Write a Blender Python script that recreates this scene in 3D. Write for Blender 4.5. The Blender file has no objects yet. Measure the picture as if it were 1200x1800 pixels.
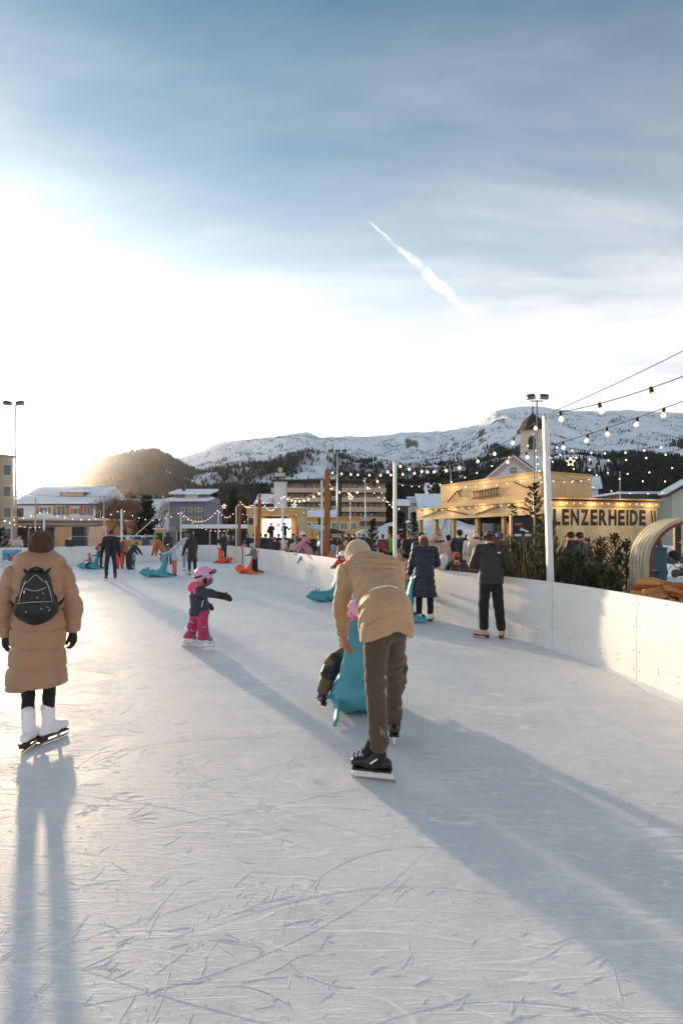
import bpy, math, random
import numpy as np
from mathutils import Vector, Matrix

R = math.radians
scene = bpy.context.scene
col = scene.collection
rng = np.random.default_rng(7)
random.seed(7)

# ------------------------------------------------------------------ camera
CH = 1.65                      # eye height
cam_d = bpy.data.cameras.new('camera')
cam_d.sensor_fit = 'VERTICAL'; cam_d.sensor_height = 36.0; cam_d.lens = 18.0
cam_d.shift_y = 40.0 / 1800.0
cam_d.clip_start = 0.05; cam_d.clip_end = 30000
cam = bpy.data.objects.new('camera', cam_d); col.objects.link(cam)
cam.location = (0, 0, CH); cam.rotation_euler = (R(90), 0, 0)
scene.camera = cam

# ------------------------------------------------------------------ sky and sun
SUN_AZ = math.atan2(-540, 900)          # left of the view axis
SUN_EL = R(6.2)
sun_dir = Vector((math.sin(SUN_AZ)*math.cos(SUN_EL), math.cos(SUN_AZ)*math.cos(SUN_EL), math.sin(SUN_EL)))
world = bpy.data.worlds.new('World'); scene.world = world; world.use_nodes = True
nt = world.node_tree; nt.nodes.clear()
def N(t, **kw):
    n = nt.nodes.new(t)
    for k, v in kw.items(): setattr(n, k, v)
    return n
def L(a, b): nt.links.new(a, b)
def M(op, a, b=None, c=None, clamp=False):
    n = N('ShaderNodeMath', operation=op, use_clamp=clamp)
    for i, v in enumerate((a, b, c)):
        if v is None: continue
        if isinstance(v, (int, float)): n.inputs[i].default_value = v
        else: L(v, n.inputs[i])
    return n.outputs[0]
def VM(op, a, b=None, out=0):
    n = N('ShaderNodeVectorMath', operation=op)
    for i, v in enumerate((a, b)):
        if v is None: continue
        if isinstance(v, (tuple, Vector)): n.inputs[i].default_value = v
        else: L(v, n.inputs[i])
    return n.outputs[out]
def RAMP(x, a, b, lo=0.0, hi=1.0):
    n = N('ShaderNodeMapRange', interpolation_type='SMOOTHSTEP')
    L(x, n.inputs['Value'])
    for k, v in (('From Min', a), ('From Max', b), ('To Min', lo), ('To Max', hi)): n.inputs[k].default_value = v
    return n.outputs['Result']
def NOISE(vec, scale, detail=4, rough=0.55, dist=0.0):
    n = N('ShaderNodeTexNoise'); L(vec, n.inputs['Vector'])
    n.inputs['Scale'].default_value = scale; n.inputs['Detail'].default_value = detail
    n.inputs['Roughness'].default_value = rough; n.inputs['Distortion'].default_value = dist
    return n.outputs['Fac']
def MIXC(f, a, b, mode='MIX'):
    n = N('ShaderNodeMix', data_type='RGBA', blend_type=mode)
    for s, v in ((n.inputs[0], f), (n.inputs[6], a), (n.inputs[7], b)):
        if isinstance(v, (int, float)): s.default_value = v
        elif isinstance(v, tuple): s.default_value = (*v, 1)
        else: L(v, s)
    return n.outputs[2]
sky = N('ShaderNodeTexSky', sky_type='NISHITA', sun_disc=False)
sky.sun_elevation = SUN_EL; sky.sun_rotation = SUN_AZ
sky.altitude = 1450; sky.air_density = 1.0; sky.dust_density = 1.6; sky.ozone_density = 1.6
gen = N('ShaderNodeTexCoord').outputs['Generated']
sep = N('ShaderNodeSeparateXYZ'); L(gen, sep.inputs[0])
dz = sep.outputs['Z']
zz = M('MAXIMUM', dz, 0.03)
px_, py_ = M('DIVIDE', sep.outputs['X'], M('ADD', zz, 0.12)), M('DIVIDE', sep.outputs['Y'], M('ADD', zz, 0.12))
comb = N('ShaderNodeCombineXYZ'); L(px_, comb.inputs[0]); L(py_, comb.inputs[1])
# streaky high veil cloud on a flat layer
mp = N('ShaderNodeMapping'); L(comb.outputs[0], mp.inputs['Vector'])
mp.inputs['Rotation'].default_value = (0, 0, R(35)); mp.inputs['Scale'].default_value = (0.5, 1.7, 1)
n1 = NOISE(mp.outputs[0], 0.9, 7, 0.6, 0.6)
n2 = NOISE(comb.outputs[0], 0.35, 4, 0.5, 0.3)
streak = RAMP(M('ADD', M('MULTIPLY', n1, 0.6), M('MULTIPLY', n2, 0.5)), 0.42, 0.72)
dots = VM('DOT_PRODUCT', gen, tuple(sun_dir), out=1)
cosang = M('MAXIMUM', dots, 0.0)
glow_w = M('POWER', cosang, 5.0)
glow_m = M('POWER', cosang, 60.0)
glow_n = M('POWER', cosang, 900.0)
low = RAMP(dz, 0.80, 0.16)                       # a thin layer is seen longer towards the horizon
veil = M('ADD', M('MULTIPLY', low, 0.58), M('MULTIPLY', streak, M('ADD', M('MULTIPLY', low, 0.62), 0.24)), clamp=True)
# contrail: thin stretched cloud along a great circle
def pdir(px, py): return Vector(((px-600)/900, 1, (940-py)/900)).normalized()
ca, cb = pdir(648, 388), pdir(895, 612)
cn = ca.cross(cb).normalized(); ct = cn.cross(ca).normalized()
cu = M('DIVIDE', VM('DOT_PRODUCT', gen, tuple(ct), out=1), math.asin(min(1, cb.dot(ct))))
cw = VM('DOT_PRODUCT', gen, tuple(cn), out=1)
wob = M('MULTIPLY', M('SUBTRACT', NOISE(gen, 14, 5, 0.6), 0.5), 0.018)
cwd = M('ABSOLUTE', M('ADD', cw, wob))
wid = M('MULTIPLY_ADD', RAMP(cu, 0.0, 0.55), 0.007, 0.0025)
cfac = M('SUBTRACT', 1.0, M('DIVIDE', cwd, wid), clamp=True)
cfac = M('MULTIPLY', cfac, M('MULTIPLY', RAMP(cu, -0.01, 0.04), RAMP(cu, 1.0, 0.45)))
front = RAMP(sep.outputs['Y'], 0.0, 0.2)
cfac = M('MULTIPLY', M('MULTIPLY', cfac, front), RAMP(NOISE(gen, 40, 4, 0.6), 0.35, 0.7, 0.04, 0.40))
SKY_STR = 0.10
base = MIXC(1.0, sky.outputs['Color'], (0.22, 0.44, 0.46), 'MULTIPLY')
# veil radiance: scattered sunlight, far stronger towards the sun
lum = M('ADD', M('ADD', M('MULTIPLY', glow_w, 2.2), M('MULTIPLY', glow_m, 12.0)), 2.45)
vc = N('ShaderNodeVectorMath', operation='SCALE'); vc.inputs[0].default_value = (1.0, 0.975, 0.955); L(lum, vc.inputs['Scale'])
skyc = MIXC(veil, base, vc.outputs[0])
cl2 = N('ShaderNodeVectorMath', operation='SCALE'); cl2.inputs[0].default_value = (1.0, 0.98, 0.97); L(M('MULTIPLY_ADD', lum, 1.0, 4.5), cl2.inputs['Scale'])
skyc = MIXC(cfac, skyc, cl2.outputs[0])
au = N('ShaderNodeVectorMath', operation='SCALE'); au.inputs[0].default_value = (1.0, 0.80, 0.52)
L(M('ADD', M('MULTIPLY', glow_n, 120.0), M('MULTIPLY', glow_m, 3.0)), au.inputs['Scale'])
skyc = VM('ADD', skyc, au.outputs[0])
bg = N('ShaderNodeBackground'); L(skyc, bg.inputs['Color']); bg.inputs['Strength'].default_value = SKY_STR
wo = N('ShaderNodeOutputWorld'); L(bg.outputs[0], wo.inputs['Surface'])
world.cycles.sampling_method = 'MANUAL'; world.cycles.sample_map_resolution = 1024

sun_d = bpy.data.lights.new('sun', 'SUN'); sun_d.energy = 1.7; sun_d.angle = R(1.6); sun_d.color = (1.0, 0.74, 0.48)
sun = bpy.data.objects.new('sun', sun_d); col.objects.link(sun)
sun.rotation_euler = sun_dir.to_track_quat('Z', 'Y').to_euler()

scene.view_settings.view_transform = 'Standard'; scene.view_settings.look = 'None'
scene.view_settings.gamma = 1.0; scene.view_settings.exposure = 2.22
scene.cycles.use_denoising = True; scene.cycles.use_adaptive_sampling = True; scene.cycles.adaptive_threshold = 0.025
scene.cycles.max_bounces = 6; scene.cycles.diffuse_bounces = 3; scene.cycles.glossy_bounces = 3
scene.cycles.transmission_bounces = 4; scene.cycles.transparent_max_bounces = 6
scene.cycles.sample_clamp_indirect = 6.0
scene.cycles.caustics_reflective = False; scene.cycles.caustics_refractive = False

# ------------------------------------------------------------------ helpers
def at(px, py, Y):
    "the world point seen at photo pixel (px, py) at depth Y"
    return Vector(((px-600)/900*Y, Y, CH + (940-py)/900*Y))
def gx(px, Y): return (px-600)/900*Y
def S(r, g, b):
    f = lambda c: (c/255/12.92) if c/255 <= 0.04045 else ((c/255+0.055)/1.055)**2.4
    return (f(r), f(g), f(b))

_mats = {}
def mat(name, color, rough=0.7, metal=0.0, var=0.0, vscale=6.0, bump=0.0, bscale=60.0, emit=None, estr=0.0, spec=0.5,
        sheen=0.0, trans=0.0, coat=0.0, stretch=None, bdist=0.01):
    if name in _mats: return _mats[name]
    m = bpy.data.materials.new(name); m.use_nodes = True
    t = m.node_tree; b = t.nodes['Principled BSDF']
    b.inputs['Base Color'].default_value = (*color, 1); b.inputs['Roughness'].default_value = rough
    b.inputs['Metallic'].default_value = metal; b.inputs['Specular IOR Level'].default_value = spec
    b.inputs['Sheen Weight'].default_value = sheen; b.inputs['Transmission Weight'].default_value = trans
    b.inputs['Coat Weight'].default_value = coat
    if emit: b.inputs['Emission Color'].default_value = (*emit, 1); b.inputs['Emission Strength'].default_value = estr
    if var or bump:
        tc = t.nodes.new('ShaderNodeTexCoord'); vec = tc.outputs['Object']
        if stretch:
            mp = t.nodes.new('ShaderNodeMapping'); mp.inputs['Scale'].default_value = stretch
            t.links.new(vec, mp.inputs[0]); vec = mp.outputs[0]
        if var:
            n = t.nodes.new('ShaderNodeTexNoise'); n.inputs['Scale'].default_value = vscale
            n.inputs['Detail'].default_value = 6; n.inputs['Roughness'].default_value = 0.6
            t.links.new(vec, n.inputs['Vector'])
            r = t.nodes.new('ShaderNodeMapRange'); t.links.new(n.outputs['Fac'], r.inputs[0])
            r.inputs[1].default_value = 0.25; r.inputs[2].default_value = 0.75
            r.inputs[3].default_value = 1-var; r.inputs[4].default_value = 1+var
            sc = t.nodes.new('ShaderNodeVectorMath'); sc.operation = 'SCALE'; sc.inputs[0].default_value = color
            t.links.new(r.outputs[0], sc.inputs['Scale']); t.links.new(sc.outputs[0], b.inputs['Base Color'])
        if bump:
            n = t.nodes.new('ShaderNodeTexNoise'); n.inputs['Scale'].default_value = bscale
            n.inputs['Detail'].default_value = 5; t.links.new(vec, n.inputs['Vector'])
            bp = t.nodes.new('ShaderNodeBump'); bp.inputs['Strength'].default_value = bump; bp.inputs['Distance'].default_value = bdist
            t.links.new(n.outputs['Fac'], bp.inputs['Height']); t.links.new(bp.outputs[0], b.inputs['Normal'])
    _mats[name] = m
    return m
def cloth(rgb, kind='cloth'):
    nm = f'{kind}_{rgb[0]}_{rgb[1]}_{rgb[2]}'
    c = S(*rgb)
    if kind == 'puffer': return mat(nm, c, 0.55, var=0.10, vscale=9, bump=0.35, bscale=28, sheen=0.15, bdist=0.012)
    if kind == 'knit': return mat(nm, c, 0.95, var=0.15, vscale=60, bump=0.6, bscale=190, sheen=0.3, bdist=0.004)
    if kind == 'shell': return mat(nm, c, 0.65, var=0.08, vscale=7, bump=0.45, bscale=18, sheen=0.1, bdist=0.015)
    if kind == 'smooth': return mat(nm, c, 0.35, var=0.04, vscale=8)
    return mat(nm, c, 0.88, var=0.12, vscale=10, bump=0.4, bscale=30, sheen=0.15, bdist=0.012)

def link(name, me, parent=None, material=None, kind=None, label=None, cat=None, group=None, smooth=False):
    o = bpy.data.objects.new(name, me); col.objects.link(o)
    if parent is not None: o.parent = parent
    if material is not None and me is not None:
        if not me.materials: me.materials.append(material)
    if kind: o['kind'] = kind
    if label: o['label'] = label
    if cat: o['category'] = cat
    if group: o['group'] = group
    if smooth and me is not None: me.shade_smooth()
    return o
def thing(name, label, cat, loc=(0, 0, 0), rz=0.0, group=None, scale=None):
    o = bpy.data.objects.new(name, None); col.objects.link(o)
    o.empty_display_size = 0.2
    o.location = loc; o.rotation_euler = (0, 0, rz); o['label'] = label; o['category'] = cat
    if group: o['group'] = group
    if scale: o.scale = (scale,)*3
    return o
def npmesh(name, V, F, mat_idx=None):
    "V (n,3) F (m,k) arrays of equal-size faces"
    me = bpy.data.meshes.new(name)
    V = np.asarray(V, np.float32); F = np.asarray(F, np.int32)
    k = F.shape[1]
    me.vertices.add(len(V)); me.vertices.foreach_set('co', V.ravel())
    me.loops.add(F.size); me.loops.foreach_set('vertex_index', F.ravel())
    me.polygons.add(len(F))
    me.polygons.foreach_set('loop_start', np.arange(0, F.size, k, dtype=np.int32))
    me.polygons.foreach_set('loop_total', np.full(len(F), k, np.int32))
    if mat_idx is not None: me.polygons.foreach_set('material_index', np.asarray(mat_idx, np.int32))
    me.update(calc_edges=True); me.validate()
    return me

class MB:
    "collects solids, then builds ONE mesh"
    def __init__(s): s.v = []; s.f = []
    def add(s, V, F):
        o = len(s.v); s.v += [tuple(p) for p in V]; s.f += [tuple(i+o for i in f) for f in F]; return s
    def box(s, x0, x1, y0, y1, z0, z1, T=None):
        V = [Vector((x, y, z)) for x in (x0, x1) for y in (y0, y1) for z in (z0, z1)]
        if T is not None: V = [T @ v for v in V]
        return s.add(V, [(0,1,3,2),(4,6,7,5),(0,4,5,1),(2,3,7,6),(0,2,6,4),(1,5,7,3)])
    def bar(s, a, b, w, h=None, up=(0, 0, 1)):
        a, b = Vector(a), Vector(b); h = w if h is None else h
        d = (b-a).normalized(); u = Vector(up)
        if abs(d.dot(u)) > 0.98: u = Vector((0, 1, 0))
        r = d.cross(u).normalized(); u = r.cross(d)
        V = [p + r*sx*w/2 + u*sz*h/2 for p in (a, b) for sx, sz in ((-1,-1),(1,-1),(1,1),(-1,1))]
        return s.add(V, [(3,2,1,0),(4,5,6,7),(0,1,5,4),(1,2,6,5),(2,3,7,6),(3,0,4,7)])
    def tube(s, pts, rads, n=8, cap=True):
        pts = [Vector(p) for p in pts]
        if isinstance(rads, (int, float)): rads = [rads]*len(pts)
        V = []; F = []; u = None
        for i, p in enumerate(pts):
            d = (pts[min(i+1, len(pts)-1)] - pts[max(i-1, 0)]).normalized()
            if u is None: u = d.orthogonal().normalized()
            u = (u - d*u.dot(d)).normalized(); w = d.cross(u)
            for k in range(n):
                a = 2*math.pi*k/n; V.append(p + (u*math.cos(a) + w*math.sin(a))*rads[i])
        for i in range(len(pts)-1):
            for k in range(n):
                a, b = i*n+k, i*n+(k+1) % n; F.append((a, b, b+n, a+n))
        if cap: F.append(tuple(range(n-1, -1, -1))); F.append(tuple(range((len(pts)-1)*n, len(pts)*n)))
        return s.add(V, F)
    def lathe(s, prof, n=12, c=(0, 0, 0)):
        V = []; F = []; c = Vector(c)
        for r, z in prof:
            for k in range(n):
                a = 2*math.pi*k/n; V.append(c + Vector((r*math.cos(a), r*math.sin(a), z)))
        for i in range(len(prof)-1):
            for k in range(n):
                a, b = i*n+k, i*n+(k+1) % n; F.append((a, b, b+n, a+n))
        F.append(tuple(range(n-1, -1, -1))); F.append(tuple(range((len(prof)-1)*n, len(prof)*n)))
        return s.add(V, F)
    def prism(s, poly, d, T=None):
        "poly: list of 2D (x,z), extruded along y from 0 to d"
        n = len(poly)
        V = [Vector((x, 0, z)) for x, z in poly] + [Vector((x, d, z)) for x, z in poly]
        if T is not None: V = [T @ v for v in V]
        F = [tuple(range(n)), tuple(range(2*n-1, n-1, -1))] + [(i, i+n, (i+1) % n + n, (i+1) % n) for i in range(n)]
        return s.add(V, F)
    def mesh(s, name='mesh'):
        me = bpy.data.meshes.new(name); me.from_pydata(s.v, [], s.f); me.update(); return me
    def build(s, name, material, parent=None, smooth=False, bevel=0.0, **kw):
        o = link(name, s.mesh(name), parent, material, smooth=smooth, **kw)
        if bevel:
            md = o.modifiers.new('bevel', 'BEVEL'); md.width = bevel; md.segments = 2; md.limit_method = 'ANGLE'
        return o

# value noise in numpy
_perm = rng.random((256, 256)).astype(np.float32)
def vnoise(x, y):
    xi, yi = np.floor(x).astype(int), np.floor(y).astype(int); fx, fy = x-xi, y-yi
    fx = fx*fx*(3-2*fx); fy = fy*fy*(3-2*fy)
    g = lambda a, b: _perm[a & 255, b & 255]
    return (g(xi, yi)*(1-fx)+g(xi+1, yi)*fx)*(1-fy) + (g(xi, yi+1)*(1-fx)+g(xi+1, yi+1)*fx)*fy
def fbm(x, y, o=5, rough=0.5):
    r = 0; a = 1; t = 0
    for i in range(o):
        r = r + a*vnoise(x+17.3*i, y-9.1*i); t += a; a *= rough; x = x*2.03; y = y*2.03
    return r/t
# ------------------------------------------------------------------ terrain
YR, Y0 = 5000.0, 520.0
rx = [-700, 0, 200, 300, 350, 390, 440, 500, 540, 562, 600, 640, 700, 780, 840, 872, 920, 1000, 1050, 1100, 1200, 1500, 2000]
ry = [905, 880, 850, 806, 795, 779, 773, 764, 757, 767, 769, 768, 762, 757, 745, 723, 716, 719, 724, 720, 725, 735, 760]
hx = [-700, -100, 0, 60, 100, 135, 200, 250, 275, 300, 330, 380, 460, 560]
hy = [905, 890, 872, 858, 838, 815, 800, 791, 789, 802, 822, 845, 880, 930]
YH = 2300.0
def terrain_z(px, Y):
    hr = (940-np.interp(px, rx, ry))/900*YR + CH
    jag = (fbm(px*0.018, Y*0+3.1, 5, 0.6)-0.5)*55
    s = np.clip((Y-Y0)/(YR-Y0), 0, 1.25)
    z = (hr+jag*np.clip(s*2-1, 0, 1))*np.where(s <= 1, s**1.22, 1-(s-1)*1.5)
    wx = (px-600)/900*Y
    rel = (fbm(wx/420+5, Y/520, 5)-0.5)
    z += rel*190*np.clip(s*3, 0, 1)*np.clip((1.0-s)*3, 0.0, 1)
    rdg = 1-np.abs(fbm(wx/260+40, Y/900+3, 5, 0.55)*2-1)
    z += (rdg-0.75)*150*np.clip((s-0.25)*2, 0, 1)*np.clip((1.02-s)*4, 0, 1)
    h2 = (940-np.interp(px, hx, hy))/900*YH + CH + (fbm(px*0.03, Y*0+9, 4)-0.5)*14
    s2 = np.clip((Y-Y0)/(YH-Y0), 0, 2)
    z2 = h2*np.where(s2 <= 1, s2**1.1, np.clip(1-(s2-1)*1.4, -1, 1)) + (fbm(wx/160, Y/200, 4)-0.5)*50*np.clip(s2*2, 0, 1)*np.clip((1-s2)*4, 0, 1)
    return np.maximum(z, z2), s, z2 > z
def forest_mask(px, Y, s, hill):
    wx = (px-600)/900*Y
    n = fbm(wx/330+70, Y/420+20, 5, 0.6)
    f = np.clip((0.37-s+(n-0.5)*0.66)*9, 0, 1)
    # clearing on the right slope
    sky_y = None
    f = np.where(hill, np.clip((0.93-(Y-Y0)/(YH-Y0)+(n-0.5)*0.55)*8, 0, 1)*np.clip((0.60-fbm(wx/120, Y/260+4, 4))*14, 0, 1), f)
    dx, dy = (px-1068)/58, (Y-1900)/210
    f = f*np.clip((dx*dx+dy*dy-1)*3+(n-0.5)*2.5, 0, 1)
    return f
npx, nY = 620, 260
pxs = np.linspace(-420, 1620, npx); Ys = Y0*(YR*1.12/Y0)**(np.linspace(0, 1, nY)**0.85)
PX, YY = np.meshgrid(pxs, Ys, indexing='ij')
TZ, TS, TH = terrain_z(PX, YY)
TZ[:, 0] = -0.6
TF = forest_mask(PX, YY, TS, TH)
V = np.stack([(PX-600)/900*YY, YY, TZ], -1).reshape(-1, 3)
ii, jj = np.meshgrid(np.arange(npx-1), np.arange(nY-1), indexing='ij')
a = (ii*nY+jj).ravel()
me = npmesh('mountains', V, np.stack([a, a+nY, a+nY+1, a+1], -1))
at_ = me.attributes.new('forest', 'FLOAT', 'POINT'); at_.data.foreach_set('value', TF.ravel().astype(np.float32))
m = bpy.data.materials.new('mountain_snow'); m.use_nodes = True; t = m.node_tree; b = t.nodes['Principled BSDF']
b.inputs['Roughness'].default_value = 0.9; b.inputs['Specular IOR Level'].default_value = 0.1
tc = t.nodes.new('ShaderNodeTexCoord'); geo = t.nodes.new('ShaderNodeNewGeometry')
sx = t.nodes.new('ShaderNodeSeparateXYZ'); t.links.new(geo.outputs['Normal'], sx.inputs[0])
nz = t.nodes.new('ShaderNodeTexNoise'); nz.inputs['Scale'].default_value = 0.012; nz.inputs['Detail'].default_value = 10; nz.inputs['Roughness'].default_value = 0.7
t.links.new(tc.outputs['Object'], nz.inputs['Vector'])
ad = t.nodes.new('ShaderNodeMath'); ad.operation = 'MULTIPLY_ADD'; t.links.new(nz.outputs['Fac'], ad.inputs[0]); ad.inputs[1].default_value = -0.55; t.links.new(sx.outputs['Z'], ad.inputs[2])
rr = t.nodes.new('ShaderNodeMapRange'); t.links.new(ad.outputs[0], rr.inputs[0]); rr.inputs[1].default_value = 0.38; rr.inputs[2].default_value = 0.47
mx = t.nodes.new('ShaderNodeMix'); mx.data_type = 'RGBA'; t.links.new(rr.outputs[0], mx.inputs[0])
mx.inputs[6].default_value = (0.10, 0.085, 0.075, 1); mx.inputs[7].default_value = (0.80, 0.83, 0.88, 1)
fa = t.nodes.new('ShaderNodeAttribute'); fa.attribute_name = 'forest'
mx2 = t.nodes.new('ShaderNodeMix'); mx2.data_type = 'RGBA'; t.links.new(fa.outputs['Fac'], mx2.inputs[0])
t.links.new(mx.outputs[2], mx2.inputs[6]); mx2.inputs[7].default_value = (0.05, 0.042, 0.032, 1)
t.links.new(mx2.outputs[2], b.inputs['Base Color'])
bp = t.nodes.new('ShaderNodeBump'); bp.inputs['Strength'].default_value = 0.5; bp.inputs['Distance'].default_value = 12
t.links.new(nz.outputs['Fac'], bp.inputs['Height']); t.links.new(bp.outputs[0], b.inputs['Normal'])
mountains = link('mountains', me, None, m, kind='structure', smooth=True)

# forest: every tree a two-tier spruce or larch, joined into masses nobody could count
def tree_mass(name, n, Ya, Yb, hmin, hmax, material, label, pxa=-150, pxb=1350, test=None, dens=None):
    r = np.random.default_rng(len(name)*31)
    px = r.uniform(pxa, pxb, n); Y = np.sqrt(r.uniform(Ya**2, Yb**2, n))
    z, s, hill = terrain_z(px, Y)
    f = forest_mask(px, Y, s, hill)
    if test is not None: keep = test(px, Y, s, f, hill, r)
    else: keep = r.random(n) < f
    px, Y, z = px[keep], Y[keep], z[keep]; k = len(px)
    h = r.uniform(hmin, hmax, k); w = h*r.uniform(0.16, 0.24, k); rot = r.uniform(0, 6.28, k)
    X = (px-600)/900*Y
    m_ = 5; ang = np.arange(m_)*2*math.pi/m_
    # tiers: lower skirt ring, apex mid; upper ring, apex
    tv = []; tf = []
    for (zb, zt, rw) in ((0.06, 0.62, 1.0), (0.36, 1.0, 0.68)):
        o = len(tv)
        for q in ang: tv.append((math.cos(q)*rw, math.sin(q)*rw, zb))
        tv.append((0, 0, zt))
        for i in range(m_): tf.append((o+i, o+(i+1) % m_, o+m_))
    tv = np.array(tv); tf = np.array(tf); nv = len(tv)
    jit = r.uniform(0.72, 1.25, (k, nv))
    ca_, sa_ = np.cos(rot)[:, None], np.sin(rot)[:, None]
    vx = (tv[:, 0]*ca_-tv[:, 1]*sa_)*w[:, None]*jit + X[:, None]
    vy = (tv[:, 0]*sa_+tv[:, 1]*ca_)*w[:, None]*jit + Y[:, None]
    vz = tv[:, 2]*h[:, None]*np.where(tv[:, 2] > 0.9, 1, jit) + z[:, None]-0.5
    V = np.stack([vx, vy, vz], -1).reshape(-1, 3)
    F = (tf[None] + (np.arange(k)*nv)[:, None, None]).reshape(-1, 3)
    me = npmesh(name, V, F)
    o = link(name, me, None, material, kind='stuff', label=label, cat='forest')
    return o
m_spruce = mat('spruce_far', (0.030, 0.034, 0.026), 0.95, var=0.5, vscale=0.03, spec=0.1)
m_larch = mat('larch_far', (0.085, 0.055, 0.035), 0.95, var=0.4, vscale=0.03, spec=0.1)
tree_mass('spruce_forest', 70000, 540, 3300, 13, 26, m_spruce, 'dark spruce forest covering the lower mountain slopes')
tree_mass('larch_wood', 9000, 530, 1250, 13, 22, m_larch, 'brown bare larches mixed into the lower forest edge',
          pxa=-150, pxb=600, test=lambda px, Y, s, f, hill, r: (r.random(len(px)) < f*np.clip(fbm((px-600)/900*Y/60, Y/60, 3)*3-1.1, 0, 1)))
tree_mass('dwarf_pine_scrub', 60000, 1700, 4600, 6, 14, m_spruce, 'scattered dark dwarf pines on the upper snow slopes',
          test=lambda px, Y, s, f, hill, r: (r.random(len(px)) < np.clip((fbm((px-600)/900*Y/110+7, Y/150, 5, 0.68)-0.46-(s-0.45)*0.20)*6, 0, 1)))

# ------------------------------------------------------------------ ground and ice
def snow_mat(name, c, bump, scale, var):
    return mat(name, c, 0.75, var=var, vscale=scale, bump=bump, bscale=scale*6, spec=0.25, bdist=0.06)
m_ground = snow_mat('plaza_snow', (0.66, 0.69, 0.74), 0.6, 0.9, 0.18)
gv = [(-9000, -300, -0.035), (9000, -300, -0.035), (9000, 2000, -0.035), (-9000, 2000, -0.035)]
link('ground', npmesh('ground', gv, [(0, 1, 2, 3)]), None, m_ground, kind='structure')

bx_ = [(-21.5, 24.3), (-18, 27), (-15, 29.2), (-12, 32), (-9.3, 33.9), (-8.0, 33.8), (-7.05, 32.2), (-4.7, 26.6), (-3.05, 22.9), (-0.55, 15.9), (0.05, 14.2),
       (1.19, 11.75), (1.95, 9.85), (3.02, 7.4), (3.38, 5.0), (3.3, 2.2), (2.6, -1.2), (1.0, -4.0), (-2.0, -6.0)]
def catmull(P, n=24):
    P = [np.array(p, float) for p in P]; P = [2*P[0]-P[1]] + P + [2*P[-1]-P[-2]]
    out = []
    for i in range(1, len(P)-2):
        p0, p1, p2, p3 = P[i-1:i+3]
        for k in range(n):
            u = k/n
            out.append(0.5*((2*p1)+(-p0+p2)*u+(2*p0-5*p1+4*p2-p3)*u*u+(-p0+3*p1-3*p2+p3)*u**3))
    out.append(P[-2]); return np.array(out)
BP = catmull(bx_)
seg = np.r_[0, np.cumsum(np.linalg.norm(np.diff(BP, axis=0), axis=1))]
def bpos(s_):
    x = np.interp(s_, seg, BP[:, 0]); y = np.interp(s_, seg, BP[:, 1])
    e = 0.15; tx = np.interp(s_+e, seg, BP[:, 0])-np.interp(s_-e, seg, BP[:, 0]); ty = np.interp(s_+e, seg, BP[:, 1])-np.interp(s_-e, seg, BP[:, 1])
    l = math.hypot(tx, ty)+1e-9; tx /= l; ty /= l
    return np.array([x, y]), np.array([tx, ty]), np.array([-ty, tx])     # normal points outwards (away from the ice)
def s_at_px(px, lo=0):
    "arc length where the barrier crosses photo column px"
    q = BP[:, 0]/np.maximum(BP[:, 1], 0.3)*900+600
    k = np.where((q[:-1] <= px) & (q[1:] > px) & (BP[:-1, 1] > 0.5))[0][-1]
    return seg[k]+(seg[k+1]-seg[k])*(px-q[k])/(q[k+1]-q[k])

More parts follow.
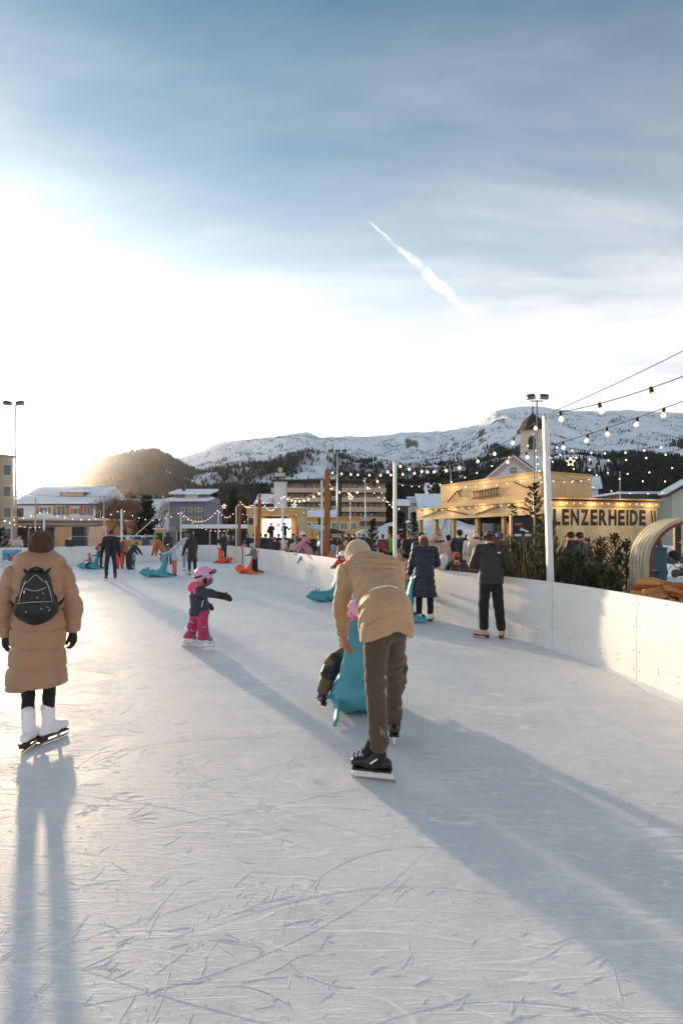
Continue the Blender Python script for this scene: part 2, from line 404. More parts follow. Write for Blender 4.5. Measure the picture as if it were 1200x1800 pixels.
# ice: fine grid near, polygon bounded by the barrier
def ice_material():
    m = bpy.data.materials.new('rink_ice'); m.use_nodes = True; t = m.node_tree; b = t.nodes['Principled BSDF']
    def n_(ty, **kw):
        x = t.nodes.new(ty)
        for k, v in kw.items(): setattr(x, k, v)
        return x
    def mth(op, a, b_=None, c=None, clamp=False):
        x = n_('ShaderNodeMath', operation=op, use_clamp=clamp)
        for i, v in enumerate((a, b_, c)):
            if v is None: continue
            if isinstance(v, (int, float)): x.inputs[i].default_value = v
            else: t.links.new(v, x.inputs[i])
        return x.outputs[0]
    def rng_(x, a, b_, lo=0.0, hi=1.0):
        r = n_('ShaderNodeMapRange', interpolation_type='SMOOTHSTEP'); t.links.new(x, r.inputs[0])
        for i, v in enumerate((a, b_, lo, hi)): r.inputs[i+1].default_value = v
        return r.outputs[0]
    co = n_('ShaderNodeTexCoord').outputs['Object']
    def noise(vec, sc, det=4, ro=0.55, di=0.0):
        x = n_('ShaderNodeTexNoise'); t.links.new(vec, x.inputs['Vector'])
        x.inputs['Scale'].default_value = sc; x.inputs['Detail'].default_value = det; x.inputs['Roughness'].default_value = ro; x.inputs['Distortion'].default_value = di
        return x.outputs['Fac']
    def mapv(rot, sc, off):
        x = n_('ShaderNodeMapping'); t.links.new(co, x.inputs[0]); x.inputs['Rotation'].default_value = (0, 0, R(rot)); x.inputs['Scale'].default_value = sc; x.inputs['Location'].default_value = off
        return x.outputs[0]
    # skate cuts: thin level lines of stretched noise, in several directions
    lines = None
    for i, (rot, sx_, sy_, w, scl) in enumerate(((12, 0.22, 2.2, 0.010, 1.0), (48, 0.25, 2.6, 0.009, 1.2), (-28, 0.22, 2.4, 0.009, 1.1), (80, 0.3, 2.0, 0.010, 1.3), (112, 0.3, 3.0, 0.010, 1.0), (-55, 0.35, 3.4, 0.012, 1.5))):
        v = mapv(rot, (sx_, sy_, 1), (i*7.3, i*3.1, 0))
        n = noise(v, scl*1.6, 1.5, 0.4, 0.25)
        l1 = mth('SUBTRACT', 1.0, mth('DIVIDE', mth('ABSOLUTE', mth('SUBTRACT', n, 0.5)), w), clamp=True)
        l2 = mth('SUBTRACT', 1.0, mth('DIVIDE', mth('ABSOLUTE', mth('SUBTRACT', n, 0.41)), w), clamp=True)
        l = mth('MAXIMUM', l1, l2)
        msk = rng_(noise(mapv(rot, (0.7, 0.9, 1), (i*11.3, 0, 0)), 1.3, 3), 0.47, 0.62)
        l = mth('MULTIPLY', l, msk)
        lines = l if lines is None else mth('MAXIMUM', lines, l)
    fine = noise(mapv(25, (3, 14, 1), (0, 0, 0)), 3.0, 6, 0.65, 0.4)
    fine2 = noise(mapv(-40, (3, 16, 1), (5, 0, 0)), 2.6, 6, 0.65, 0.4)
    grain = noise(co, 55, 5, 0.7)
    patch = noise(co, 0.55, 5, 0.6)
    patch2 = noise(co, 2.6, 6, 0.65)
    rubbed = rng_(mth('ADD', mth('MULTIPLY', patch, 0.6), mth('MULTIPLY', patch2, 0.4)), 0.38, 0.62)
    fine3 = noise(mapv(72, (2.5, 13, 1), (9, 0, 0)), 2.4, 6, 0.65, 0.5)
    fine4 = noise(mapv(108, (2.5, 15, 1), (3, 7, 0)), 2.1, 6, 0.65, 0.5)
    sc_ = mth('MAXIMUM', mth('MAXIMUM', rng_(fine, 0.52, 0.72), rng_(fine2, 0.54, 0.74)), mth('MAXIMUM', rng_(fine3, 0.53, 0.72), rng_(fine4, 0.54, 0.74)))
    white = mth('ADD', mth('MULTIPLY', rubbed, 0.42), mth('MULTIPLY', sc_, 0.50))
    white = mth('ADD', white, mth('MULTIPLY', rng_(grain, 0.45, 0.75), 0.20), clamp=True)
    white = mth('MAXIMUM', white, mth('MULTIPLY', lines, 0.9))
    mx = n_('ShaderNodeMix', data_type='RGBA'); t.links.new(white, mx.inputs[0])
    mx.inputs[6].default_value = (0.62, 0.635, 0.65, 1); mx.inputs[7].default_value = (0.93, 0.905, 0.89, 1)
    t.links.new(mx.outputs[2], b.inputs['Base Color'])
    t.links.new(rng_(white, 0.1, 0.9, 0.55, 0.85), b.inputs['Roughness'])
    b.inputs['IOR'].default_value = 1.31; b.inputs['Specular IOR Level'].default_value = 0.3
    hgt = mth('ADD', mth('ADD', mth('MULTIPLY', lines, 0.3), mth('MULTIPLY', sc_, 0.35)), mth('ADD', mth('MULTIPLY', grain, 0.6), mth('MULTIPLY', patch2, 0.5)))
    bp = n_('ShaderNodeBump'); bp.inputs['Strength'].default_value = 0.42; bp.inputs['Distance'].default_value = 0.006
    t.links.new(hgt, bp.inputs['Height']); t.links.new(bp.outputs[0], b.inputs['Normal'])
    return m
poly = [tuple(p)+(0.0,) for p in BP[::6]] + [(-30, -6.5, 0), (-34, 10, 0), (-28, 20, 0)]
me = bpy.data.meshes.new('ice_rink'); me.from_pydata(poly, [], [tuple(range(len(poly)))]); me.update()
link('ice_rink', me, None, ice_material(), kind='structure')

# ------------------------------------------------------------------ rink barrier
m_board = mat('board_plastic', (0.72, 0.715, 0.70), 0.42, var=0.09, vscale=1.2, bump=0.06, bscale=3, bdist=0.03)
t = m_board.node_tree; b = t.nodes['Principled BSDF']; src = b.inputs['Base Color'].links[0].from_socket
tc = t.nodes.new('ShaderNodeTexCoord'); mx = None
for k, (sc, lo, hi, c) in enumerate((((2.2, 2.2, 30), 0.66, 0.74, (0.34, 0.33, 0.32, 1)), ((9, 9, 60), 0.70, 0.76, (0.16, 0.15, 0.15, 1)))):     # blade and boot scuffs
    mp = t.nodes.new('ShaderNodeMapping'); mp.inputs['Scale'].default_value = sc; mp.inputs['Location'].default_value = (k*3.3, 0, k); t.links.new(tc.outputs['Object'], mp.inputs[0])
    n = t.nodes.new('ShaderNodeTexNoise'); n.inputs['Scale'].default_value = 1.4; n.inputs['Detail'].default_value = 3; n.inputs['Distortion'].default_value = 0.6; t.links.new(mp.outputs[0], n.inputs['Vector'])
    r_ = t.nodes.new('ShaderNodeMapRange'); t.links.new(n.outputs['Fac'], r_.inputs[0]); r_.inputs[1].default_value = lo; r_.inputs[2].default_value = hi; r_.inputs[4].default_value = 0.45
    mx = t.nodes.new('ShaderNodeMix'); mx.data_type = 'RGBA'; t.links.new(r_.outputs[0], mx.inputs[0]); t.links.new(src, mx.inputs[6]); mx.inputs[7].default_value = c; src = mx.outputs[2]
t.links.new(src, b.inputs['Base Color'])
m_screw = mat('screw_steel', (0.18, 0.17, 0.16), 0.4, metal=0.8)
m_seam = mat('barrier_steel', (0.45, 0.45, 0.44), 0.5, metal=0.6)
m_snowpile = mat('scraped_snow', (0.82, 0.85, 0.88), 0.8, var=0.1, vscale=20, bump=0.7, bscale=60, bdist=0.02)
BH, BT = 0.97, 0.035
barrier = thing('rink_barrier', 'white plastic rink barrier of flat panels curving round the ice', 'barrier')
s_key = s_at_px(970)
st = [s_key]
while st[-1] < seg[-1]-1.5: st.append(st[-1]+1.62)
st = sorted(st + [s_key-1.62*k for k in range(1, int(s_key/1.62))])
screw_me = MB().lathe([(0.007, 0), (0.007, 0.004), (0.003, 0.006)], 6).mesh('screw')
screw_me.materials.append(m_screw)
for a_, b_ in zip(st[:-1], st[1:]):
    n = 6; V = []; F = []
    ss = np.linspace(a_+0.004, b_-0.004, n+1)
    for q in ss:
        p, tg, nr = bpos(q)
        for (o, z) in ((0, 0.004), (0, BH-0.006), (0.006, BH), (BT-0.006, BH), (BT, BH-0.006), (BT, 0.004)):
            V.append((*(p+nr*o), z))
    for i in range(n):
        for k in range(6):
            u, w = i*6+k, i*6+(k+1) % 6; F.append((u, w, w+6, u+6))
    F.append(tuple(range(6))); F.append(tuple(range(n*6+5, n*6-1, -1)))
    mb = MB().add(V, F); pan = mb.build('panel', m_board, barrier)
    p, tg, nr = bpos(b_)
    Y = p[1]
    # post behind each joint
    T = Matrix.Translation((p[0], p[1], 0)) @ Matrix(((tg[0], nr[0], 0, 0), (tg[1], nr[1], 0, 0), (0, 0, 1, 0), (0, 0, 0, 1)))
    MB().box(-0.04, 0.04, BT+0.003, BT+0.06, 0.0, BH-0.02, T).build('post', m_seam, barrier)
    if 2 < Y < 12.5:
        for q, z in [(a_+0.05, zz_) for zz_ in (0.12, 0.33, 0.62, 0.86)] + [(b_-0.05, zz_) for zz_ in (0.12, 0.33, 0.62, 0.86)] + \
                    [(a_+f*1.62, zz_) for f in (0.22, 0.4, 0.6, 0.8) for zz_ in (0.17, 0.23)] + [(a_+f*1.62, 0.93) for f in (0.3, 0.7)]:
            p, tg, nr = bpos(q)
            sc_ = link('screw', screw_me, pan)
            sc_.location = (p[0], p[1], z+random.uniform(-0.01, 0.01))
            sc_.rotation_euler = Vector((-nr[0], -nr[1], 0)).to_track_quat('Z', 'Y').to_euler()
# thin ridge of scraped snow along the foot of the barrier
V = []; F = []; ss = np.arange(0.5, seg[-1]-0.5, 0.12); k = 0
for i, q in enumerate(ss):
    p, tg, nr = bpos(q); w = 0.03+0.10*fbm(np.array(q*1.3), np.array(0.5), 4)**2*2; h = 0.006+0.03*fbm(np.array(q*2.1), np.array(7.5), 4)**2
    for o, z in ((-0.002, h), (-w*0.5, h*0.6), (-w, 0.002)): V.append((*(p+nr*o), float(z)))
    if i:
        for c in (0, 1): F.append((3*i-3+c, 3*i+c, 3*i+c+1, 3*i-2+c))
link('snow_ridge', npmesh('snow_ridge', V, F), None, m_snowpile, kind='stuff', label='thin ridge of scraped snow along the barrier foot', cat='snow', smooth=True)

# ice shavings: raised curls and cuts left by blades
def shavings():
    r = np.random.default_rng(11); V = []; F = []
    def ribbon(x, y, a, ln, curv, w, h, n, jit):
        o = len(V)
        for j in range(n+1):
            u = j/n; e = math.sin(math.pi*min(max(u, 0.03), 0.97))**0.5; ww = w*e*(0.5+0.9*r.random()); hh = h*e*(0.2+1.0*r.random())
            nx, ny = -math.sin(a), math.cos(a)
            V.extend([(x-nx*ww, y-ny*ww, 0.0006), (x, y, 0.001+hh), (x+nx*ww, y+ny*ww, 0.0006)])
            if j:
                b_ = o+3*j; F.extend([(b_-3, b_, b_+1, b_-2), (b_-2, b_+1, b_+2, b_-1)])
            x += math.cos(a)*ln/n; y += math.sin(a)*ln/n; a += curv*ln/n+r.normal(0, jit)
    def inside(X, Y):
        q = np.argmin(np.hypot(BP[:, 0]-X, BP[:, 1]-Y)); return np.hypot(BP[q, 0]-X, BP[q, 1]-Y) > 0.3 and X < 3.0
    for i in range(70):            # long blade arcs
        Y = 1.3+10*r.random()**1.5; X = r.uniform(-0.75, 0.65)*Y
        if inside(X, Y): ribbon(X, Y, r.uniform(0, math.pi), r.uniform(0.5, 2.2), r.normal(0, 0.5), r.uniform(0.0008, 0.0016), r.uniform(0.0002, 0.0005), 26, 0.012)
    for i in range(760):            # short scrapes, in loose clusters
        Y = 1.3+7*r.random()**1.6; X = r.uniform(-0.72, 0.65)*Y
        if not inside(X, Y): continue
        a0 = r.uniform(0, math.pi)
        for k in range(r.integers(1, 5)):
            ribbon(X+r.normal(0, 0.05), Y+r.normal(0, 0.05), a0+r.normal(0, 0.25), min(r.lognormal(-2.7, 0.7), 0.4), r.normal(0, 2.0), r.uniform(0.0008, 0.0026), r.uniform(0.0003, 0.0009), 9, 0.10)
    for i in range(2600):           # crumbs
        Y = 1.3+6*r.random()**1.6; X = r.uniform(-0.72, 0.65)*Y
        if not inside(X, Y): continue
        q = r.uniform(0.001, 0.0038); o = len(V); a0 = r.uniform(0, 6.28)
        for k in range(4): V.append((X+q*math.cos(a0+k*1.57)*r.uniform(0.6, 1.4), Y+q*math.sin(a0+k*1.57)*r.uniform(0.6, 1.4), 0.0006))
        V.append((X, Y, q*r.uniform(0.5, 1.0)))
        for k in range(4): F.append((o+k, o+(k+1) % 4, o+4, o+4))
    Q = [f for f in F if f[2] != f[3]]; T_ = [f[:3] for f in F if f[2] == f[3]]
    me = bpy.data.meshes.new('ice_shavings'); me.from_pydata(V, [], Q+T_); me.update()
    link('ice_shavings', me, None, mat('ice_shaving', (0.88, 0.89, 0.90), 0.75), kind='stuff', label='raised curls of ice shaved up by skates', cat='ice', smooth=True)
shavings()
# ------------------------------------------------------------------ implicit surfaces (smooth unions of tapered limbs)
def A(v): return np.array(v, float)
def cone(a, b, ra, rb, k=0.02, n=None, s=1.0): return ('c', A(a), A(b), ra, rb, k, None if n is None else A(n), s)
def ell(c, r, k=0.02, R3=None, op=1): return ('e', A(c), A(r) if not np.isscalar(r) else A((r, r, r)), R3, k, op)
def cutp(p, n): return ('p', A(p), A(n)/np.linalg.norm(n))           # remove everything on the side n points to
def _dist(pr, P):
    if pr[0] == 'c':
        _, a, b, ra, rb, k, n, s = pr
        ab = b-a; L2 = max(ab @ ab, 1e-9)
        v = P-a; t = np.clip(v @ ab/L2, 0, 1); v = v-t[..., None]*ab
        if n is not None:
            v = v+n*((v @ n)*(1/s-1))[..., None]
            return (np.sqrt((v*v).sum(-1))-(ra+(rb-ra)*t))*min(1, (1+s)/2)
        return np.sqrt((v*v).sum(-1))-(ra+(rb-ra)*t)
    _, c, r, R3, k, op = pr
    v = P-c
    if R3 is not None: v = v @ R3
    q = v/r; k0 = np.sqrt((q*q).sum(-1)); k1 = np.sqrt(((q/r)**2).sum(-1))
    return np.where(k1 < 1e-9, -r.min(), k0*(k0-1)/np.maximum(k1, 1e-9))
def _bb(pr):
    if pr[0] == 'c':
        r = max(pr[3], pr[4])*max(1, pr[7]); return np.minimum(pr[1], pr[2])-r, np.maximum(pr[1], pr[2])+r
    r = pr[2].max() if pr[3] is not None else pr[2]
    return pr[1]-r, pr[1]+r
def sdf_mesh(name, prims, h, field=None, disp=None):
    "one closed surface round the smooth union of prims on a grid of step h"
    solid = [p for p in prims if p[0] != 'p' and not (p[0] == 'e' and p[5] < 0)]
    bbs = [_bb(p) for p in solid]; pad = 0.05+2*h
    lo = np.min([b[0] for b in bbs], 0)-pad; hi = np.max([b[1] for b in bbs], 0)+pad
    n = np.ceil((hi-lo)/h).astype(int)+1
    F = np.full(n, 0.5, np.float32)
    ax = [lo[i]+h*np.arange(n[i]) for i in range(3)]
    for p in prims:
        if p[0] == 'p':
            G = (ax[0][:, None, None]-p[1][0])*p[2][0]+(ax[1][None, :, None]-p[1][1])*p[2][1]+(ax[2][None, None, :]-p[1][2])*p[2][2]
            F = np.maximum(F, G.astype(np.float32)); continue
        k = p[5] if p[0] == 'c' else p[4]
        b0, b1 = _bb(p); m_ = max(k, 0)+2.5*h+0.02
        i0 = np.clip(np.floor((b0-m_-lo)/h).astype(int), 0, n-1); i1 = np.clip(np.ceil((b1+m_-lo)/h).astype(int)+1, 1, n)
        sl = tuple(slice(i0[i], i1[i]) for i in range(3))
        P = np.stack(np.meshgrid(*[ax[i][sl[i]] for i in range(3)], indexing='ij'), -1)
        d = _dist(p, P)
        if p[0] == 'e' and p[5] < 0: F[sl] = np.maximum(F[sl], -d); continue
        f = F[sl]
        if k > 1e-6:
            hh = np.clip(0.5+0.5*(f-d)/k, 0, 1); F[sl] = f+(d-f)*hh-k*hh*(1-hh)
        else: F[sl] = np.minimum(f, d)
    if field is not None: F = field(F, ax)
    S_ = F < 0
    cnt = sum(S_[i:n[0]-1+i, j:n[1]-1+j, k:n[2]-1+k].astype(np.int8) for i in (0, 1) for j in (0, 1) for k in (0, 1))
    mask = (cnt > 0) & (cnt < 8); I = np.stack(np.nonzero(mask), -1)
    idx = np.full(mask.shape, -1, np.int64); idx[mask] = np.arange(len(I))
    acc = np.zeros((len(I), 3)); w = np.zeros(len(I))
    cs = [(i, j, k) for i in (0, 1) for j in (0, 1) for k in (0, 1)]
    for a_ in cs:
        for b_ in cs:
            if sum(abs(a_[q]-b_[q]) for q in range(3)) != 1 or a_ > b_: continue
            fa = F[I[:, 0]+a_[0], I[:, 1]+a_[1], I[:, 2]+a_[2]]; fb = F[I[:, 0]+b_[0], I[:, 1]+b_[1], I[:, 2]+b_[2]]
            x = (fa < 0) != (fb < 0); t = fa[x]/(fa[x]-fb[x])
            acc[x] += A(a_)+t[:, None]*(A(b_)-A(a_)); w[x] += 1
    V = lo+h*(I+acc/w[:, None])
    Fs = []
    for axis in range(3):
        u, v = (axis+1) % 3, (axis+2) % 3
        s0 = [slice(None)]*3; s1 = [slice(None)]*3; s0[axis] = slice(0, -1); s1[axis] = slice(1, None)
        ch = S_[tuple(s0)] != S_[tuple(s1)]; E = np.stack(np.nonzero(ch), -1)
        E = E[(E[:, u] > 0) & (E[:, v] > 0) & (E[:, u] < n[u]-1) & (E[:, v] < n[v]-1)]
        ins = S_[E[:, 0], E[:, 1], E[:, 2]]
        def cell(du, dv):
            c = E.copy(); c[:, u] += du; c[:, v] += dv; return idx[c[:, 0], c[:, 1], c[:, 2]]
        q = np.stack([cell(-1, -1), cell(0, -1), cell(0, 0), cell(-1, 0)], -1)
        q[~ins] = q[~ins][:, ::-1]; Fs.append(q)
    Q = np.concatenate(Fs); Q = Q[(Q >= 0).all(1)]
    # one smoothing pass
    for _ in range(1):
        sm = np.zeros_like(V); ct = np.zeros(len(V))
        for i in range(4):
            for j in (1, 3): np.add.at(sm, Q[:, i], V[Q[:, (i+j) % 4]]); np.add.at(ct, Q[:, i], 1)
        ok = ct > 0; V[ok] = V[ok]*0.5+0.5*sm[ok]/ct[ok][:, None]
    if disp is not None:
        nn = np.zeros_like(V); fn = np.cross(V[Q[:, 2]]-V[Q[:, 0]], V[Q[:, 3]]-V[Q[:, 1]])
        for i in range(4): np.add.at(nn, Q[:, i], fn)
        nn /= np.linalg.norm(nn, axis=1)[:, None]+1e-12
        V = V+nn*disp(V, nn)[:, None]
    me = npmesh(name, V, Q); me.shade_smooth(); return me

def unit(v): v = A(v); return v/(np.linalg.norm(v)+1e-12)
def rotm(ax, ang):
    return np.array(Matrix.Rotation(ang, 3, Vector(ax)))

# ------------------------------------------------------------------ people
SKIN = [(214, 160, 130), (200, 145, 115), (222, 172, 145)]
def pose(h=1.72, lean=0, side=0, armR=((0.25, 0.05, -1), (0.15, 0.25, -1)), armL=((-0.25, 0.05, -1), (-0.15, 0.25, -1)),
         legR=((0.06, 0, -1), (0.02, -0.03, -1)), legL=((-0.06, 0, -1), (-0.02, -0.03, -1)), head=(0, 0), sole=0.03, seat=None, twist=0, child=False):
    "joints in metres, facing +Y, feet on z=0"
    s = h/1.75; hs = s*(1.0 if not child else 1.28*(1.0 if s > 0.6 else 1.1))
    J = {}; tl = 0.50*s*(1 if not child else 0.93)
    ll = s*(1 if not child else 0.95)
    thigh, shin = 0.43*ll, 0.41*ll
    lr = [(unit(legR[0])*thigh, unit(legR[1])*shin), (unit(legL[0])*thigh, unit(legL[1])*shin)]
    hipz = max(-(a[2]+b[2]) for a, b in lr)+0.085*s+sole
    if seat is not None: hipz = seat
    T = rotm((1, 0, 0), -R(lean)) @ rotm((0, 1, 0), R(side))
    P = A((0, 0, hipz)); J['pelvis'] = P
    J['chest'] = P+T @ A((0, 0, tl*0.68)); J['neck'] = P+T @ A((0, 0, tl*1.06))
    Tz = T @ rotm((0, 0, 1), R(twist))
    hd = T @ rotm((0, 0, 1), R(head[0])) @ rotm((1, 0, 0), R(head[1]))
    J['head'] = J['neck']+hd @ A((0, 0.03*hs, 0.145*hs)); J['HR'] = hd; J['T'] = T
    for nm, sg, arm, lg in (('R', 1, armR, lr[0]), ('L', -1, armL, lr[1])):
        J['sh'+nm] = P+Tz @ A((sg*0.185*s, 0, tl*0.93))
        J['el'+nm] = J['sh'+nm]+unit(arm[0])*0.275*s; J['wr'+nm] = J['el'+nm]+unit(arm[1])*0.245*s
        J['hi'+nm] = P+A((sg*0.085*s, 0, -0.02*s)); J['kn'+nm] = J['hi'+nm]+lg[0]; J['an'+nm] = J['kn'+nm]+lg[1]
        J['ft'+nm] = A((sg*0.2, 1, 0))
    J['s'] = s; J['hs'] = hs
    return J
def head_prims(J, detail=True):
    c, H, s = J['head'], J['HR'], J['hs']
    w = lambda v: c+H @ (A(v)*s)
    p = [ell(c, A((0.076, 0.094, 0.108))*s, 0.01, H), ell(w((0, 0.035, -0.07)), A((0.052, 0.055, 0.055))*s, 0.03*s, H),
         cone(w((0, -0.01, -0.06)), J['neck'], 0.052*s, 0.06*s, 0.02*s)]
    if detail:
        p += [cone(w((0, 0.09, 0.012)), w((0, 0.108, -0.022)), 0.009*s, 0.014*s, 0.012*s),
              ell(w((0.078, 0, -0.01)), A((0.012, 0.022, 0.032))*s, 0.006, H), ell(w((-0.078, 0, -0.01)), A((0.012, 0.022, 0.032))*s, 0.006, H),
              ell(w((0, 0.09, -0.055)), A((0.024, 0.012, 0.009))*s, 0.008, H),
              ell(w((0.032, 0.095, 0.012)), 0.014*s, 0, None, -1), ell(w((-0.032, 0.095, 0.012)), 0.014*s, 0, None, -1)]
    return p
def hand_prims(wr, d, nrm, s, curl=0.5, side=1, thick=1.0, spread=0.12):
    "palm, four unequal fingers with knuckle bends and a thumb leaving the side of the palm"
    d = unit(d); nrm = unit(A(nrm)-d*(A(nrm) @ d)); lat = np.cross(d, nrm)*side
    p = [cone(wr, wr+d*0.075*s, 0.027*s*thick, 0.030*s*thick, 0.01, nrm, 0.55)]
    p.append(cone(wr+d*0.03*s-lat*0.018*s, wr+d*0.08*s-lat*0.024*s, 0.02*s*thick, 0.016*s*thick, 0.012, nrm, 0.7))
    for i, (ln, off) in enumerate(((0.075, 0.027), (0.085, 0.009), (0.078, -0.010), (0.06, -0.028))):
        a = wr+d*0.082*s+lat*off*s; dd = unit(d+lat*off*spread*12); r = 0.0088*s*thick
        k1 = a+dd*ln*0.5*s+nrm*curl*0.012*s; k2 = k1+(dd*(1-curl*0.55)+nrm*curl)*ln*0.3*s; k3 = k2+(dd*(1-curl)+nrm*curl*1.3)*ln*0.26*s
        p += [cone(a, k1, r*1.08, r, 0.003), cone(k1, k2, r, r*0.95, 0.002), cone(k2, k3, r*0.95, r*0.8, 0.002)]
    a = wr+d*0.02*s+lat*0.024*s; k1 = a+d*0.035*s+lat*0.03*s+nrm*0.008*s; k2 = k1+d*0.032*s+lat*0.008*s+nrm*0.012*s*(1+curl)
    p += [cone(a, k1, 0.014*s*thick, 0.011*s*thick, 0.008), cone(k1, k2, 0.011*s*thick, 0.009*s*thick, 0.002)]
    return p
def wrinkle(amp, f=22.0, seed=0.0):
    def d(V, nn):
        w = np.sin(V[:, 2]*f*2.1+np.sin(V[:, 0]*f*0.7+seed)*1.8+np.sin(V[:, 1]*f*0.9)*1.5)*0.5+np.sin((V[:, 0]+V[:, 2]*0.6)*f*1.3+np.sin(V[:, 2]*f*0.8+seed)*2)*0.5
        return amp*w*np.clip(fbm(V[:, 0]*6+seed+20, V[:, 2]*6+V[:, 1]*4+30, 3)*2-0.3, 0, 1.4)
    return d
def quilt(seams_dir, period, amp, phase=0.0, wr=0.0):
    def d(V, nn):
        q = (V @ A(seams_dir))/period+phase; f = np.abs(np.sin(np.pi*q))
        base = amp*(np.sqrt(f)-1.0)
        return base+(wrinkle(wr, 30)(V, nn) if wr else 0)
    return d

def skate(J, side, parent, h, boot_rgb, blade=True, heel_rgb=(45, 30, 22), hockey=False):
    s = J['s']; an = J['an'+side]; f = unit(J['ft'+side]); up = A((0, 0, 1.0)) if 'up'+side not in J else unit(J['up'+side])
    f = unit(f-up*(f @ up)); r = np.cross(f, up)
    dn = an-up*0.055*s; toe = dn+f*0.15*s; heel = dn-f*0.05*s
    m = cloth(boot_rgb, 'smooth')
    pr = [cone(an+up*0.10*s-f*0.008*s, an, 0.050*s, 0.046*s, 0.02), cone(heel, dn+f*0.06*s, 0.036*s, 0.036*s, 0.02), cone(dn+f*0.04*s+up*0.012*s, toe-up*0.004*s, 0.042*s, 0.030*s, 0.03), cone(an, dn+f*0.05*s, 0.045*s, 0.04*s, 0.02)]
    me = sdf_mesh('boot', pr, h); bo = link('skate' if blade else 'boot', me, parent, m)
    if blade:
        zb = min(dn @ up-0.032*s, 1e9); b0 = dn-up*0.030*s
        gnd = an @ up-0.0
        mb = MB()
        T = Matrix(((f[0], r[0], up[0], b0[0]), (f[1], r[1], up[1], b0[1]), (f[2], r[2], up[2], b0[2]), (0, 0, 0, 1)))
        mb.box(-0.085*s, 0.165*s, -0.034*s, 0.034*s, -0.014*s, 0.0, T)
        if not hockey: mb.box(-0.085*s, -0.02*s, -0.028*s, 0.028*s, -0.034*s, -0.0145*s, T)
        so = mb.build('sole', mat('skate_sole_%d' % heel_rgb[0], S(*heel_rgb), 0.5), bo)
        mb = MB()
        if hockey:
            mb.prism([(-0.10*s, -0.060*s), (0.16*s, -0.060*s), (0.175*s, -0.045*s), (0.15*s, -0.0145*s), (0.05*s, -0.0145*s), (0.03*s, -0.032*s), (0.0*s, -0.032*s), (-0.02*s, -0.0145*s), (-0.085*s, -0.0145*s)], 0.016*s, T @ Matrix.Translation((0, -0.008*s, 0)))
            mb.build('blade_holder', mat('holder_white', S(226, 226, 230), 0.35), bo)
            MB().prism([(-0.105*s, -0.0605*s), (-0.11*s, -0.078*s), (0.165*s, -0.078*s), (0.178*s, -0.0605*s)], 0.005*s, T @ Matrix.Translation((0, -0.0025*s, 0))).build('blade', mat('blade_steel', (0.55, 0.54, 0.52), 0.25, metal=1.0), bo)
        else:
            mb.prism([(-0.10*s, -0.058*s), (0.17*s, -0.058*s), (0.185*s, -0.043*s), (0.175*s, -0.036*s), (-0.10*s, -0.040*s)], 0.005*s, T @ Matrix.Translation((0, -0.0025*s, 0)))
            for x in (-0.05, 0.09): mb.box((x-0.012)*s, (x+0.012)*s, -0.006*s, 0.006*s, -0.045*s, -0.0142*s, T)
            mb.build('blade', mat('blade_steel', (0.55, 0.54, 0.52), 0.25, metal=1.0), bo)
    return bo
def face(J, parent, smile=False, glasses=None):
    c, H, s = J['head'], J['HR'], J['hs']; w = lambda v: c+H @ (A(v)*s)
    for sg in (-1, 1):
        if glasses is None:
            link('eye', sdf_mesh('eye', [ell(w((sg*0.032, 0.082, 0.012)), 0.010*s, 0)], 0.004), parent, mat('eye_dark', (0.02, 0.015, 0.01), 0.2))
        link('eyebrow', sdf_mesh('eyebrow', [cone(w((sg*0.018, 0.093, 0.034)), w((sg*0.047, 0.082, 0.036)), 0.005*s, 0.004*s, 0)], 0.004), parent, mat('eyebrow', S(70, 45, 30), 0.9))
    link('mouth', sdf_mesh('mouth', [ell(w((0, 0.0985, -0.058)), A((0.022, 0.007, 0.012 if smile else 0.005))*s, 0, H)], 0.004), parent, mat('lips', S(150, 70, 65), 0.5))
    if glasses:
        link('goggles', sdf_mesh('goggles', [cone(w((-0.045, 0.080, 0.014)), w((0.045, 0.080, 0.014)), 0.027*s, 0.027*s, 0)], 0.006), parent, cloth(glasses, 'smooth'))

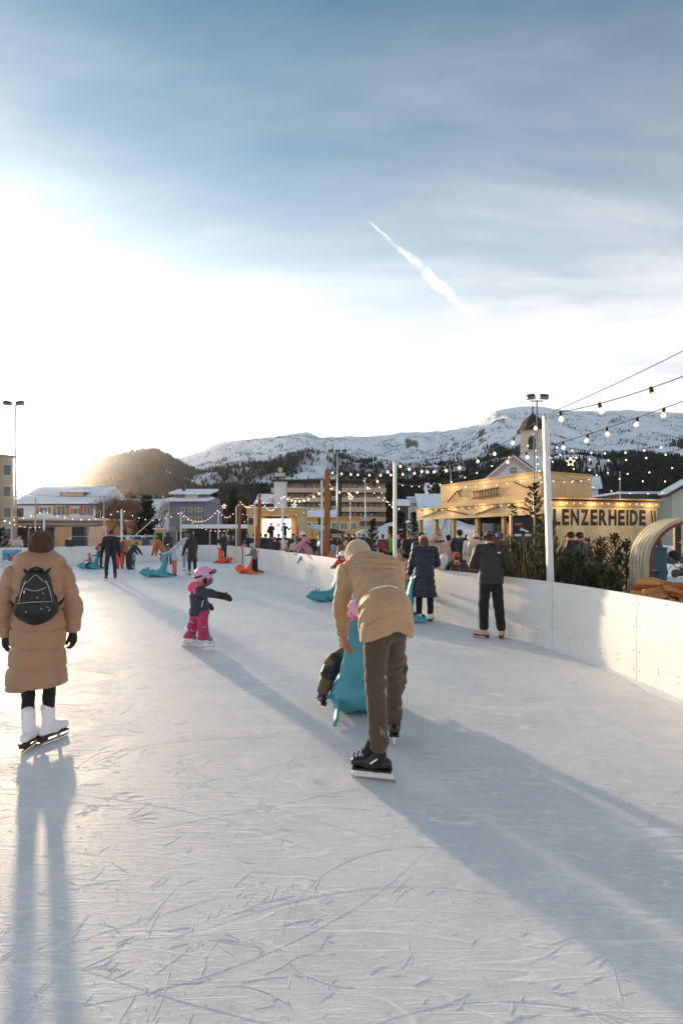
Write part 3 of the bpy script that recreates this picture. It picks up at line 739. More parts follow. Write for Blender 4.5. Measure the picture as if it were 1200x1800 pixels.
def person(label, loc, rz, J, Y, jacket=(40, 40, 45), jkind='puffer', trousers=(25, 25, 30), hat=('beanie', (60, 60, 60)), hair=(60, 40, 28), longhair=False,
           coat=0.12, thick=0.02, quilted=0.0, gloves=(20, 20, 22), shoes=('boot', (40, 30, 26)), skin=0, hood=None, backpack=None, group=None, facing=False, flare=0.0,
           yoke=None, scarf=None, tw=0.012, hands='mitt', smile=False, glasses=None, hood_up=False, legs=True, cuffs=None, coatr=1.0, coat_rgb2=None, pom=None):
    s, hs = J['s'], J['hs']; h = float(np.clip(Y/511*0.62, 0.0075, 0.021)); fine = Y < 9
    root = thing('person', label, 'person', loc, rz, group)
    T = J['T']; fwd = T @ A((0, 1, 0)); up = T @ A((0, 0, 1)); rt = T @ A((1, 0, 0))
    # one continuous body
    bp = head_prims(J, h < 0.016)
    bp += [cone(J['pelvis'], J['chest'], 0.12*s, 0.13*s, 0.03, fwd, 0.65), cone(J['chest'], J['neck'], 0.11*s, 0.05*s, 0.03, fwd, 0.7), cone(J['shL'], J['shR'], 0.05*s, 0.05*s, 0.03)]
    for q in 'LR':
        bp += [cone(J['sh'+q], J['el'+q], 0.045*s, 0.036*s, 0.02), cone(J['el'+q], J['wr'+q], 0.036*s, 0.026*s, 0.01)]
        if legs: bp += [cone(J['hi'+q], J['kn'+q], 0.075*s, 0.05*s, 0.02), cone(J['kn'+q], J['an'+q], 0.05*s, 0.034*s, 0.01)]
    hd = {}
    for q, sg in (('L', 1), ('R', -1)):
        d = unit(J['wr'+q]-J['el'+q]) if 'hd'+q not in J else unit(J['hd'+q])
        nrm = J.get('pn'+q, A((-0.3*(1 if q == 'R' else -1), 1, 0)))
        hs_ = s if not J.get('big') else s*J['big']
        if hands == 'fingers' or (fine and hands != 'mitt'): hd[q] = hand_prims(J['wr'+q], d, nrm, hs_, J.get('curl', 0.55), sg, 1.15 if gloves else 1.0)
        else:
            n_ = unit(nrm-d*(nrm @ d)); lat = np.cross(d, n_)*sg; w0 = J['wr'+q]
            hd[q] = [cone(w0-d*0.02*s, w0+d*0.10*hs_, 0.034*hs_, 0.04*hs_, 0.01, n_, 0.7), cone(w0+d*0.09*hs_, w0+d*0.145*hs_+n_*0.02*hs_, 0.038*hs_, 0.028*hs_, 0.02, n_, 0.7),
                     cone(w0+d*0.03*hs_+lat*0.02*hs_, w0+d*0.085*hs_+lat*0.055*hs_, 0.018*hs_, 0.014*hs_, 0.008)]
        if not gloves: bp += hd[q]
    link('body', sdf_mesh('body', bp, min(h, 0.018)), root, mat('skin_%d' % skin, S(*SKIN[skin]), 0.55, var=0.06, vscale=30))
    if gloves:
        for q in 'LR': link('glove', sdf_mesh('glove', hd[q], min(h, 0.012)), root, cloth(gloves))
    # jacket or coat
    tk = thick*s; hem = J['pelvis']-up*coat*s if coat < 0.25 else J['pelvis']+A((0, 0, -coat*s))
    if 'hem' in J: hem = J['hem']
    pr_ = max(0.135*s*coatr+tk, (0.168*s+tw) if legs else 0)
    jp = [cone(J['pelvis'], J['chest'], pr_, 0.150*s+tk, 0.05, fwd, 0.74), cone(J['chest'], J['neck']-up*0.03*s, 0.145*s+tk, 0.062*s+tk, 0.05, fwd, 0.74),
          cone(J['shL']*0.92+J['shR']*0.08, J['shR']*0.92+J['shL']*0.08, 0.066*s+tk, 0.066*s+tk, 0.05),
          cone(J['pelvis'], hem, pr_, max((0.150+flare)*s*coatr+tk, pr_+0.004), 0.05, fwd if coat < 0.25 else A((0, 1, 0)), 0.78), cutp(hem, hem-J['pelvis'])]
    slv = []
    for q in 'LR':
        jp.insert(0, cone(J['sh'+q], J['el'+q], 0.058*s+tk, 0.046*s+tk, 0.035)); e_ = unit(J['wr'+q]-J['el'+q])
        jp.insert(0, cone(J['el'+q], J['wr'+q]+e_*0.0*s, 0.046*s+tk, 0.034*s+tk*0.9, 0.02))
    if quilted:
        ds = quilt(J.get('qdir', (0, 0, 1)), quilted, 0.011+0.006*s, 0.3, 0.004)
    else: ds = wrinkle(0.006*s if jkind != 'knit' else 0.003, 16/s, loc[0]*3)
    jk = link('coat' if coat > 0.3 else 'jacket', sdf_mesh('jacket', jp, h, disp=ds), root, cloth(jacket, jkind))
    if yoke:
        yp = [cone(J['chest']+up*0.03*s, J['neck']-up*0.03*s, 0.150*s+tk, 0.066*s+tk, 0.05, fwd, 0.76), cone(J['shL']*0.9+J['shR']*0.1, J['shR']*0.9+J['shL']*0.1, 0.071*s+tk, 0.071*s+tk, 0.05), cutp(J['chest']+up*0.05*s, -up)]
        link('yoke', sdf_mesh('yoke', yp, h, disp=wrinkle(0.004*s, 16/s)), jk, cloth(yoke, jkind))
    hc = hood or jacket
    if hood_up:
        c, H = J['head'], J['HR']; w = lambda v: c+H @ (A(v)*hs)
        hp = [ell(w((0, -0.02, 0.015)), A((0.115, 0.13, 0.14))*hs, 0.03, H), cone(w((0, -0.04, -0.08)), J['neck']-up*0.02*s, 0.10*hs, 0.11*s, 0.05), ell(w((0, 0.12, -0.01)), A((0.075, 0.10, 0.095))*hs, 0, H, -1)]
        link('hood', sdf_mesh('hood', hp, h, disp=wrinkle(0.004, 18)), jk, cloth(hc, jkind))
    elif hood is not False:
        b = J['neck']-up*0.02*s
        hp = [cone(b+rt*0.075*s-fwd*0.03*s, b-fwd*0.10*s-up*0.02*s, 0.045*s, 0.055*s, 0.03), cone(b-rt*0.075*s-fwd*0.03*s, b-fwd*0.10*s-up*0.02*s, 0.045*s, 0.055*s, 0.03), cone(b+rt*0.07*s-fwd*0.03*s, b+fwd*0.06*s-up*0.02*s, 0.035*s, 0.03*s, 0.03), cone(b-rt*0.07*s-fwd*0.03*s, b+fwd*0.06*s-up*0.02*s, 0.035*s, 0.03*s, 0.03)]
        link('hood', sdf_mesh('hood', hp, h, disp=wrinkle(0.004, 18)), jk, cloth(hc, jkind))
    if scarf:
        b = J['neck']+up*0.0; ring = [b+(rt*math.cos(a)+fwd*math.sin(a))*0.075*s for a in np.linspace(0, 6.283, 9)]
        link('scarf', sdf_mesh('scarf', [cone(ring[i], ring[i+1], 0.04*s, 0.04*s, 0.02) for i in range(8)], h), root, cloth(scarf, 'knit'))
    # trousers
    if legs:
        tp = [cone(J['hiL']*0.8+J['hiR']*0.2, J['hiR']*0.8+J['hiL']*0.2, 0.092*s+tw, 0.092*s+tw, 0.03), cone(J['pelvis'], J['pelvis']+up*0.05*s, 0.12*s+tw, 0.12*s+tw, 0.03, fwd, 0.8)]
        for q in 'LR':
            tp += [cone(J['hi'+q], J['kn'+q], 0.078*s+tw, 0.062*s+tw, 0.03), cone(J['kn'+q], J['an'+q]+unit(J['kn'+q]-J['an'+q])*0.045*s, 0.060*s+tw, 0.044*s+tw*1.3, 0.02)]
        link('trousers', sdf_mesh('trousers', tp, h, disp=wrinkle(0.006*s, 17/s, loc[0])), root, cloth(trousers))
        for q in 'LR':
            kind, rgb = shoes
            skate(J, q, root, min(h, 0.012), rgb, blade=kind != 'boot', hockey=kind == 'hockey')
    # head cover and hair
    c, H = J['head'], J['HR']; w = lambda v: c+H @ (A(v)*hs); kind = hat[0]
    if hair is not None and not hood_up:
        hp = [ell(w((0, -0.018, 0.02)), A((0.086, 0.094, 0.108))*hs, 0.02, H)]
        if longhair: hp += [cone(w((0, -0.05, 0)), w((0, -0.075, -0.17)), 0.075*hs, 0.05*hs, 0.03), cone(w((0.06, -0.02, -0.02)), w((0.065, 0.0, -0.16)), 0.035*hs, 0.025*hs, 0.03), cone(w((-0.06, -0.02, -0.02)), w((-0.065, 0.0, -0.16)), 0.035*hs, 0.025*hs, 0.03)]
        hp += [ell(w((0, 0.115, -0.03)), A((0.062, 0.07, 0.085))*hs, 0, H, -1)]
        if kind not in ('helmet',): link('hair', sdf_mesh('hair', hp, min(h, 0.014), disp=wrinkle(0.006, 60)), root, mat('hair_%d_%d' % hair[:2], S(*hair), 0.6, var=0.3, vscale=60, bump=0.8, bscale=120))
    if kind == 'beanie':
        kp = [ell(w((0, -0.012, 0.045)), A((0.096, 0.108, 0.105))*hs, 0.01, H), cutp(w((0, 0, 0.02)), H @ A((0, 0.25, -1)))]
        hb = link('beanie', sdf_mesh('beanie', kp, min(h, 0.014)), root, cloth(hat[1], 'knit'))
        ring = [w((math.cos(a)*0.088, -0.012+math.sin(a)*0.100, 0.03+math.sin(a)*0.022)) for a in np.linspace(0, 6.283, 11)]
        link('cuff', sdf_mesh('cuff', [cone(ring[i], ring[i+1], 0.016*hs, 0.016*hs, 0.005) for i in range(10)], min(h, 0.012)), hb, cloth(hat[1], 'knit'))
        if pom: link('pompom', sdf_mesh('pompom', [ell(w((0, -0.02, 0.175)), 0.042*hs, 0)], min(h, 0.014), disp=wrinkle(0.006, 90)), hb, cloth(pom, 'knit'))
    elif kind == 'helmet':
        kp = [ell(w((0, -0.012, 0.035)), A((0.115, 0.135, 0.118))*hs, 0.01, H), cutp(w((0, 0, -0.02)), H @ A((0, 0.35, -1))), ell(w((0, 0.14, -0.055)), A((0.09, 0.075, 0.08))*hs, 0, H, -1)]
        hb = link('helmet', sdf_mesh('helmet', kp, min(h, 0.013)), root, cloth(hat[1], 'smooth'))
        if len(hat) > 2:
            ring = [w((math.cos(a)*0.117, -0.012+math.sin(a)*0.137, 0.035+math.sin(a)*0.02)) for a in np.linspace(0, 6.283, 15)]
            link('goggle_strap', sdf_mesh('goggle_strap', [cone(ring[i], ring[i+1], 0.017*hs, 0.017*hs, 0.004) for i in range(14)], min(h, 0.011)), hb, cloth(hat[2]))
        for sg in (-1, 1):
            link('ear_pad', sdf_mesh('ear_pad', [ell(w((sg*0.085, -0.005, -0.03)), A((0.028, 0.045, 0.055))*hs, 0, H)], min(h, 0.014)), hb, cloth((30, 28, 32)))
    elif kind == 'fur':
        kp = [ell(w((0, -0.012, 0.04)), A((0.112, 0.122, 0.10))*hs, 0.01, H), cutp(w((0, 0, -0.01)), H @ A((0, 0.2, -1)))]
        link('fur_hat', sdf_mesh('fur_hat', kp, min(h, 0.014), disp=wrinkle(0.008, 70)), root, cloth(hat[1], 'knit'))
    elif kind == 'cap':
        kp = [ell(w((0, -0.012, 0.045)), A((0.092, 0.105, 0.085))*hs, 0.01, H), cutp(w((0, 0, 0.035)), H @ A((0, 0, -1)))]
        hb = link('cap', sdf_mesh('cap', kp, min(h, 0.014)), root, cloth(hat[1]))
        link('peak', sdf_mesh('peak', [cone(w((-0.03, 0.10, 0.04)), w((0.03, 0.10, 0.04)), 0.06*hs, 0.06*hs, 0, H @ A((0, 0, 1)), 0.16)], 0.009), hb, cloth(hat[1]))
    if facing: face(J, root, smile, glasses)
    if backpack:
        c0 = (J['chest']+J['pelvis'])*0.5+up*0.06*s-fwd*(0.155*s+tk)
        bpk = link('backpack', sdf_mesh('backpack', [cone(c0-up*0.14*s, c0+up*0.13*s, 0.14*s, 0.12*s, 0.02, fwd, 0.62)], h), root, cloth(backpack))
        link('pocket', sdf_mesh('pocket', [cone(c0-up*0.11*s-fwd*0.07*s, c0-up*0.02*s-fwd*0.07*s, 0.10*s, 0.10*s, 0.02, fwd, 0.4)], h), bpk, cloth(backpack))
        for sg in (-1, 1):
            link('strap', sdf_mesh('strap', [cone(c0+up*0.12*s+rt*sg*0.07*s+fwd*0.03*s, J['neck']+rt*sg*0.09*s-up*0.015*s+fwd*0.02*s, 0.022*s, 0.024*s, 0.01), cone(J['neck']+rt*sg*0.09*s-up*0.015*s+fwd*0.02*s, J['chest']+rt*sg*0.12*s+fwd*(0.12*s+tk), 0.024*s, 0.02*s, 0.01)], min(h, 0.012)), bpk, cloth(backpack))
    return root

# ------------------------------------------------------------------ seal skating aids
TEAL, ORANGE = (70, 152, 168), (236, 92, 44)
def seal_meshes(h=0.012):
    # faces +Y: low head in front, broad tail rising behind with two grip horns, flippers on the ice
    pr = [ell((0, 0.16, 0.13), (0.165, 0.34, 0.135), 0.05), ell((0, 0.42, 0.175), (0.115, 0.14, 0.115), 0.07), cone((0, 0.50, 0.16), (0, 0.57, 0.15), 0.065, 0.045, 0.04),
          ell((0, -0.12, 0.14), (0.235, 0.20, 0.15), 0.06), cone((0, -0.16, 0.18), (0, -0.24, 0.36), 0.20, 0.150, 0.08, (0, 1, 0.2), 0.6), cone((0, -0.24, 0.36), (0, -0.27, 0.54), 0.150, 0.115, 0.05, (0, 1, 0), 0.45), cone((0, -0.27, 0.54), (0, -0.30, 0.70), 0.115, 0.10, 0.05, (0, 1, 0), 0.38),
          cone((0.03, -0.30, 0.70), (0.15, -0.35, 0.79), 0.05, 0.024, 0.04, (0, 1, 0), 0.6), cone((-0.03, -0.30, 0.70), (-0.15, -0.35, 0.79), 0.05, 0.024, 0.04, (0, 1, 0), 0.6),
          cone((0.06, 0.32, 0.28), (0.06, 0.31, 0.325), 0.022, 0.018, 0.02), cone((-0.06, 0.32, 0.28), (-0.06, 0.31, 0.325), 0.022, 0.018, 0.02),
          cone((0.17, -0.12, 0.12), (0.215, -0.50, 0.05), 0.085, 0.045, 0.03, (1, 0.1, 0.4), 0.42), cone((-0.17, -0.12, 0.12), (-0.215, -0.50, 0.05), 0.085, 0.045, 0.03, (-1, 0.1, 0.4), 0.42),
          cone((0.12, 0.25, 0.08), (0.24, 0.16, 0.03), 0.06, 0.03, 0.04, (0, 0, 1), 0.6), cone((-0.12, 0.25, 0.08), (-0.24, 0.16, 0.03), 0.06, 0.03, 0.04, (0, 0, 1), 0.6),
          ell((0, -0.34, 0.0), (0.08, 0.16, 0.06), 0, None, -1), cutp((0, 0, 0.004), (0, 0, -1))]
    body = sdf_mesh('seal_body', pr, h)
    eye = sdf_mesh('seal_eye', [ell((0.078, 0.50, 0.215), 0.014, 0)], 0.006)
    eye2 = sdf_mesh('seal_eye', [ell((-0.078, 0.50, 0.215), 0.014, 0)], 0.006)
    nose = sdf_mesh('seal_nose', [ell((0, 0.612, 0.155), (0.026, 0.014, 0.018), 0)], 0.006)
    return body, eye, eye2, nose
SEAL = seal_meshes(0.009)
SEAL_M = {'teal': None, 'orange': None}
def seal(color, label, loc, rz, scale=1.0):
    key = 'teal' if color == TEAL else 'orange'
    if SEAL_M[key] is None:
        b = SEAL[0].copy(); b.materials.clear(); b.materials.append(mat('seal_'+key, S(*color), 0.42, var=0.05, vscale=5, bump=0.05, bscale=30, coat=0.1)); SEAL_M[key] = b
    root = thing('seal_skating_aid', label, 'skating aid', loc, rz, 'seal shaped skating aids on the ice', scale)
    link('seal_body', SEAL_M[key], root)
    for nm, me in (('eye', SEAL[1]), ('eye', SEAL[2]), ('nose', SEAL[3])): link(nm, me, root, mat('seal_black', (0.01, 0.01, 0.01), 0.3))
    return root
# ------------------------------------------------------------------ the people in front
def seam_poly(pts, r, name, parent, material, n=5, bias=None):
    return MB().tube(pts, r, n).build(name, material, parent, smooth=True)

# --- woman in the long tan coat, seen from behind
def woman_tan():
    base = Vector((gx(68, 4.0), 4.0, 0))
    root = thing('person', 'person in long tan puffer coat with black backpack, skating away at the left edge', 'person', base, R(26)); root.scale = (0.85, 0.90, 1.0)
    h = 0.0085
    c_tan = cloth((166, 126, 96), 'puffer')
    # joints (local, facing +Y)
    hipz = 0.86
    legs = {'L': ((-0.085, 0.02, hipz), (-0.088, 0.05, 0.50), (-0.075, -0.02, 0.17)), 'R': ((0.085, 0.02, hipz), (0.085, 0.05, 0.50), (0.075, 0.06, 0.19))}
    headc = A((0.015, 0.09, 1.545)); H = rotm((0, 0, 1), R(-8)) @ rotm((1, 0, 0), R(-14))
    sh = {'L': (-0.205, 0.03, 1.33), 'R': (0.205, 0.03, 1.33)}; el = {'L': (-0.275, 0.02, 1.07), 'R': (0.285, 0.03, 1.06)}; wr = {'L': (-0.27, 0.12, 0.885), 'R': (0.275, 0.09, 0.88)}
    J = dict(head=headc, HR=H, neck=A((0.01, 0.06, 1.40)), s=0.97, hs=0.97)
    bp = head_prims(J) + [cone((0, 0, 0.9), (0, 0.02, 1.25), 0.13, 0.14, 0.03, (0, 1, 0), 0.65), cone((0, 0.02, 1.25), (0.01, 0.06, 1.40), 0.12, 0.055, 0.03)]
    for q in 'LR':
        bp += [cone(legs[q][0], legs[q][1], 0.075, 0.048, 0.02), cone(legs[q][1], legs[q][2], 0.048, 0.034, 0.01), cone(sh[q], el[q], 0.045, 0.036, 0.02), cone(el[q], wr[q], 0.036, 0.026, 0.02)]
    link('body', sdf_mesh('body', bp, 0.010), root, mat('skin_0', S(*SKIN[0]), 0.55, var=0.06, vscale=30))
    # coat: torso, skirt, quilted sections
    cp = [cone((0, 0, 0.88), (0, 0.015, 1.20), 0.200, 0.205, 0.06, (0, 1, 0), 0.76), cone((0, 0.015, 1.20), (0, 0.035, 1.34), 0.20, 0.135, 0.06, (0, 1, 0), 0.78),
          cone((-0.15, 0.03, 1.325), (0.15, 0.03, 1.325), 0.088, 0.088, 0.06), cone((0, 0, 0.90), (-0.012, 0.0, 0.50), 0.205, 0.248, 0.05, (0, 1, 0), 0.74), cutp((0, 0, 0.475), (0.05, 0, -1))]
    def dq(V, nn):
        z = V[:, 2]+0.012*np.sin(V[:, 0]*9)+0.006*np.sin(V[:, 0]*31+V[:, 1]*17)
        d = np.zeros(len(V))
        seams = [0.475, 0.625, 0.775, 0.925, 1.075, 1.20]
        dist = np.min([np.abs(z-q) for q in seams], 0)
        d = 0.009*np.clip(dist/0.05, 0, 1)**0.5-0.002-0.010*np.exp(-(dist/0.008)**2)
        d += 0.0055*np.sin(V[:, 0]*34+np.sin(V[:, 2]*40)*1.3)*np.exp(-dist/0.025)
        d += 0.006*(fbm(V[:, 0]*9+30, V[:, 2]*9+V[:, 1]*6+40, 4)-0.5)*2
        return d
    coat = link('coat', sdf_mesh('coat', cp, h, disp=dq), root, c_tan)
    for q in 'LR':
        sp = [cone(sh[q], el[q], 0.083, 0.080, 0.03), cone(el[q], wr[q], 0.080, 0.066, 0.03), cutp(A(wr[q]), A(wr[q])-A(el[q]))]
        ax = unit(A(wr[q])-A(sh[q]))
        def ds(V, nn, ax=ax, o=A(sh[q])):
            u = (V-o) @ ax+0.012*np.sin(V[:, 0]*20); dist = np.min([np.abs(u-k) for k in (-0.02, 0.085, 0.19, 0.295, 0.40, 0.50)], 0)
            return 0.005*np.clip(dist/0.04, 0, 1)**0.5-0.001-0.006*np.exp(-(dist/0.008)**2)+0.005*np.sin(V[:, 1]*40+V[:, 0]*30)*np.exp(-dist/0.02)+0.005*(fbm(V[:, 0]*12+3, V[:, 2]*12, 3)-0.5)*2
        link('sleeve', sdf_mesh('sleeve', sp, h, disp=ds), coat, c_tan)
        J['wr'] = A(wr[q])
        link('glove', sdf_mesh('glove', hand_prims(A(wr[q])+A((0, 0, -0.01)), A(((-0.05 if q == 'L' else 0.10), 0.15, -1)), A(((1 if q == 'L' else -1)*0.8, 0.5, 0)), 1.02, 0.85, 1 if q == 'L' else -1, 1.5), 0.007), root, cloth((18, 17, 18)))
    # big collar / hood folded round the neck
    hp = [cone((-0.10, 0.05, 1.43), (0.10, 0.05, 1.43), 0.105, 0.105, 0.05), cone((-0.09, -0.01, 1.40), (0.10, -0.01, 1.40), 0.10, 0.10, 0.05), cone((-0.12, 0.07, 1.37), (0.12, 0.07, 1.37), 0.10, 0.10, 0.05), cone((-0.07, -0.06, 1.345), (0.08, -0.06, 1.345), 0.075, 0.075, 0.05),
          ell((0.012, 0.11, 1.60), (0.096, 0.11, 0.15), 0, None, -1)]
    link('hood', sdf_mesh('hood', hp, h, disp=wrinkle(0.014, 17, 1.0)), coat, c_tan)
    # leggings, hat, hair wisps
    tp = []
    for q in 'LR': tp += [cone(legs[q][0], legs[q][1], 0.085, 0.062, 0.02), cone(legs[q][1], legs[q][2], 0.060, 0.047, 0.01)]
    link('leggings', sdf_mesh('leggings', tp, h, disp=wrinkle(0.004, 24)), root, cloth((20, 18, 19)))
    w = lambda v: headc+H @ A(v)
    kp = [ell(w((0, -0.01, 0.03)), A((0.105, 0.115, 0.105)), 0.01, H), ell(w((0, -0.03, -0.03)), A((0.10, 0.095, 0.08)), 0.03, H), cutp(w((0, 0, -0.07)), (0, 0, -1))]
    hat = link('hair', sdf_mesh('hair', kp, 0.0075, disp=lambda V, nn: 0.004*np.sin(V[:, 0]*130+np.sin(V[:, 2]*40)*2)+0.012*(fbm(V[:, 0]*30+5, V[:, 2]*30, 4)-0.5)), root, mat('hair_brown', S(74, 48, 32), 0.7, var=0.35, vscale=50, bump=0.8, bscale=140))
    mb = MB(); r = random.Random(5)
    for i in range(420):
        th, ph = r.uniform(0, 6.283), r.uniform(-0.1, 1.45)
        d = A((math.cos(th)*math.cos(ph)*0.104, math.sin(th)*math.cos(ph)*0.112, 0.03+math.sin(ph)*0.103)); tang = unit(A((r.uniform(-1, 1), r.uniform(-1, 1), r.uniform(-0.6, 0.5))))
        p0 = d*0.96; p1 = d*1.03+tang*0.02; p2 = d*r.uniform(1.06, 1.16)+tang*0.045
        mb.tube([w(p0), w(p1), w(p2)], [0.0011, 0.0009, 0.0004], 3, cap=False)
    mb.build('hair_wisps', mat('hair_wisp', S(110, 72, 46), 0.5), hat)
    mb = MB()
    for i in range(14):
        x = r.uniform(-0.06, 0.10); z0 = 1.50
        mb.tube([(x, 0.0, z0), (x+r.uniform(-0.03, 0.03), -0.075, 1.45), (x+r.uniform(-0.05, 0.05), -0.112-r.uniform(0, 0.004), 1.40-r.uniform(0, 0.06))], [0.003, 0.0022, 0.001], 4)
    mb.build('hair_strand', mat('hair_wisp', S(110, 72, 46), 0.5), hat)
    # white figure skates
    for q, f, dz_ in (('L', (0.45, 1, 0), 0), ('R', (1.0, 0.75, 0), 0.0)):
        JJ = dict(s=1.12); JJ['an'+q] = A((legs[q][2][0], legs[q][2][1], 0.162)); JJ['ft'+q] = A(f)
        JJ['up'+q] = A((0, -0.0, 1))
        sk = skate(JJ, q, root, 0.008, (236, 234, 238))
        link('boot_cuff', sdf_mesh('boot_cuff', [cone(A(legs[q][2])+A((0, 0, 0.0)), A(legs[q][2])+A((0, 0.0, 0.07)), 0.056, 0.058, 0)], 0.008), sk, cloth((236, 234, 238), 'smooth'))
    # backpack
    black = mat('backpack_nylon', S(20, 17, 17), 0.5, var=0.15, vscale=14, bump=0.3, bscale=22, bdist=0.01)
    y0 = -0.185
    bpr = [cone((0.0, y0, 1.00), (0.0, y0-0.0, 1.20), 0.165, 0.125, 0.04, (0, 1, 0), 0.52), ell((0, y0-0.01, 0.965), (0.175, 0.095, 0.075), 0.05)]
    bk = link('backpack', sdf_mesh('backpack', bpr, 0.008, disp=wrinkle(0.003, 30)), root, black)
    link('pocket', sdf_mesh('pocket', [cone((-0.09, y0-0.075, 0.985), (0.09, y0-0.075, 0.985), 0.075, 0.075, 0.02, (0, 1, 0), 0.42), cutp((0, 0, 1.055), (0, 0, 1))], 0.007), bk, black)
    bk.scale = (0.95, 1.0, 0.85); bk.location = (0, 0, 0.262)
    zip_ = mat('zip_steel', (0.62, 0.60, 0.58), 0.35, metal=0.9)
    def yb(x, z):   # rear surface of the pack
        t_ = min(max((z-1.0)/0.2, 0), 1); r_ = 0.165+(0.125-0.165)*t_
        zc = min(max(z, 1.0), 1.20); rr_ = max(r_*r_-x*x-(z-zc)**2, 0)
        return y0-0.52*math.sqrt(rr_)-0.006
    for sg in (-1, 1):
        MB().tube([(sg*0.135, yb(sg*0.135, 1.02), 1.02), (sg*0.122, yb(sg*0.122, 1.10), 1.10), (sg*0.10, yb(sg*0.10, 1.18), 1.18), (sg*0.078, yb(sg*0.078, 1.235), 1.235)], 0.0035, 5).build('zip', zip_, bk, smooth=True)
    MB().tube([(x, yb(x, 1.262-0.35*abs(x)+0.02*math.cos(x*40))-0.001, 1.262-0.35*abs(x)+0.02*math.cos(x*40)) for x in np.linspace(-0.10, 0.10, 13)], 0.0028, 5).build('zip', zip_, bk, smooth=True)
    MB().tube([(x, yb(x, 1.165-0.02*math.cos(x*22))-0.002, 1.165-0.02*math.cos(x*22)) for x in np.linspace(-0.085, 0.085, 11)], 0.0035, 5).build('zip', zip_, bk, smooth=True)
    MB().tube([(x, y0-0.100-0.012*math.cos(x*12), 1.052-0.4*x*x) for x in np.linspace(-0.135, 0.135, 13)], 0.0035, 5).build('zip', zip_, bk, smooth=True)
    MB().box(-0.095, -0.085, yb(-0.09, 1.15)-0.008, yb(-0.09, 1.15)-0.002, 1.125, 1.152).build('zip_pull', zip_, bk)
    deco = mat('printed_mark', S(212, 200, 180), 0.6)
    for x, z, a in ((0.06, 1.12, 0.6), (0.015, 1.085, -0.6), (0.05, 0.99, 0.9), (0.10, 1.0, 0.3), (0.115, 0.975, -0.7), (-0.07, 0.97, 0.5)):
        T = Matrix.Translation((x, y0-0.112 if z < 1.05 else yb(x, z)-0.002, z)) @ Matrix.Rotation(a, 4, 'Y')
        MB().box(-0.009, 0.009, -0.002, 0.002, -0.0025, 0.0025, T).build('printed_mark', deco, bk)
    MB().tube([(-0.055, y0+0.02, 1.275), (-0.05, y0+0.0, 1.325), (0, y0-0.005, 1.345), (0.05, y0+0.0, 1.325), (0.055, y0+0.02, 1.275)], 0.011, 8).build('handle', black, bk, smooth=True)
    for sg in (-1, 1):
        MB().tube([(sg*0.06, y0+0.03, 1.27), (sg*0.12, -0.09, 1.345), (sg*0.16, 0.0, 1.40), (sg*0.17, 0.10, 1.36)], 0.016, 6).build('strap', black, bk, smooth=True)
        MB().tube([(sg*0.14, y0+0.03, 0.98), (sg*0.19, -0.10, 1.0), (sg*0.225, -0.02, 1.06)], 0.014, 6).build('strap', black, bk, smooth=True)
        link('side_pocket', sdf_mesh('side_pocket', [cone((sg*0.155, y0+0.03, 0.96), (sg*0.15, y0+0.03, 1.06), 0.045, 0.035, 0.02, (1, 0, 0), 0.6)], 0.008), bk, black)
woman_tan()

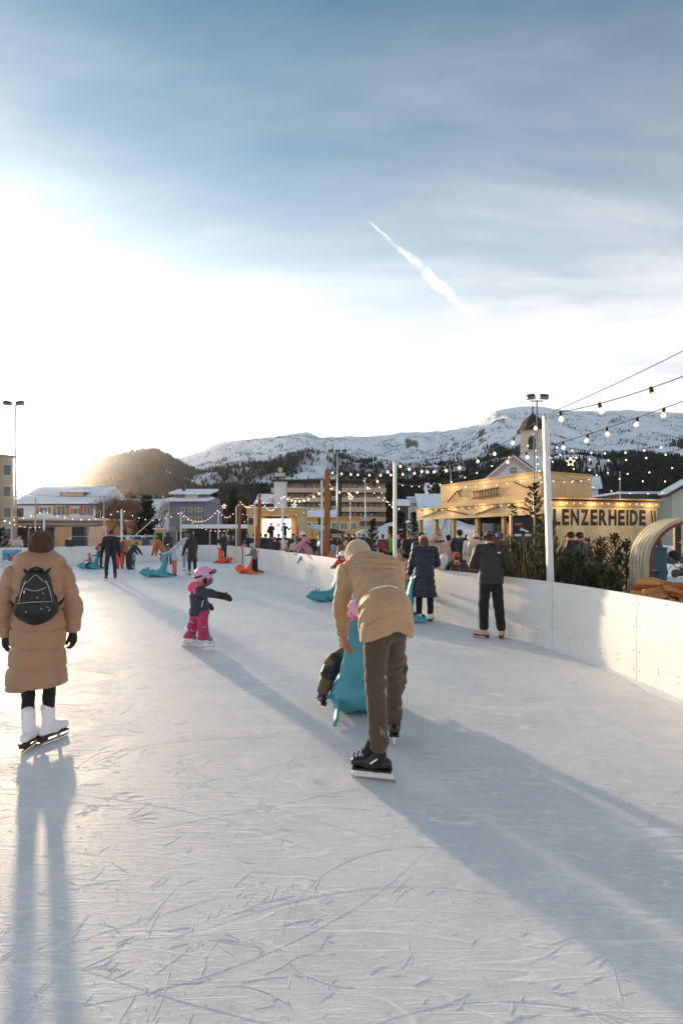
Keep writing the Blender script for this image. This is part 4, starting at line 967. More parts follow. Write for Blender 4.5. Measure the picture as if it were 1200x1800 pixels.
# --- man bent over the child on the teal seal
def man_bent():
    base = Vector((0.22, 3.5, 0))
    root = thing('person', 'person in tan jacket and brown trousers bending over child on teal seal', 'person', base, 0)
    o = A(base); W = lambda px, py, Y: A(at(px, py, Y))-o
    h = 0.008
    hipL, hipR = W(663, 1102, 3.52), W(691, 1094, 3.58); knL, knR = W(659, 1200, 3.50), W(692, 1180, 3.86); anL, anR = W(665, 1305, 3.44), W(692, 1258, 4.02)
    pel = (hipL+hipR)/2+A((0, 0.02, 0.06)); mid = W(667, 1040, 3.74); chs = W(655, 1008, 3.90); nk = W(638, 984, 4.02)
    hd = W(630, 982, 4.12)
    shL, shR = W(610, 1010, 3.93), W(690, 1004, 3.93); elL = W(597, 1066, 3.90); wrL = W(603, 1117, 3.98); elR = W(700, 1075, 4.15); wrR = W(668, 1110, 4.35)
    up = unit(nk-pel); fwd = unit(np.cross(up, A((1, 0, 0)))); back = -fwd
    H = rotm((0, 0, 1), R(14)) @ rotm((1, 0, 0), R(-48))
    J = dict(head=hd, HR=H, neck=nk, s=1.06, hs=1.04)
    bp = head_prims(J) + [cone(pel, chs, 0.13, 0.14, 0.03), cone(chs, nk, 0.11, 0.06, 0.03)]
    for a_, b_, c_ in ((hipL, knL, anL), (hipR, knR, anR)): bp += [cone(a_, b_, 0.08, 0.05, 0.02), cone(b_, c_, 0.05, 0.038, 0.01)]
    for a_, b_, c_ in ((shL, elL, wrL), (shR, elR, wrR)): bp += [cone(a_, b_, 0.048, 0.04, 0.02), cone(b_, c_, 0.04, 0.03, 0.01)]
    bp += hand_prims(wrL, A((0.12, 0.35, -1)), A((0.75, 0.3, 0.1)), 1.12, 0.8, 1, 1.1)
    bp += hand_prims(wrR, A((-0.25, 0.5, -0.8)), A((-0.8, 0.2, 0.2)), 1.08, 0.8, -1, 1.0)
    link('body', sdf_mesh('body', bp, 0.0075), root, mat('skin_3', S(176, 112, 82), 0.55, var=0.06, vscale=30))
    # jacket
    hem = pel+A((-0.01, -0.05, -0.17)); nrm = unit(A((0.10, -0.25, -1.0)))
    jp = [cone(shL, elL, 0.074, 0.059, 0.03), cone(elL, wrL+A((0, 0, 0.01)), 0.059, 0.052, 0.02), cone(shR, elR, 0.086, 0.074, 0.05), cone(elR, wrR, 0.072, 0.055, 0.03), cutp(wrL+A((0, 0, 0.005)), (0.0, 0.1, -1)),
          cone(pel, mid, 0.168, 0.168, 0.05, fwd, 0.9), cone(mid, chs, 0.175, 0.185, 0.05, fwd, 0.76), cone(chs, nk-up*0.03, 0.165, 0.085, 0.05, fwd, 0.8), cone(shL+A((0.03, 0, 0)), shR-A((0.03, 0, 0)), 0.10, 0.10, 0.06),
          cone(hipL+A((0.012, -0.01, -0.02)), hipL+A((0.02, 0.02, 0.12)), 0.128, 0.125, 0.05), cone(hipR+A((-0.005, -0.01, -0.02)), hipR+A((-0.005, 0.02, 0.12)), 0.122, 0.12, 0.05),
          cone(pel+A((0.012, 0, 0)), hem+A((0.015, 0, 0)), 0.174, 0.184, 0.05, fwd, 1.0)]
    jp = [p for p in jp if p[0] != 'p']+[]
    # collar
    jp += [cone(nk-up*0.02+A((-0.04, 0, 0)), nk-up*0.02+A((0.045, 0, 0)), 0.075, 0.075, 0.03)]
    def field(F, ax):
        # sleeve mouth and slanted hem with a raised vent on the right
        X, Yg, Z = ax[0][:, None, None], ax[1][None, :, None], ax[2][None, None, :]
        u = (X-pel[0])
        edge = pel[2]-0.075+np.where(u < 0.06, (u-0.06)*0.42, -(u-0.06)*0.55)
        tor = (edge-Z)-0.0*Yg
        far_arm = (X < shL[0]+0.075) & (Yg > pel[1]+0.20)
        far_arm2 = (Yg > pel[1]+0.34)
        G = np.where(far_arm | far_arm2, -1.0, tor)
        F = np.maximum(F, G.astype(np.float32))
        sl = (wrL[2]+0.0-Z)*np.ones_like(F); G = np.where((X < shL[0]+0.12) & (Yg > pel[1]+0.25), sl, -1.0)
        return np.maximum(F, G.astype(np.float32))
    def dj(V, nn):
        t_ = (V-pel) @ up
        w = np.sin(t_*75+np.sin(V[:, 0]*24)*1.6+np.sin(V[:, 0]*9+t_*14)*2.0)*np.clip(fbm(V[:, 0]*9+50, t_*9+V[:, 1]*3, 3)*2.6-0.75, 0, 1)
        arm = np.clip((shL[0]+0.06-V[:, 0])*20, 0, 1)
        w2 = np.sin(V[:, 2]*60+np.sin(V[:, 0]*30+V[:, 2]*22)*2.2)*np.clip(fbm(V[:, 1]*10, V[:, 2]*10+70, 3)*2.4-0.7, 0, 1)
        return 0.0085*(w*(1-arm)+w2*arm)+0.008*(fbm(V[:, 0]*7, V[:, 2]*7+V[:, 1]*5, 4)-0.5)*2
    c_tan = cloth((178, 142, 106), 'shell')
    jk = link('jacket', sdf_mesh('jacket', jp, h, field=field, disp=dj), root, c_tan)
    # reflective strip: lies on the back surface
    import mathutils.bvhtree as bt
    bvh = bt.BVHTree.FromPolygons([v.co for v in jk.data.vertices], [p.vertices[:] for p in jk.data.polygons])
    cam_l = Vector((0, 0, CH))-base
    def on(px, py, off=0.003):
        d = (at(px, py, 3.0)-Vector((0, 0, CH))).normalized(); hit = bvh.ray_cast(cam_l, d)
        return (hit[0]+hit[1]*off, hit[1]) if hit[0] is not None else (None, None)
    pts = [on(*p)[0] for p in ((648, 1041), (656, 1036), (665, 1033), (675, 1031), (685, 1030.5), (693, 1032), (699, 1034))]
    pts = [p for p in pts if p is not None]
    if len(pts) > 2: MB().tube(pts, [0.0035]+[0.0062]*(len(pts)-2)+[0.0045], 6).build('reflective_strip', mat('reflective', (0.85, 0.85, 0.83), 0.3), jk, smooth=True)
    pts = [p for p in (on(*q, 0.001)[0] for q in ((636, 1063), (632, 1067), (630.5, 1073), (631, 1079))) if p is not None]
    if len(pts) > 2: MB().tube(pts, 0.0035, 5).build('pocket_zip', mat('zip_dark', (0.03, 0.028, 0.025), 0.5), jk, smooth=True)
    m_seam_t = mat('seam_thread', S(120, 90, 62), 0.8)
    for q in (((606, 999), (611, 1012), (615, 1030), (618, 1048), (621, 1062)), ((622, 998), (640, 1001), (660, 1001), (680, 999), (692, 1000)), ((634, 1104), (645, 1099), (657, 1093), (670, 1086)), ((596, 1108), (602, 1110), (608, 1110))):
        pts = [p for p in (on(*c_, 0.0016)[0] for c_ in q) if p is not None]
        if len(pts) > 2: MB().tube(pts, 0.0022, 5).build('seam', m_seam_t, jk, smooth=True)
    # beanie
    w = lambda v: hd+H @ (A(v)*1.04)
    kp = [ell(w((0, -0.015, 0.035)), A((0.102, 0.118, 0.118))*1.04, 0.01, H), ell(w((0, -0.05, -0.05)), A((0.088, 0.07, 0.08))*1.04, 0.03, H), cutp(w((0, 0, -0.045)), H @ A((0, 0.55, -1)))]
    link('beanie', sdf_mesh('beanie', kp, 0.0075), root, cloth((186, 166, 138), 'knit'))
    # trousers
    def dt(V, nn):
        k = np.exp(-((V[:, 2]-knL[2])/0.12)**2)+np.exp(-((V[:, 2]-0.30)/0.09)**2)+0.35
        return 0.005*k*np.sin(V[:, 2]*70+np.sin(V[:, 0]*30+V[:, 1]*14)*1.8)*np.clip(fbm(V[:, 0]*10+9, V[:, 2]*10+V[:, 1]*6, 3)*2.2-0.5, 0, 1)+0.006*(fbm(V[:, 0]*8, V[:, 2]*8+20, 3)-0.5)*2
    tp = [cone(hipL, hipR, 0.112, 0.112, 0.05), cone(hipL, knL, 0.104, 0.068, 0.035), cone(knL, anL+A((0, 0, -0.01)), 0.068, 0.066, 0.02), cone(hipR, knR, 0.104, 0.066, 0.035), cone(knR, anR+A((0, 0, -0.0)), 0.064, 0.064, 0.02), cone(pel, pel+up*0.03, 0.12, 0.12, 0.04, fwd, 0.8)]
    tr = link('trousers', sdf_mesh('trousers', tp, h, disp=dt), root, cloth((82, 66, 50)))
    for a_, k_ in ((anL, knL), (anR, knR)):
        # lighter zip gusset at each trouser hem
        e = unit(k_-a_)
        for dx in (0.022, 0.040): MB().tube([a_+e*0.05+A((dx, -0.066+dx*0.5, 0)), a_+e*0.09+A((dx*0.9, -0.072+dx*0.5, 0)), a_+e*0.13+A((dx*0.7, -0.068+dx*0.5, 0))], [0.003, 0.005, 0.003], 5).build('zip_gusset', mat('gusset_grey', S(168, 150, 140), 0.6), tr, smooth=True)
    JJ = dict(s=1.06, anL=A((anL[0], anL[1], 0.174)), ftL=A((-1, 0.22, 0)), anR=A((anR[0], anR[1], 0.185)), ftR=A((0.12, 1, -0.25)), upR=A((0, 0.25, 1)), upL=A((0, 0, 1)))
    for q in 'LR':
        sk = skate(JJ, q, root, 0.008, (28, 25, 24), hockey=True, heel_rgb=(22, 20, 20))
        f = unit(JJ['ft'+q]); a_ = JJ['an'+q]
        link('tongue', sdf_mesh('tongue', [cone(a_+f*0.08+A((0, 0, 0.01)), a_+f*0.05+A((0, 0, 0.075)), 0.032, 0.032, 0.01)], 0.008), sk, cloth((24, 22, 22)))
        for k_ in range(5):
            p = a_+f*(0.165-0.028*k_)+A((0, 0, -0.022+0.012*k_+0.002*k_*k_)); l_ = np.cross(f, A((0, 0, 1)))
            MB().tube([p-l_*0.034, p+A((0, 0, 0.018)), p+l_*0.034], 0.005, 5).build('lace', mat('lace_dark', S(52, 44, 40), 0.8), sk, smooth=True)
        l_ = np.cross(f, A((0, 0, 1))); sg = -1 if q == 'L' else 1
    l_ = np.cross(unit(JJ['ftL']), A((0, 0, 1))); pL = JJ['anL']-A((0, 0, 0.03))+unit(JJ['ftL'])*0.03
    side = A((0, -1, 0))
    MB().bar(pL+side*0.054+A((-0.03, 0, -0.012)), pL+side*0.054+A((0.02, 0, 0.022)), 0.006, 0.010).build('logo_mark', mat('logo_white', (0.8, 0.8, 0.8), 0.5), root)
man_bent()

# --- child riding the big teal seal
seal(TEAL, 'large teal seal with a child sitting on it, right in front of the bending person', (gx(628, 4.85), 4.95, 0), R(4), 1.12)
def child_rider():
    base = Vector((gx(638, 5.0), 5.0, 0)); o = A(base); W = lambda px, py, Y: A(at(px, py, Y))-o
    root = thing('person', 'child in olive snowsuit and pink helmet riding the large teal seal', 'person', base, 0)
    h = 0.009; s = 0.66
    pel = W(640, 1140, 5.0); chs = W(634, 1108, 5.02); nk = W(630, 1092, 5.03); hd = W(625, 1082, 4.9)
    hipL, hipR = W(622, 1138, 5.0), W(660, 1138, 5.0); knL, knR = W(584, 1166, 4.86), W(702, 1160, 5.0); anL, anR = W(568, 1212, 4.78), W(703, 1196, 5.02)
    shL, shR = W(608, 1112, 5.02), W(660, 1112, 5.02); elL, wrL = W(606, 1142, 5.08), W(620, 1160, 5.2); elR, wrR = W(668, 1140, 5.1), W(652, 1158, 5.22)
    H = rotm((0, 0, 1), R(10)) @ rotm((1, 0, 0), R(-12))
    J = dict(head=hd, HR=H, neck=nk, s=s, hs=0.86)
    bp = head_prims(J)+[cone(pel, chs, 0.09, 0.095, 0.03), cone(chs, nk, 0.08, 0.045, 0.03)]
    for a_, b_, c_ in ((hipL, knL, anL), (hipR, knR, anR)): bp += [cone(a_, b_, 0.05, 0.036, 0.02), cone(b_, c_, 0.036, 0.028, 0.01)]
    for a_, b_, c_ in ((shL, elL, wrL), (shR, elR, wrR)): bp += [cone(a_, b_, 0.035, 0.03, 0.02), cone(b_, c_, 0.03, 0.022, 0.01)]
    link('body', sdf_mesh('body', bp, 0.010), root, mat('skin_0', S(*SKIN[0]), 0.55))
    olive = cloth((92, 76, 48), 'puffer')
    jp = [cone(pel, chs, 0.135, 0.13, 0.04), cone(chs, nk, 0.125, 0.07, 0.04), cone(shL, shR, 0.075, 0.075, 0.04), cone(shL, elL, 0.068, 0.062, 0.03), cone(elL, wrL, 0.06, 0.05, 0.02), cone(shR, elR, 0.068, 0.062, 0.03), cone(elR, wrR, 0.06, 0.05, 0.02)]
    link('jacket', sdf_mesh('jacket', jp, h, disp=quilt((0, 0, 1), 0.075, 0.012, 0.2, 0.003)), root, olive)
    tp = [cone(hipL, hipR, 0.10, 0.10, 0.03), cone(hipL, knL, 0.092, 0.075, 0.03), cone(knL, anL, 0.072, 0.062, 0.02), cone(hipR, knR, 0.09, 0.072, 0.03), cone(knR, anR, 0.072, 0.062, 0.02)]
    link('snow_trousers', sdf_mesh('snow_trousers', tp, h, disp=wrinkle(0.009, 20)), root, olive)
    navy = cloth((28, 30, 42), 'puffer')
    link('knee_patch', sdf_mesh('knee_patch', [cone(knL+(hipL-knL)*0.12, knL+(anL-knL)*0.45, 0.088, 0.080, 0.02)], h, disp=wrinkle(0.008, 24)), root, navy)
    link('knee_patch', sdf_mesh('knee_patch', [cone(knR+(hipR-knR)*0.12, knR+(anR-knR)*0.45, 0.086, 0.078, 0.02)], h, disp=wrinkle(0.008, 24)), root, navy)
    for nm, a_, k_ in (('L', anL, knL), ('R', anR, knR)):
        JJ = dict(s=0.86); JJ['an'+nm] = a_-A((0, 0, 0.03)); JJ['ft'+nm] = A((-0.25 if nm == 'L' else 0.3, 1, 0.1)); JJ['up'+nm] = unit(k_-a_)*0.4+A((0, 0, 1))
        sk = skate(JJ, nm, root, 0.008, (34, 28, 36))
        link('boot_cuff', sdf_mesh('boot_cuff', [cone(a_-A((0, 0, 0.01)), a_+unit(k_-a_)*0.035, 0.052, 0.056, 0)], 0.008), sk, cloth((176, 104, 178), 'smooth'))
        link('glove', sdf_mesh('glove', hand_prims((wrL if nm == 'L' else wrR), A((0, 0.6, -0.5)), A((0.5, 0.3, 0)), 0.66, 0.8, 1, 1.4), 0.008), root, cloth((24, 24, 30)))
    w = lambda v: hd+H @ (A(v)*0.9)
    kp = [ell(w((0, -0.012, 0.035)), A((0.118, 0.14, 0.120))*0.98, 0.01, H), cutp(w((0, 0, -0.045)), H @ A((0, 0.25, -1))), ell(w((0, 0.15, -0.055)), A((0.09, 0.075, 0.08)), 0, H, -1)]
    hb = link('helmet', sdf_mesh('helmet', kp, 0.008), root, cloth((238, 168, 196), 'smooth'))
    for dx in (-0.045, 0.03):
        link('vent', sdf_mesh('vent', [cone(w((dx, -0.125, 0.085)), w((dx+0.01, -0.143, 0.015)), 0.012, 0.012, 0)], 0.006), hb, mat('vent_black', (0.02, 0.02, 0.02), 0.6))
    MB().tube([w((-0.075, -0.125, 0.03)), w((-0.065, -0.14, -0.04)), w((-0.06, -0.10, -0.13))], [0.012, 0.014, 0.010], 6).build('strap', cloth((240, 120, 170)), hb, smooth=True)
    MB().tube([w((math.cos(a)*0.119, -0.012+math.sin(a)*0.139, -0.035)) for a in np.linspace(math.pi*1.0, math.pi*2.0, 12)], 0.013, 6).build('trim', cloth((244, 96, 110)), hb, smooth=True)
child_rider()

# --- girl with pink helmet
def girl():
    Y = 7.5; base = Vector((gx(345, Y), Y, 0)); o = A(base); W = lambda px, py, Y: A(at(px, py, Y))-o
    root = thing('person', 'child in pink and navy jacket, raspberry trousers and pink helmet, one arm stretched out', 'person', base, 0)
    h = 0.0095; s = 0.70
    hipF, hipB = W(356, 1080, 7.42), W(345, 1080, 7.55); knF, knB = W(357, 1104, 7.38), W(337, 1106, 7.58); anF, anB = W(358, 1124, 7.42), W(331, 1130, 7.55)
    pel = W(351, 1074, 7.48); chs = W(349, 1047, 7.48); nk = W(350, 1030, 7.48); hd = W(361, 1013, 7.46)
    shN, shF = W(352, 1038, 7.32), W(347, 1038, 7.62); elN, wrN = W(370, 1043, 7.24), W(388, 1047, 7.22); elF, wrF = W(356, 1055, 7.68), W(364, 1062, 7.75)
    H = rotm((0, 0, 1), R(-72))      # looks to the right and a little away
    J = dict(head=hd, HR=H, neck=nk, s=s, hs=0.88)
    bp = head_prims(J)+[cone(pel, chs, 0.09, 0.095, 0.03), cone(chs, nk, 0.08, 0.045, 0.03), cone(hipF, knF, 0.05, 0.036, 0.02), cone(knF, anF, 0.036, 0.028, 0.01), cone(hipB, knB, 0.05, 0.036, 0.02), cone(knB, anB, 0.036, 0.028, 0.01),
                        cone(shN, elN, 0.034, 0.03, 0.02), cone(elN, wrN, 0.03, 0.022, 0.01), cone(shF, elF, 0.034, 0.03, 0.02), cone(elF, wrF, 0.03, 0.022, 0.01)]
    link('body', sdf_mesh('body', bp, 0.009), root, mat('skin_0', S(*SKIN[0]), 0.55))
    navy = cloth((40, 46, 62), 'shell'); pink = cloth((226, 72, 122), 'shell')
    jp = [cone(pel, chs, 0.128, 0.122, 0.04), cone(chs, nk, 0.115, 0.07, 0.04), cone(shN, shF, 0.068, 0.068, 0.04), cone(pel, pel+A((-0.01, 0, -0.06)), 0.142, 0.152, 0.03), cutp(pel+A((0, 0, -0.05)), (0, 0, -1)), cone(shN, elN, 0.066, 0.058, 0.03), cone(elN, wrN, 0.056, 0.048, 0.02), cone(shF, elF, 0.066, 0.058, 0.03), cone(elF, wrF, 0.056, 0.048, 0.02)]
    jk = link('jacket', sdf_mesh('jacket', jp, h, disp=wrinkle(0.006, 26)), root, navy)
    yp = [cone(chs+A((0, 0, 0.02)), nk, 0.126, 0.074, 0.04), cone(shN+A((-0.02, 0.03, 0.004)), shF+A((0, 0, 0.004)), 0.073, 0.073, 0.04), cutp(chs+A((0, 0, 0.035)), (0.25, 0, -1))]
    link('yoke', sdf_mesh('yoke', yp, h, disp=wrinkle(0.004, 26)), jk, pink)
    hp = [cone(nk+A((0.0, -0.06, 0.0)), nk+A((-0.09, 0, -0.01)), 0.05, 0.065, 0.03), cone(nk+A((0.0, 0.06, 0.0)), nk+A((-0.09, 0, -0.01)), 0.05, 0.065, 0.03), cone(nk+A((-0.06, 0, -0.01)), nk+A((-0.125, 0, -0.055)), 0.065, 0.03, 0.04)]
    link('hood', sdf_mesh('hood', hp, h, disp=wrinkle(0.004, 26)), jk, pink)
    white = mat('reflective', (0.85, 0.85, 0.83), 0.3)
    MB().tube([W(354.5, 1067, 7.335), W(356, 1060, 7.335), W(357.5, 1055, 7.34)], 0.006, 5).build('pocket_zip', white, jk, smooth=True)
    rasp = cloth((172, 44, 92), 'shell')
    tp = [cone(hipF, hipB, 0.08, 0.08, 0.03), cone(hipF, knF, 0.078, 0.074, 0.03), cone(knF, anF+A((0, 0, 0.03)), 0.076, 0.086, 0.02), cone(hipB, knB, 0.08, 0.076, 0.03), cone(knB, anB+A((0, 0, 0.03)), 0.078, 0.090, 0.02), cutp(A((0, 0, anF[2]+0.0)), (0, 0, -1))]
    tr = link('snow_trousers', sdf_mesh('snow_trousers', tp, h, disp=wrinkle(0.007, 22)), root, rasp)
    for (x0, y0, x1, y1, Yy) in ((334, 1092, 341, 1095, 7.46), (335, 1107, 341, 1110, 7.47), (356, 1102.5, 362, 1102, 7.29)):
        MB().tube([W(x0, y0, Yy), W((x0+x1)/2, (y0+y1)/2, Yy-0.01), W(x1, y1, Yy)], 0.004, 5).build('reflective_trim', white, tr, smooth=True)
    for nm, a_, f in (('L', anB, (1, -0.05, 0.05)), ('R', anF, (1, 0.15, 0.1))):
        JJ = dict(s=0.92); JJ['an'+nm] = A((a_[0], a_[1], 0.152+(0.012 if nm == 'R' else 0))); JJ['ft'+nm] = A(f)
        sk = skate(JJ, nm, root, 0.008, (224, 224, 230), heel_rgb=(210, 208, 212), hockey=True)
        link('tongue', sdf_mesh('tongue', [cone(JJ['an'+nm]+A((0.05, -0.01, 0.0)), JJ['an'+nm]+A((0.10, -0.012, -0.02)), 0.040, 0.034, 0.01)], 0.008), sk, cloth((120, 122, 128)))
    gl = cloth((40, 34, 32))
    d = unit(wrN-elN); n_ = A((0, 0.2, -1)); lat = A((0, 0, 1))
    mt = [cone(wrN-d*0.03, wrN+d*0.02, 0.052, 0.050, 0.01), cone(wrN+d*0.03, wrN+d*0.11+A((0, 0, -0.008)), 0.042, 0.044, 0.02, A((0, 1, 0)), 0.75), cone(wrN+d*0.10, wrN+d*0.145+A((0, 0, -0.025)), 0.042, 0.03, 0.02, A((0, 1, 0)), 0.75), cone(wrN+d*0.04, wrN+d*0.085+A((0, -0.02, 0.055)), 0.02, 0.017, 0.008)]
    link('mitten', sdf_mesh('mitten', mt, 0.007), root, gl)
    d = unit(wrF-elF); link('mitten', sdf_mesh('mitten', [cone(wrF, wrF+d*0.12, 0.045, 0.035, 0.01), cone(wrF+d*0.03, wrF+d*0.07+A((0.03, 0, 0.03)), 0.018, 0.015, 0.01)], 0.008), root, gl)
    w = lambda v: hd+H @ (A(v)*0.92)
    kp = [ell(w((0, -0.012, 0.035)), A((0.115, 0.145, 0.118))*1.0, 0.01, H), ell(w((0, -0.07, -0.03)), A((0.10, 0.075, 0.08)), 0.03, H), cutp(w((0, 0, -0.06)), H @ A((0, 0.2, -1))), ell(w((0, 0.14, -0.065)), A((0.12, 0.10, 0.085)), 0, H, -1)]
    hb = link('helmet', sdf_mesh('helmet', kp, 0.008), root, cloth((222, 150, 196), 'smooth'))
    ring = [w((math.cos(a)*0.1165, -0.012+math.sin(a)*0.1465, 0.030+math.sin(a)*0.045)) for a in np.linspace(0, 6.283, 19)]
    bnd = []
    link('goggle_strap', sdf_mesh('goggle_strap', [cone(ring[i], ring[i+1], 0.019, 0.019, 0.004, H @ A((1, 0, 0)) if False else None, 1) for i in range(18)], 0.008), hb, mat('strap_black', (0.012, 0.012, 0.014), 0.6))
    link('goggles', sdf_mesh('goggles', [cone(w((-0.06, 0.135, 0.085)), w((0.06, 0.135, 0.085)), 0.034, 0.034, 0.01)], 0.008), hb, mat('goggle_lens', S(120, 84, 50), 0.15, coat=0.5))
    link('ear_pad', sdf_mesh('ear_pad', [ell(w((0.088, 0.0, -0.045)), A((0.03, 0.05, 0.055)), 0, H)], 0.008), hb, cloth((30, 28, 34)))
    for k_ in (-1, 1): MB().tube([w((0.108, 0.02*k_, 0.0)), w((0.112, 0.015+0.018*k_, -0.05)), w((0.09, 0.03, -0.10))], 0.006, 5).build('chin_strap', white, hb, smooth=True)
    hr = [cone(w((0.02, 0.05, -0.07)), w((0.0, -0.03, -0.16)), 0.06, 0.03, 0.02)]
    link('hair', sdf_mesh('hair', hr, 0.009, disp=wrinkle(0.004, 60)), root, mat('hair_120_80', S(120, 80, 48), 0.6, var=0.3, vscale=60, bump=0.8, bscale=120))
    # lettering on the strap
    tx = text_mesh('UVEX', 0.034, bold=0.0016, squash=1.25)
    Tm = Matrix.Translation(Vector(w((0.140, 0.005, 0.022)))) @ Matrix(((0, -0, 0, 0), (0, 0, 0, 0), (0, 0, 0, 0), (0, 0, 0, 1)))
    ex = Vector(H @ A((0, 0.955, 0.29))); ez = Vector(H @ A((0, -0.29, 0.955))); ey = ez.cross(ex)
    L4 = Matrix(((ex[0], ez[0], -ey[0]), (ex[1], ez[1], -ey[1]), (ex[2], ez[2], -ey[2]))).to_4x4()
    lt = link('lettering', tx, hb, mat('logo_white', (0.8, 0.8, 0.8), 0.5)); lt.matrix_local = Matrix.Translation(Vector(w((0.139, -0.055, 0.006)))) @ L4
    face(J, root)

def text_mesh(txt, size, bold=0.0, squash=1.0, ext=0.0008):
    cu_ = bpy.data.curves.new('lettering', 'FONT'); cu_.body = txt; cu_.size = size; cu_.offset = bold; cu_.extrude = ext; cu_.resolution_u = 3
    ob = bpy.data.objects.new('lettering', cu_); col.objects.link(ob)
    dg = bpy.context.evaluated_depsgraph_get(); dg.update()
    me = bpy.data.meshes.new_from_object(ob.evaluated_get(dg)); me.materials.clear()
    bpy.data.objects.remove(ob); bpy.data.curves.remove(cu_)
    if squash != 1.0: me.transform(Matrix.Diagonal((squash, 1, 1, 1)))
    return me
girl()
# ------------------------------------------------------------------ buildings
m_glass = mat('window_glass', (0.05, 0.06, 0.07), 0.08, spec=0.9)
m_glass_warm = mat('window_glass_glow', (0.09, 0.065, 0.05), 0.1, emit=(1.0, 0.58, 0.3), estr=0.05, spec=0.9)  # brown glass with a faint warm glow put into the pane itself
m_roof_snow = mat('roof_snow', (0.80, 0.84, 0.90), 0.8, var=0.06, vscale=1.0, bump=0.4, bscale=2.5, spec=0.2, bdist=0.1)
m_plaster = mat('white_plaster', (0.66, 0.66, 0.67), 0.85, var=0.07, vscale=0.8, bump=0.15, bscale=9)
m_dark = mat('dark_trim', (0.04, 0.036, 0.034), 0.6)
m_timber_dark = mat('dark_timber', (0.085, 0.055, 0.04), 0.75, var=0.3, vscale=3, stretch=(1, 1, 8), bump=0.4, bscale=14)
m_steel = mat('galvanised_steel', (0.42, 0.42, 0.42), 0.45, metal=0.7, var=0.1, vscale=8)
m_white_frame = mat('white_frame', (0.72, 0.71, 0.69), 0.5)
def ply(name, c, seed=0):
    "pale three-layer board with long grain"
    m = bpy.data.materials.new(name); m.use_nodes = True; t = m.node_tree; b = t.nodes['Principled BSDF']
    tc = t.nodes.new('ShaderNodeTexCoord'); mp = t.nodes.new('ShaderNodeMapping'); mp.inputs['Scale'].default_value = (1.2, 1.2, 14); mp.inputs['Location'].default_value = (seed, seed, seed)
    t.links.new(tc.outputs['Object'], mp.inputs[0])
    n = t.nodes.new('ShaderNodeTexNoise'); n.inputs['Scale'].default_value = 1.6; n.inputs['Detail'].default_value = 7; n.inputs['Distortion'].default_value = 0.8; t.links.new(mp.outputs[0], n.inputs['Vector'])
    n2 = t.nodes.new('ShaderNodeTexNoise'); n2.inputs['Scale'].default_value = 0.9; n2.inputs['Detail'].default_value = 3; t.links.new(tc.outputs['Object'], n2.inputs['Vector'])
    ad = t.nodes.new('ShaderNodeMath'); ad.operation = 'MULTIPLY_ADD'; t.links.new(n.outputs['Fac'], ad.inputs[0]); ad.inputs[1].default_value = 0.6; t.links.new(n2.outputs['Fac'], ad.inputs[2])
    r = t.nodes.new('ShaderNodeMapRange'); t.links.new(ad.outputs[0], r.inputs[0]); r.inputs[1].default_value = 0.5; r.inputs[2].default_value = 1.1; r.inputs[3].default_value = 0.72; r.inputs[4].default_value = 1.15
    sc = t.nodes.new('ShaderNodeVectorMath'); sc.operation = 'SCALE'; sc.inputs[0].default_value = c; t.links.new(r.outputs[0], sc.inputs['Scale']); t.links.new(sc.outputs[0], b.inputs['Base Color'])
    oi = t.nodes.new('ShaderNodeObjectInfo'); mr = t.nodes.new('ShaderNodeMapRange'); t.links.new(oi.outputs['Random'], mr.inputs[0]); mr.inputs[3].default_value = 0.86; mr.inputs[4].default_value = 1.08
    s2 = t.nodes.new('ShaderNodeVectorMath'); s2.operation = 'SCALE'; t.links.new(sc.outputs[0], s2.inputs[0]); t.links.new(mr.outputs[0], s2.inputs['Scale']); t.links.new(s2.outputs[0], b.inputs['Base Color'])
    b.inputs['Roughness'].default_value = 0.7
    bp = t.nodes.new('ShaderNodeBump'); bp.inputs['Strength'].default_value = 0.15; bp.inputs['Distance'].default_value = 0.01; t.links.new(n.outputs['Fac'], bp.inputs['Height']); t.links.new(bp.outputs[0], b.inputs['Normal'])
    return m
m_ply = ply('pale_board', S(220, 188, 138)); m_ply2 = ply('pale_beam', S(210, 170, 114), 4.0)

def window(parent, x, z, w, h, y=0.0, fr=0.06, frame=None, pane=None, mull=0, bars=0, name='window'):
    "frame ring proud of the wall (front faces -Y), pane a sub-part"
    frame = frame or m_white_frame; pane = pane or m_glass; mb = MB()
    mb.box(x, x+fr, y-0.05, y, z, z+h); mb.box(x+w-fr, x+w, y-0.05, y, z, z+h)
    mb.box(x+fr, x+w-fr, y-0.048, y, z, z+fr); mb.box(x+fr, x+w-fr, y-0.048, y, z+h-fr, z+h)
    for k in range(mull): q = x+w*(k+1)/(mull+1); mb.box(q-fr*0.4, q+fr*0.4, y-0.046, y, z+fr, z+h-fr)
    for k in range(bars): q = z+h*(k+1)/(bars+1); mb.box(x+fr, x+w-fr, y-0.044, y, q-fr*0.3, q+fr*0.3)
    o = mb.build(name, frame, parent)
    MB().box(x+fr*0.5, x+w-fr*0.5, y-0.02, y-0.004, z+fr*0.5, z+h-fr*0.5).build('pane', pane, o)
    return o
def bldg(name, label, cat, px, Y, rz=0.0, z=0.0):
    return thing(name, label, cat, (gx(px, Y), Y, z), rz)
def pz(py, Y): return CH+(940-py)/900*Y
def pw(d, Y): return d/900*Y

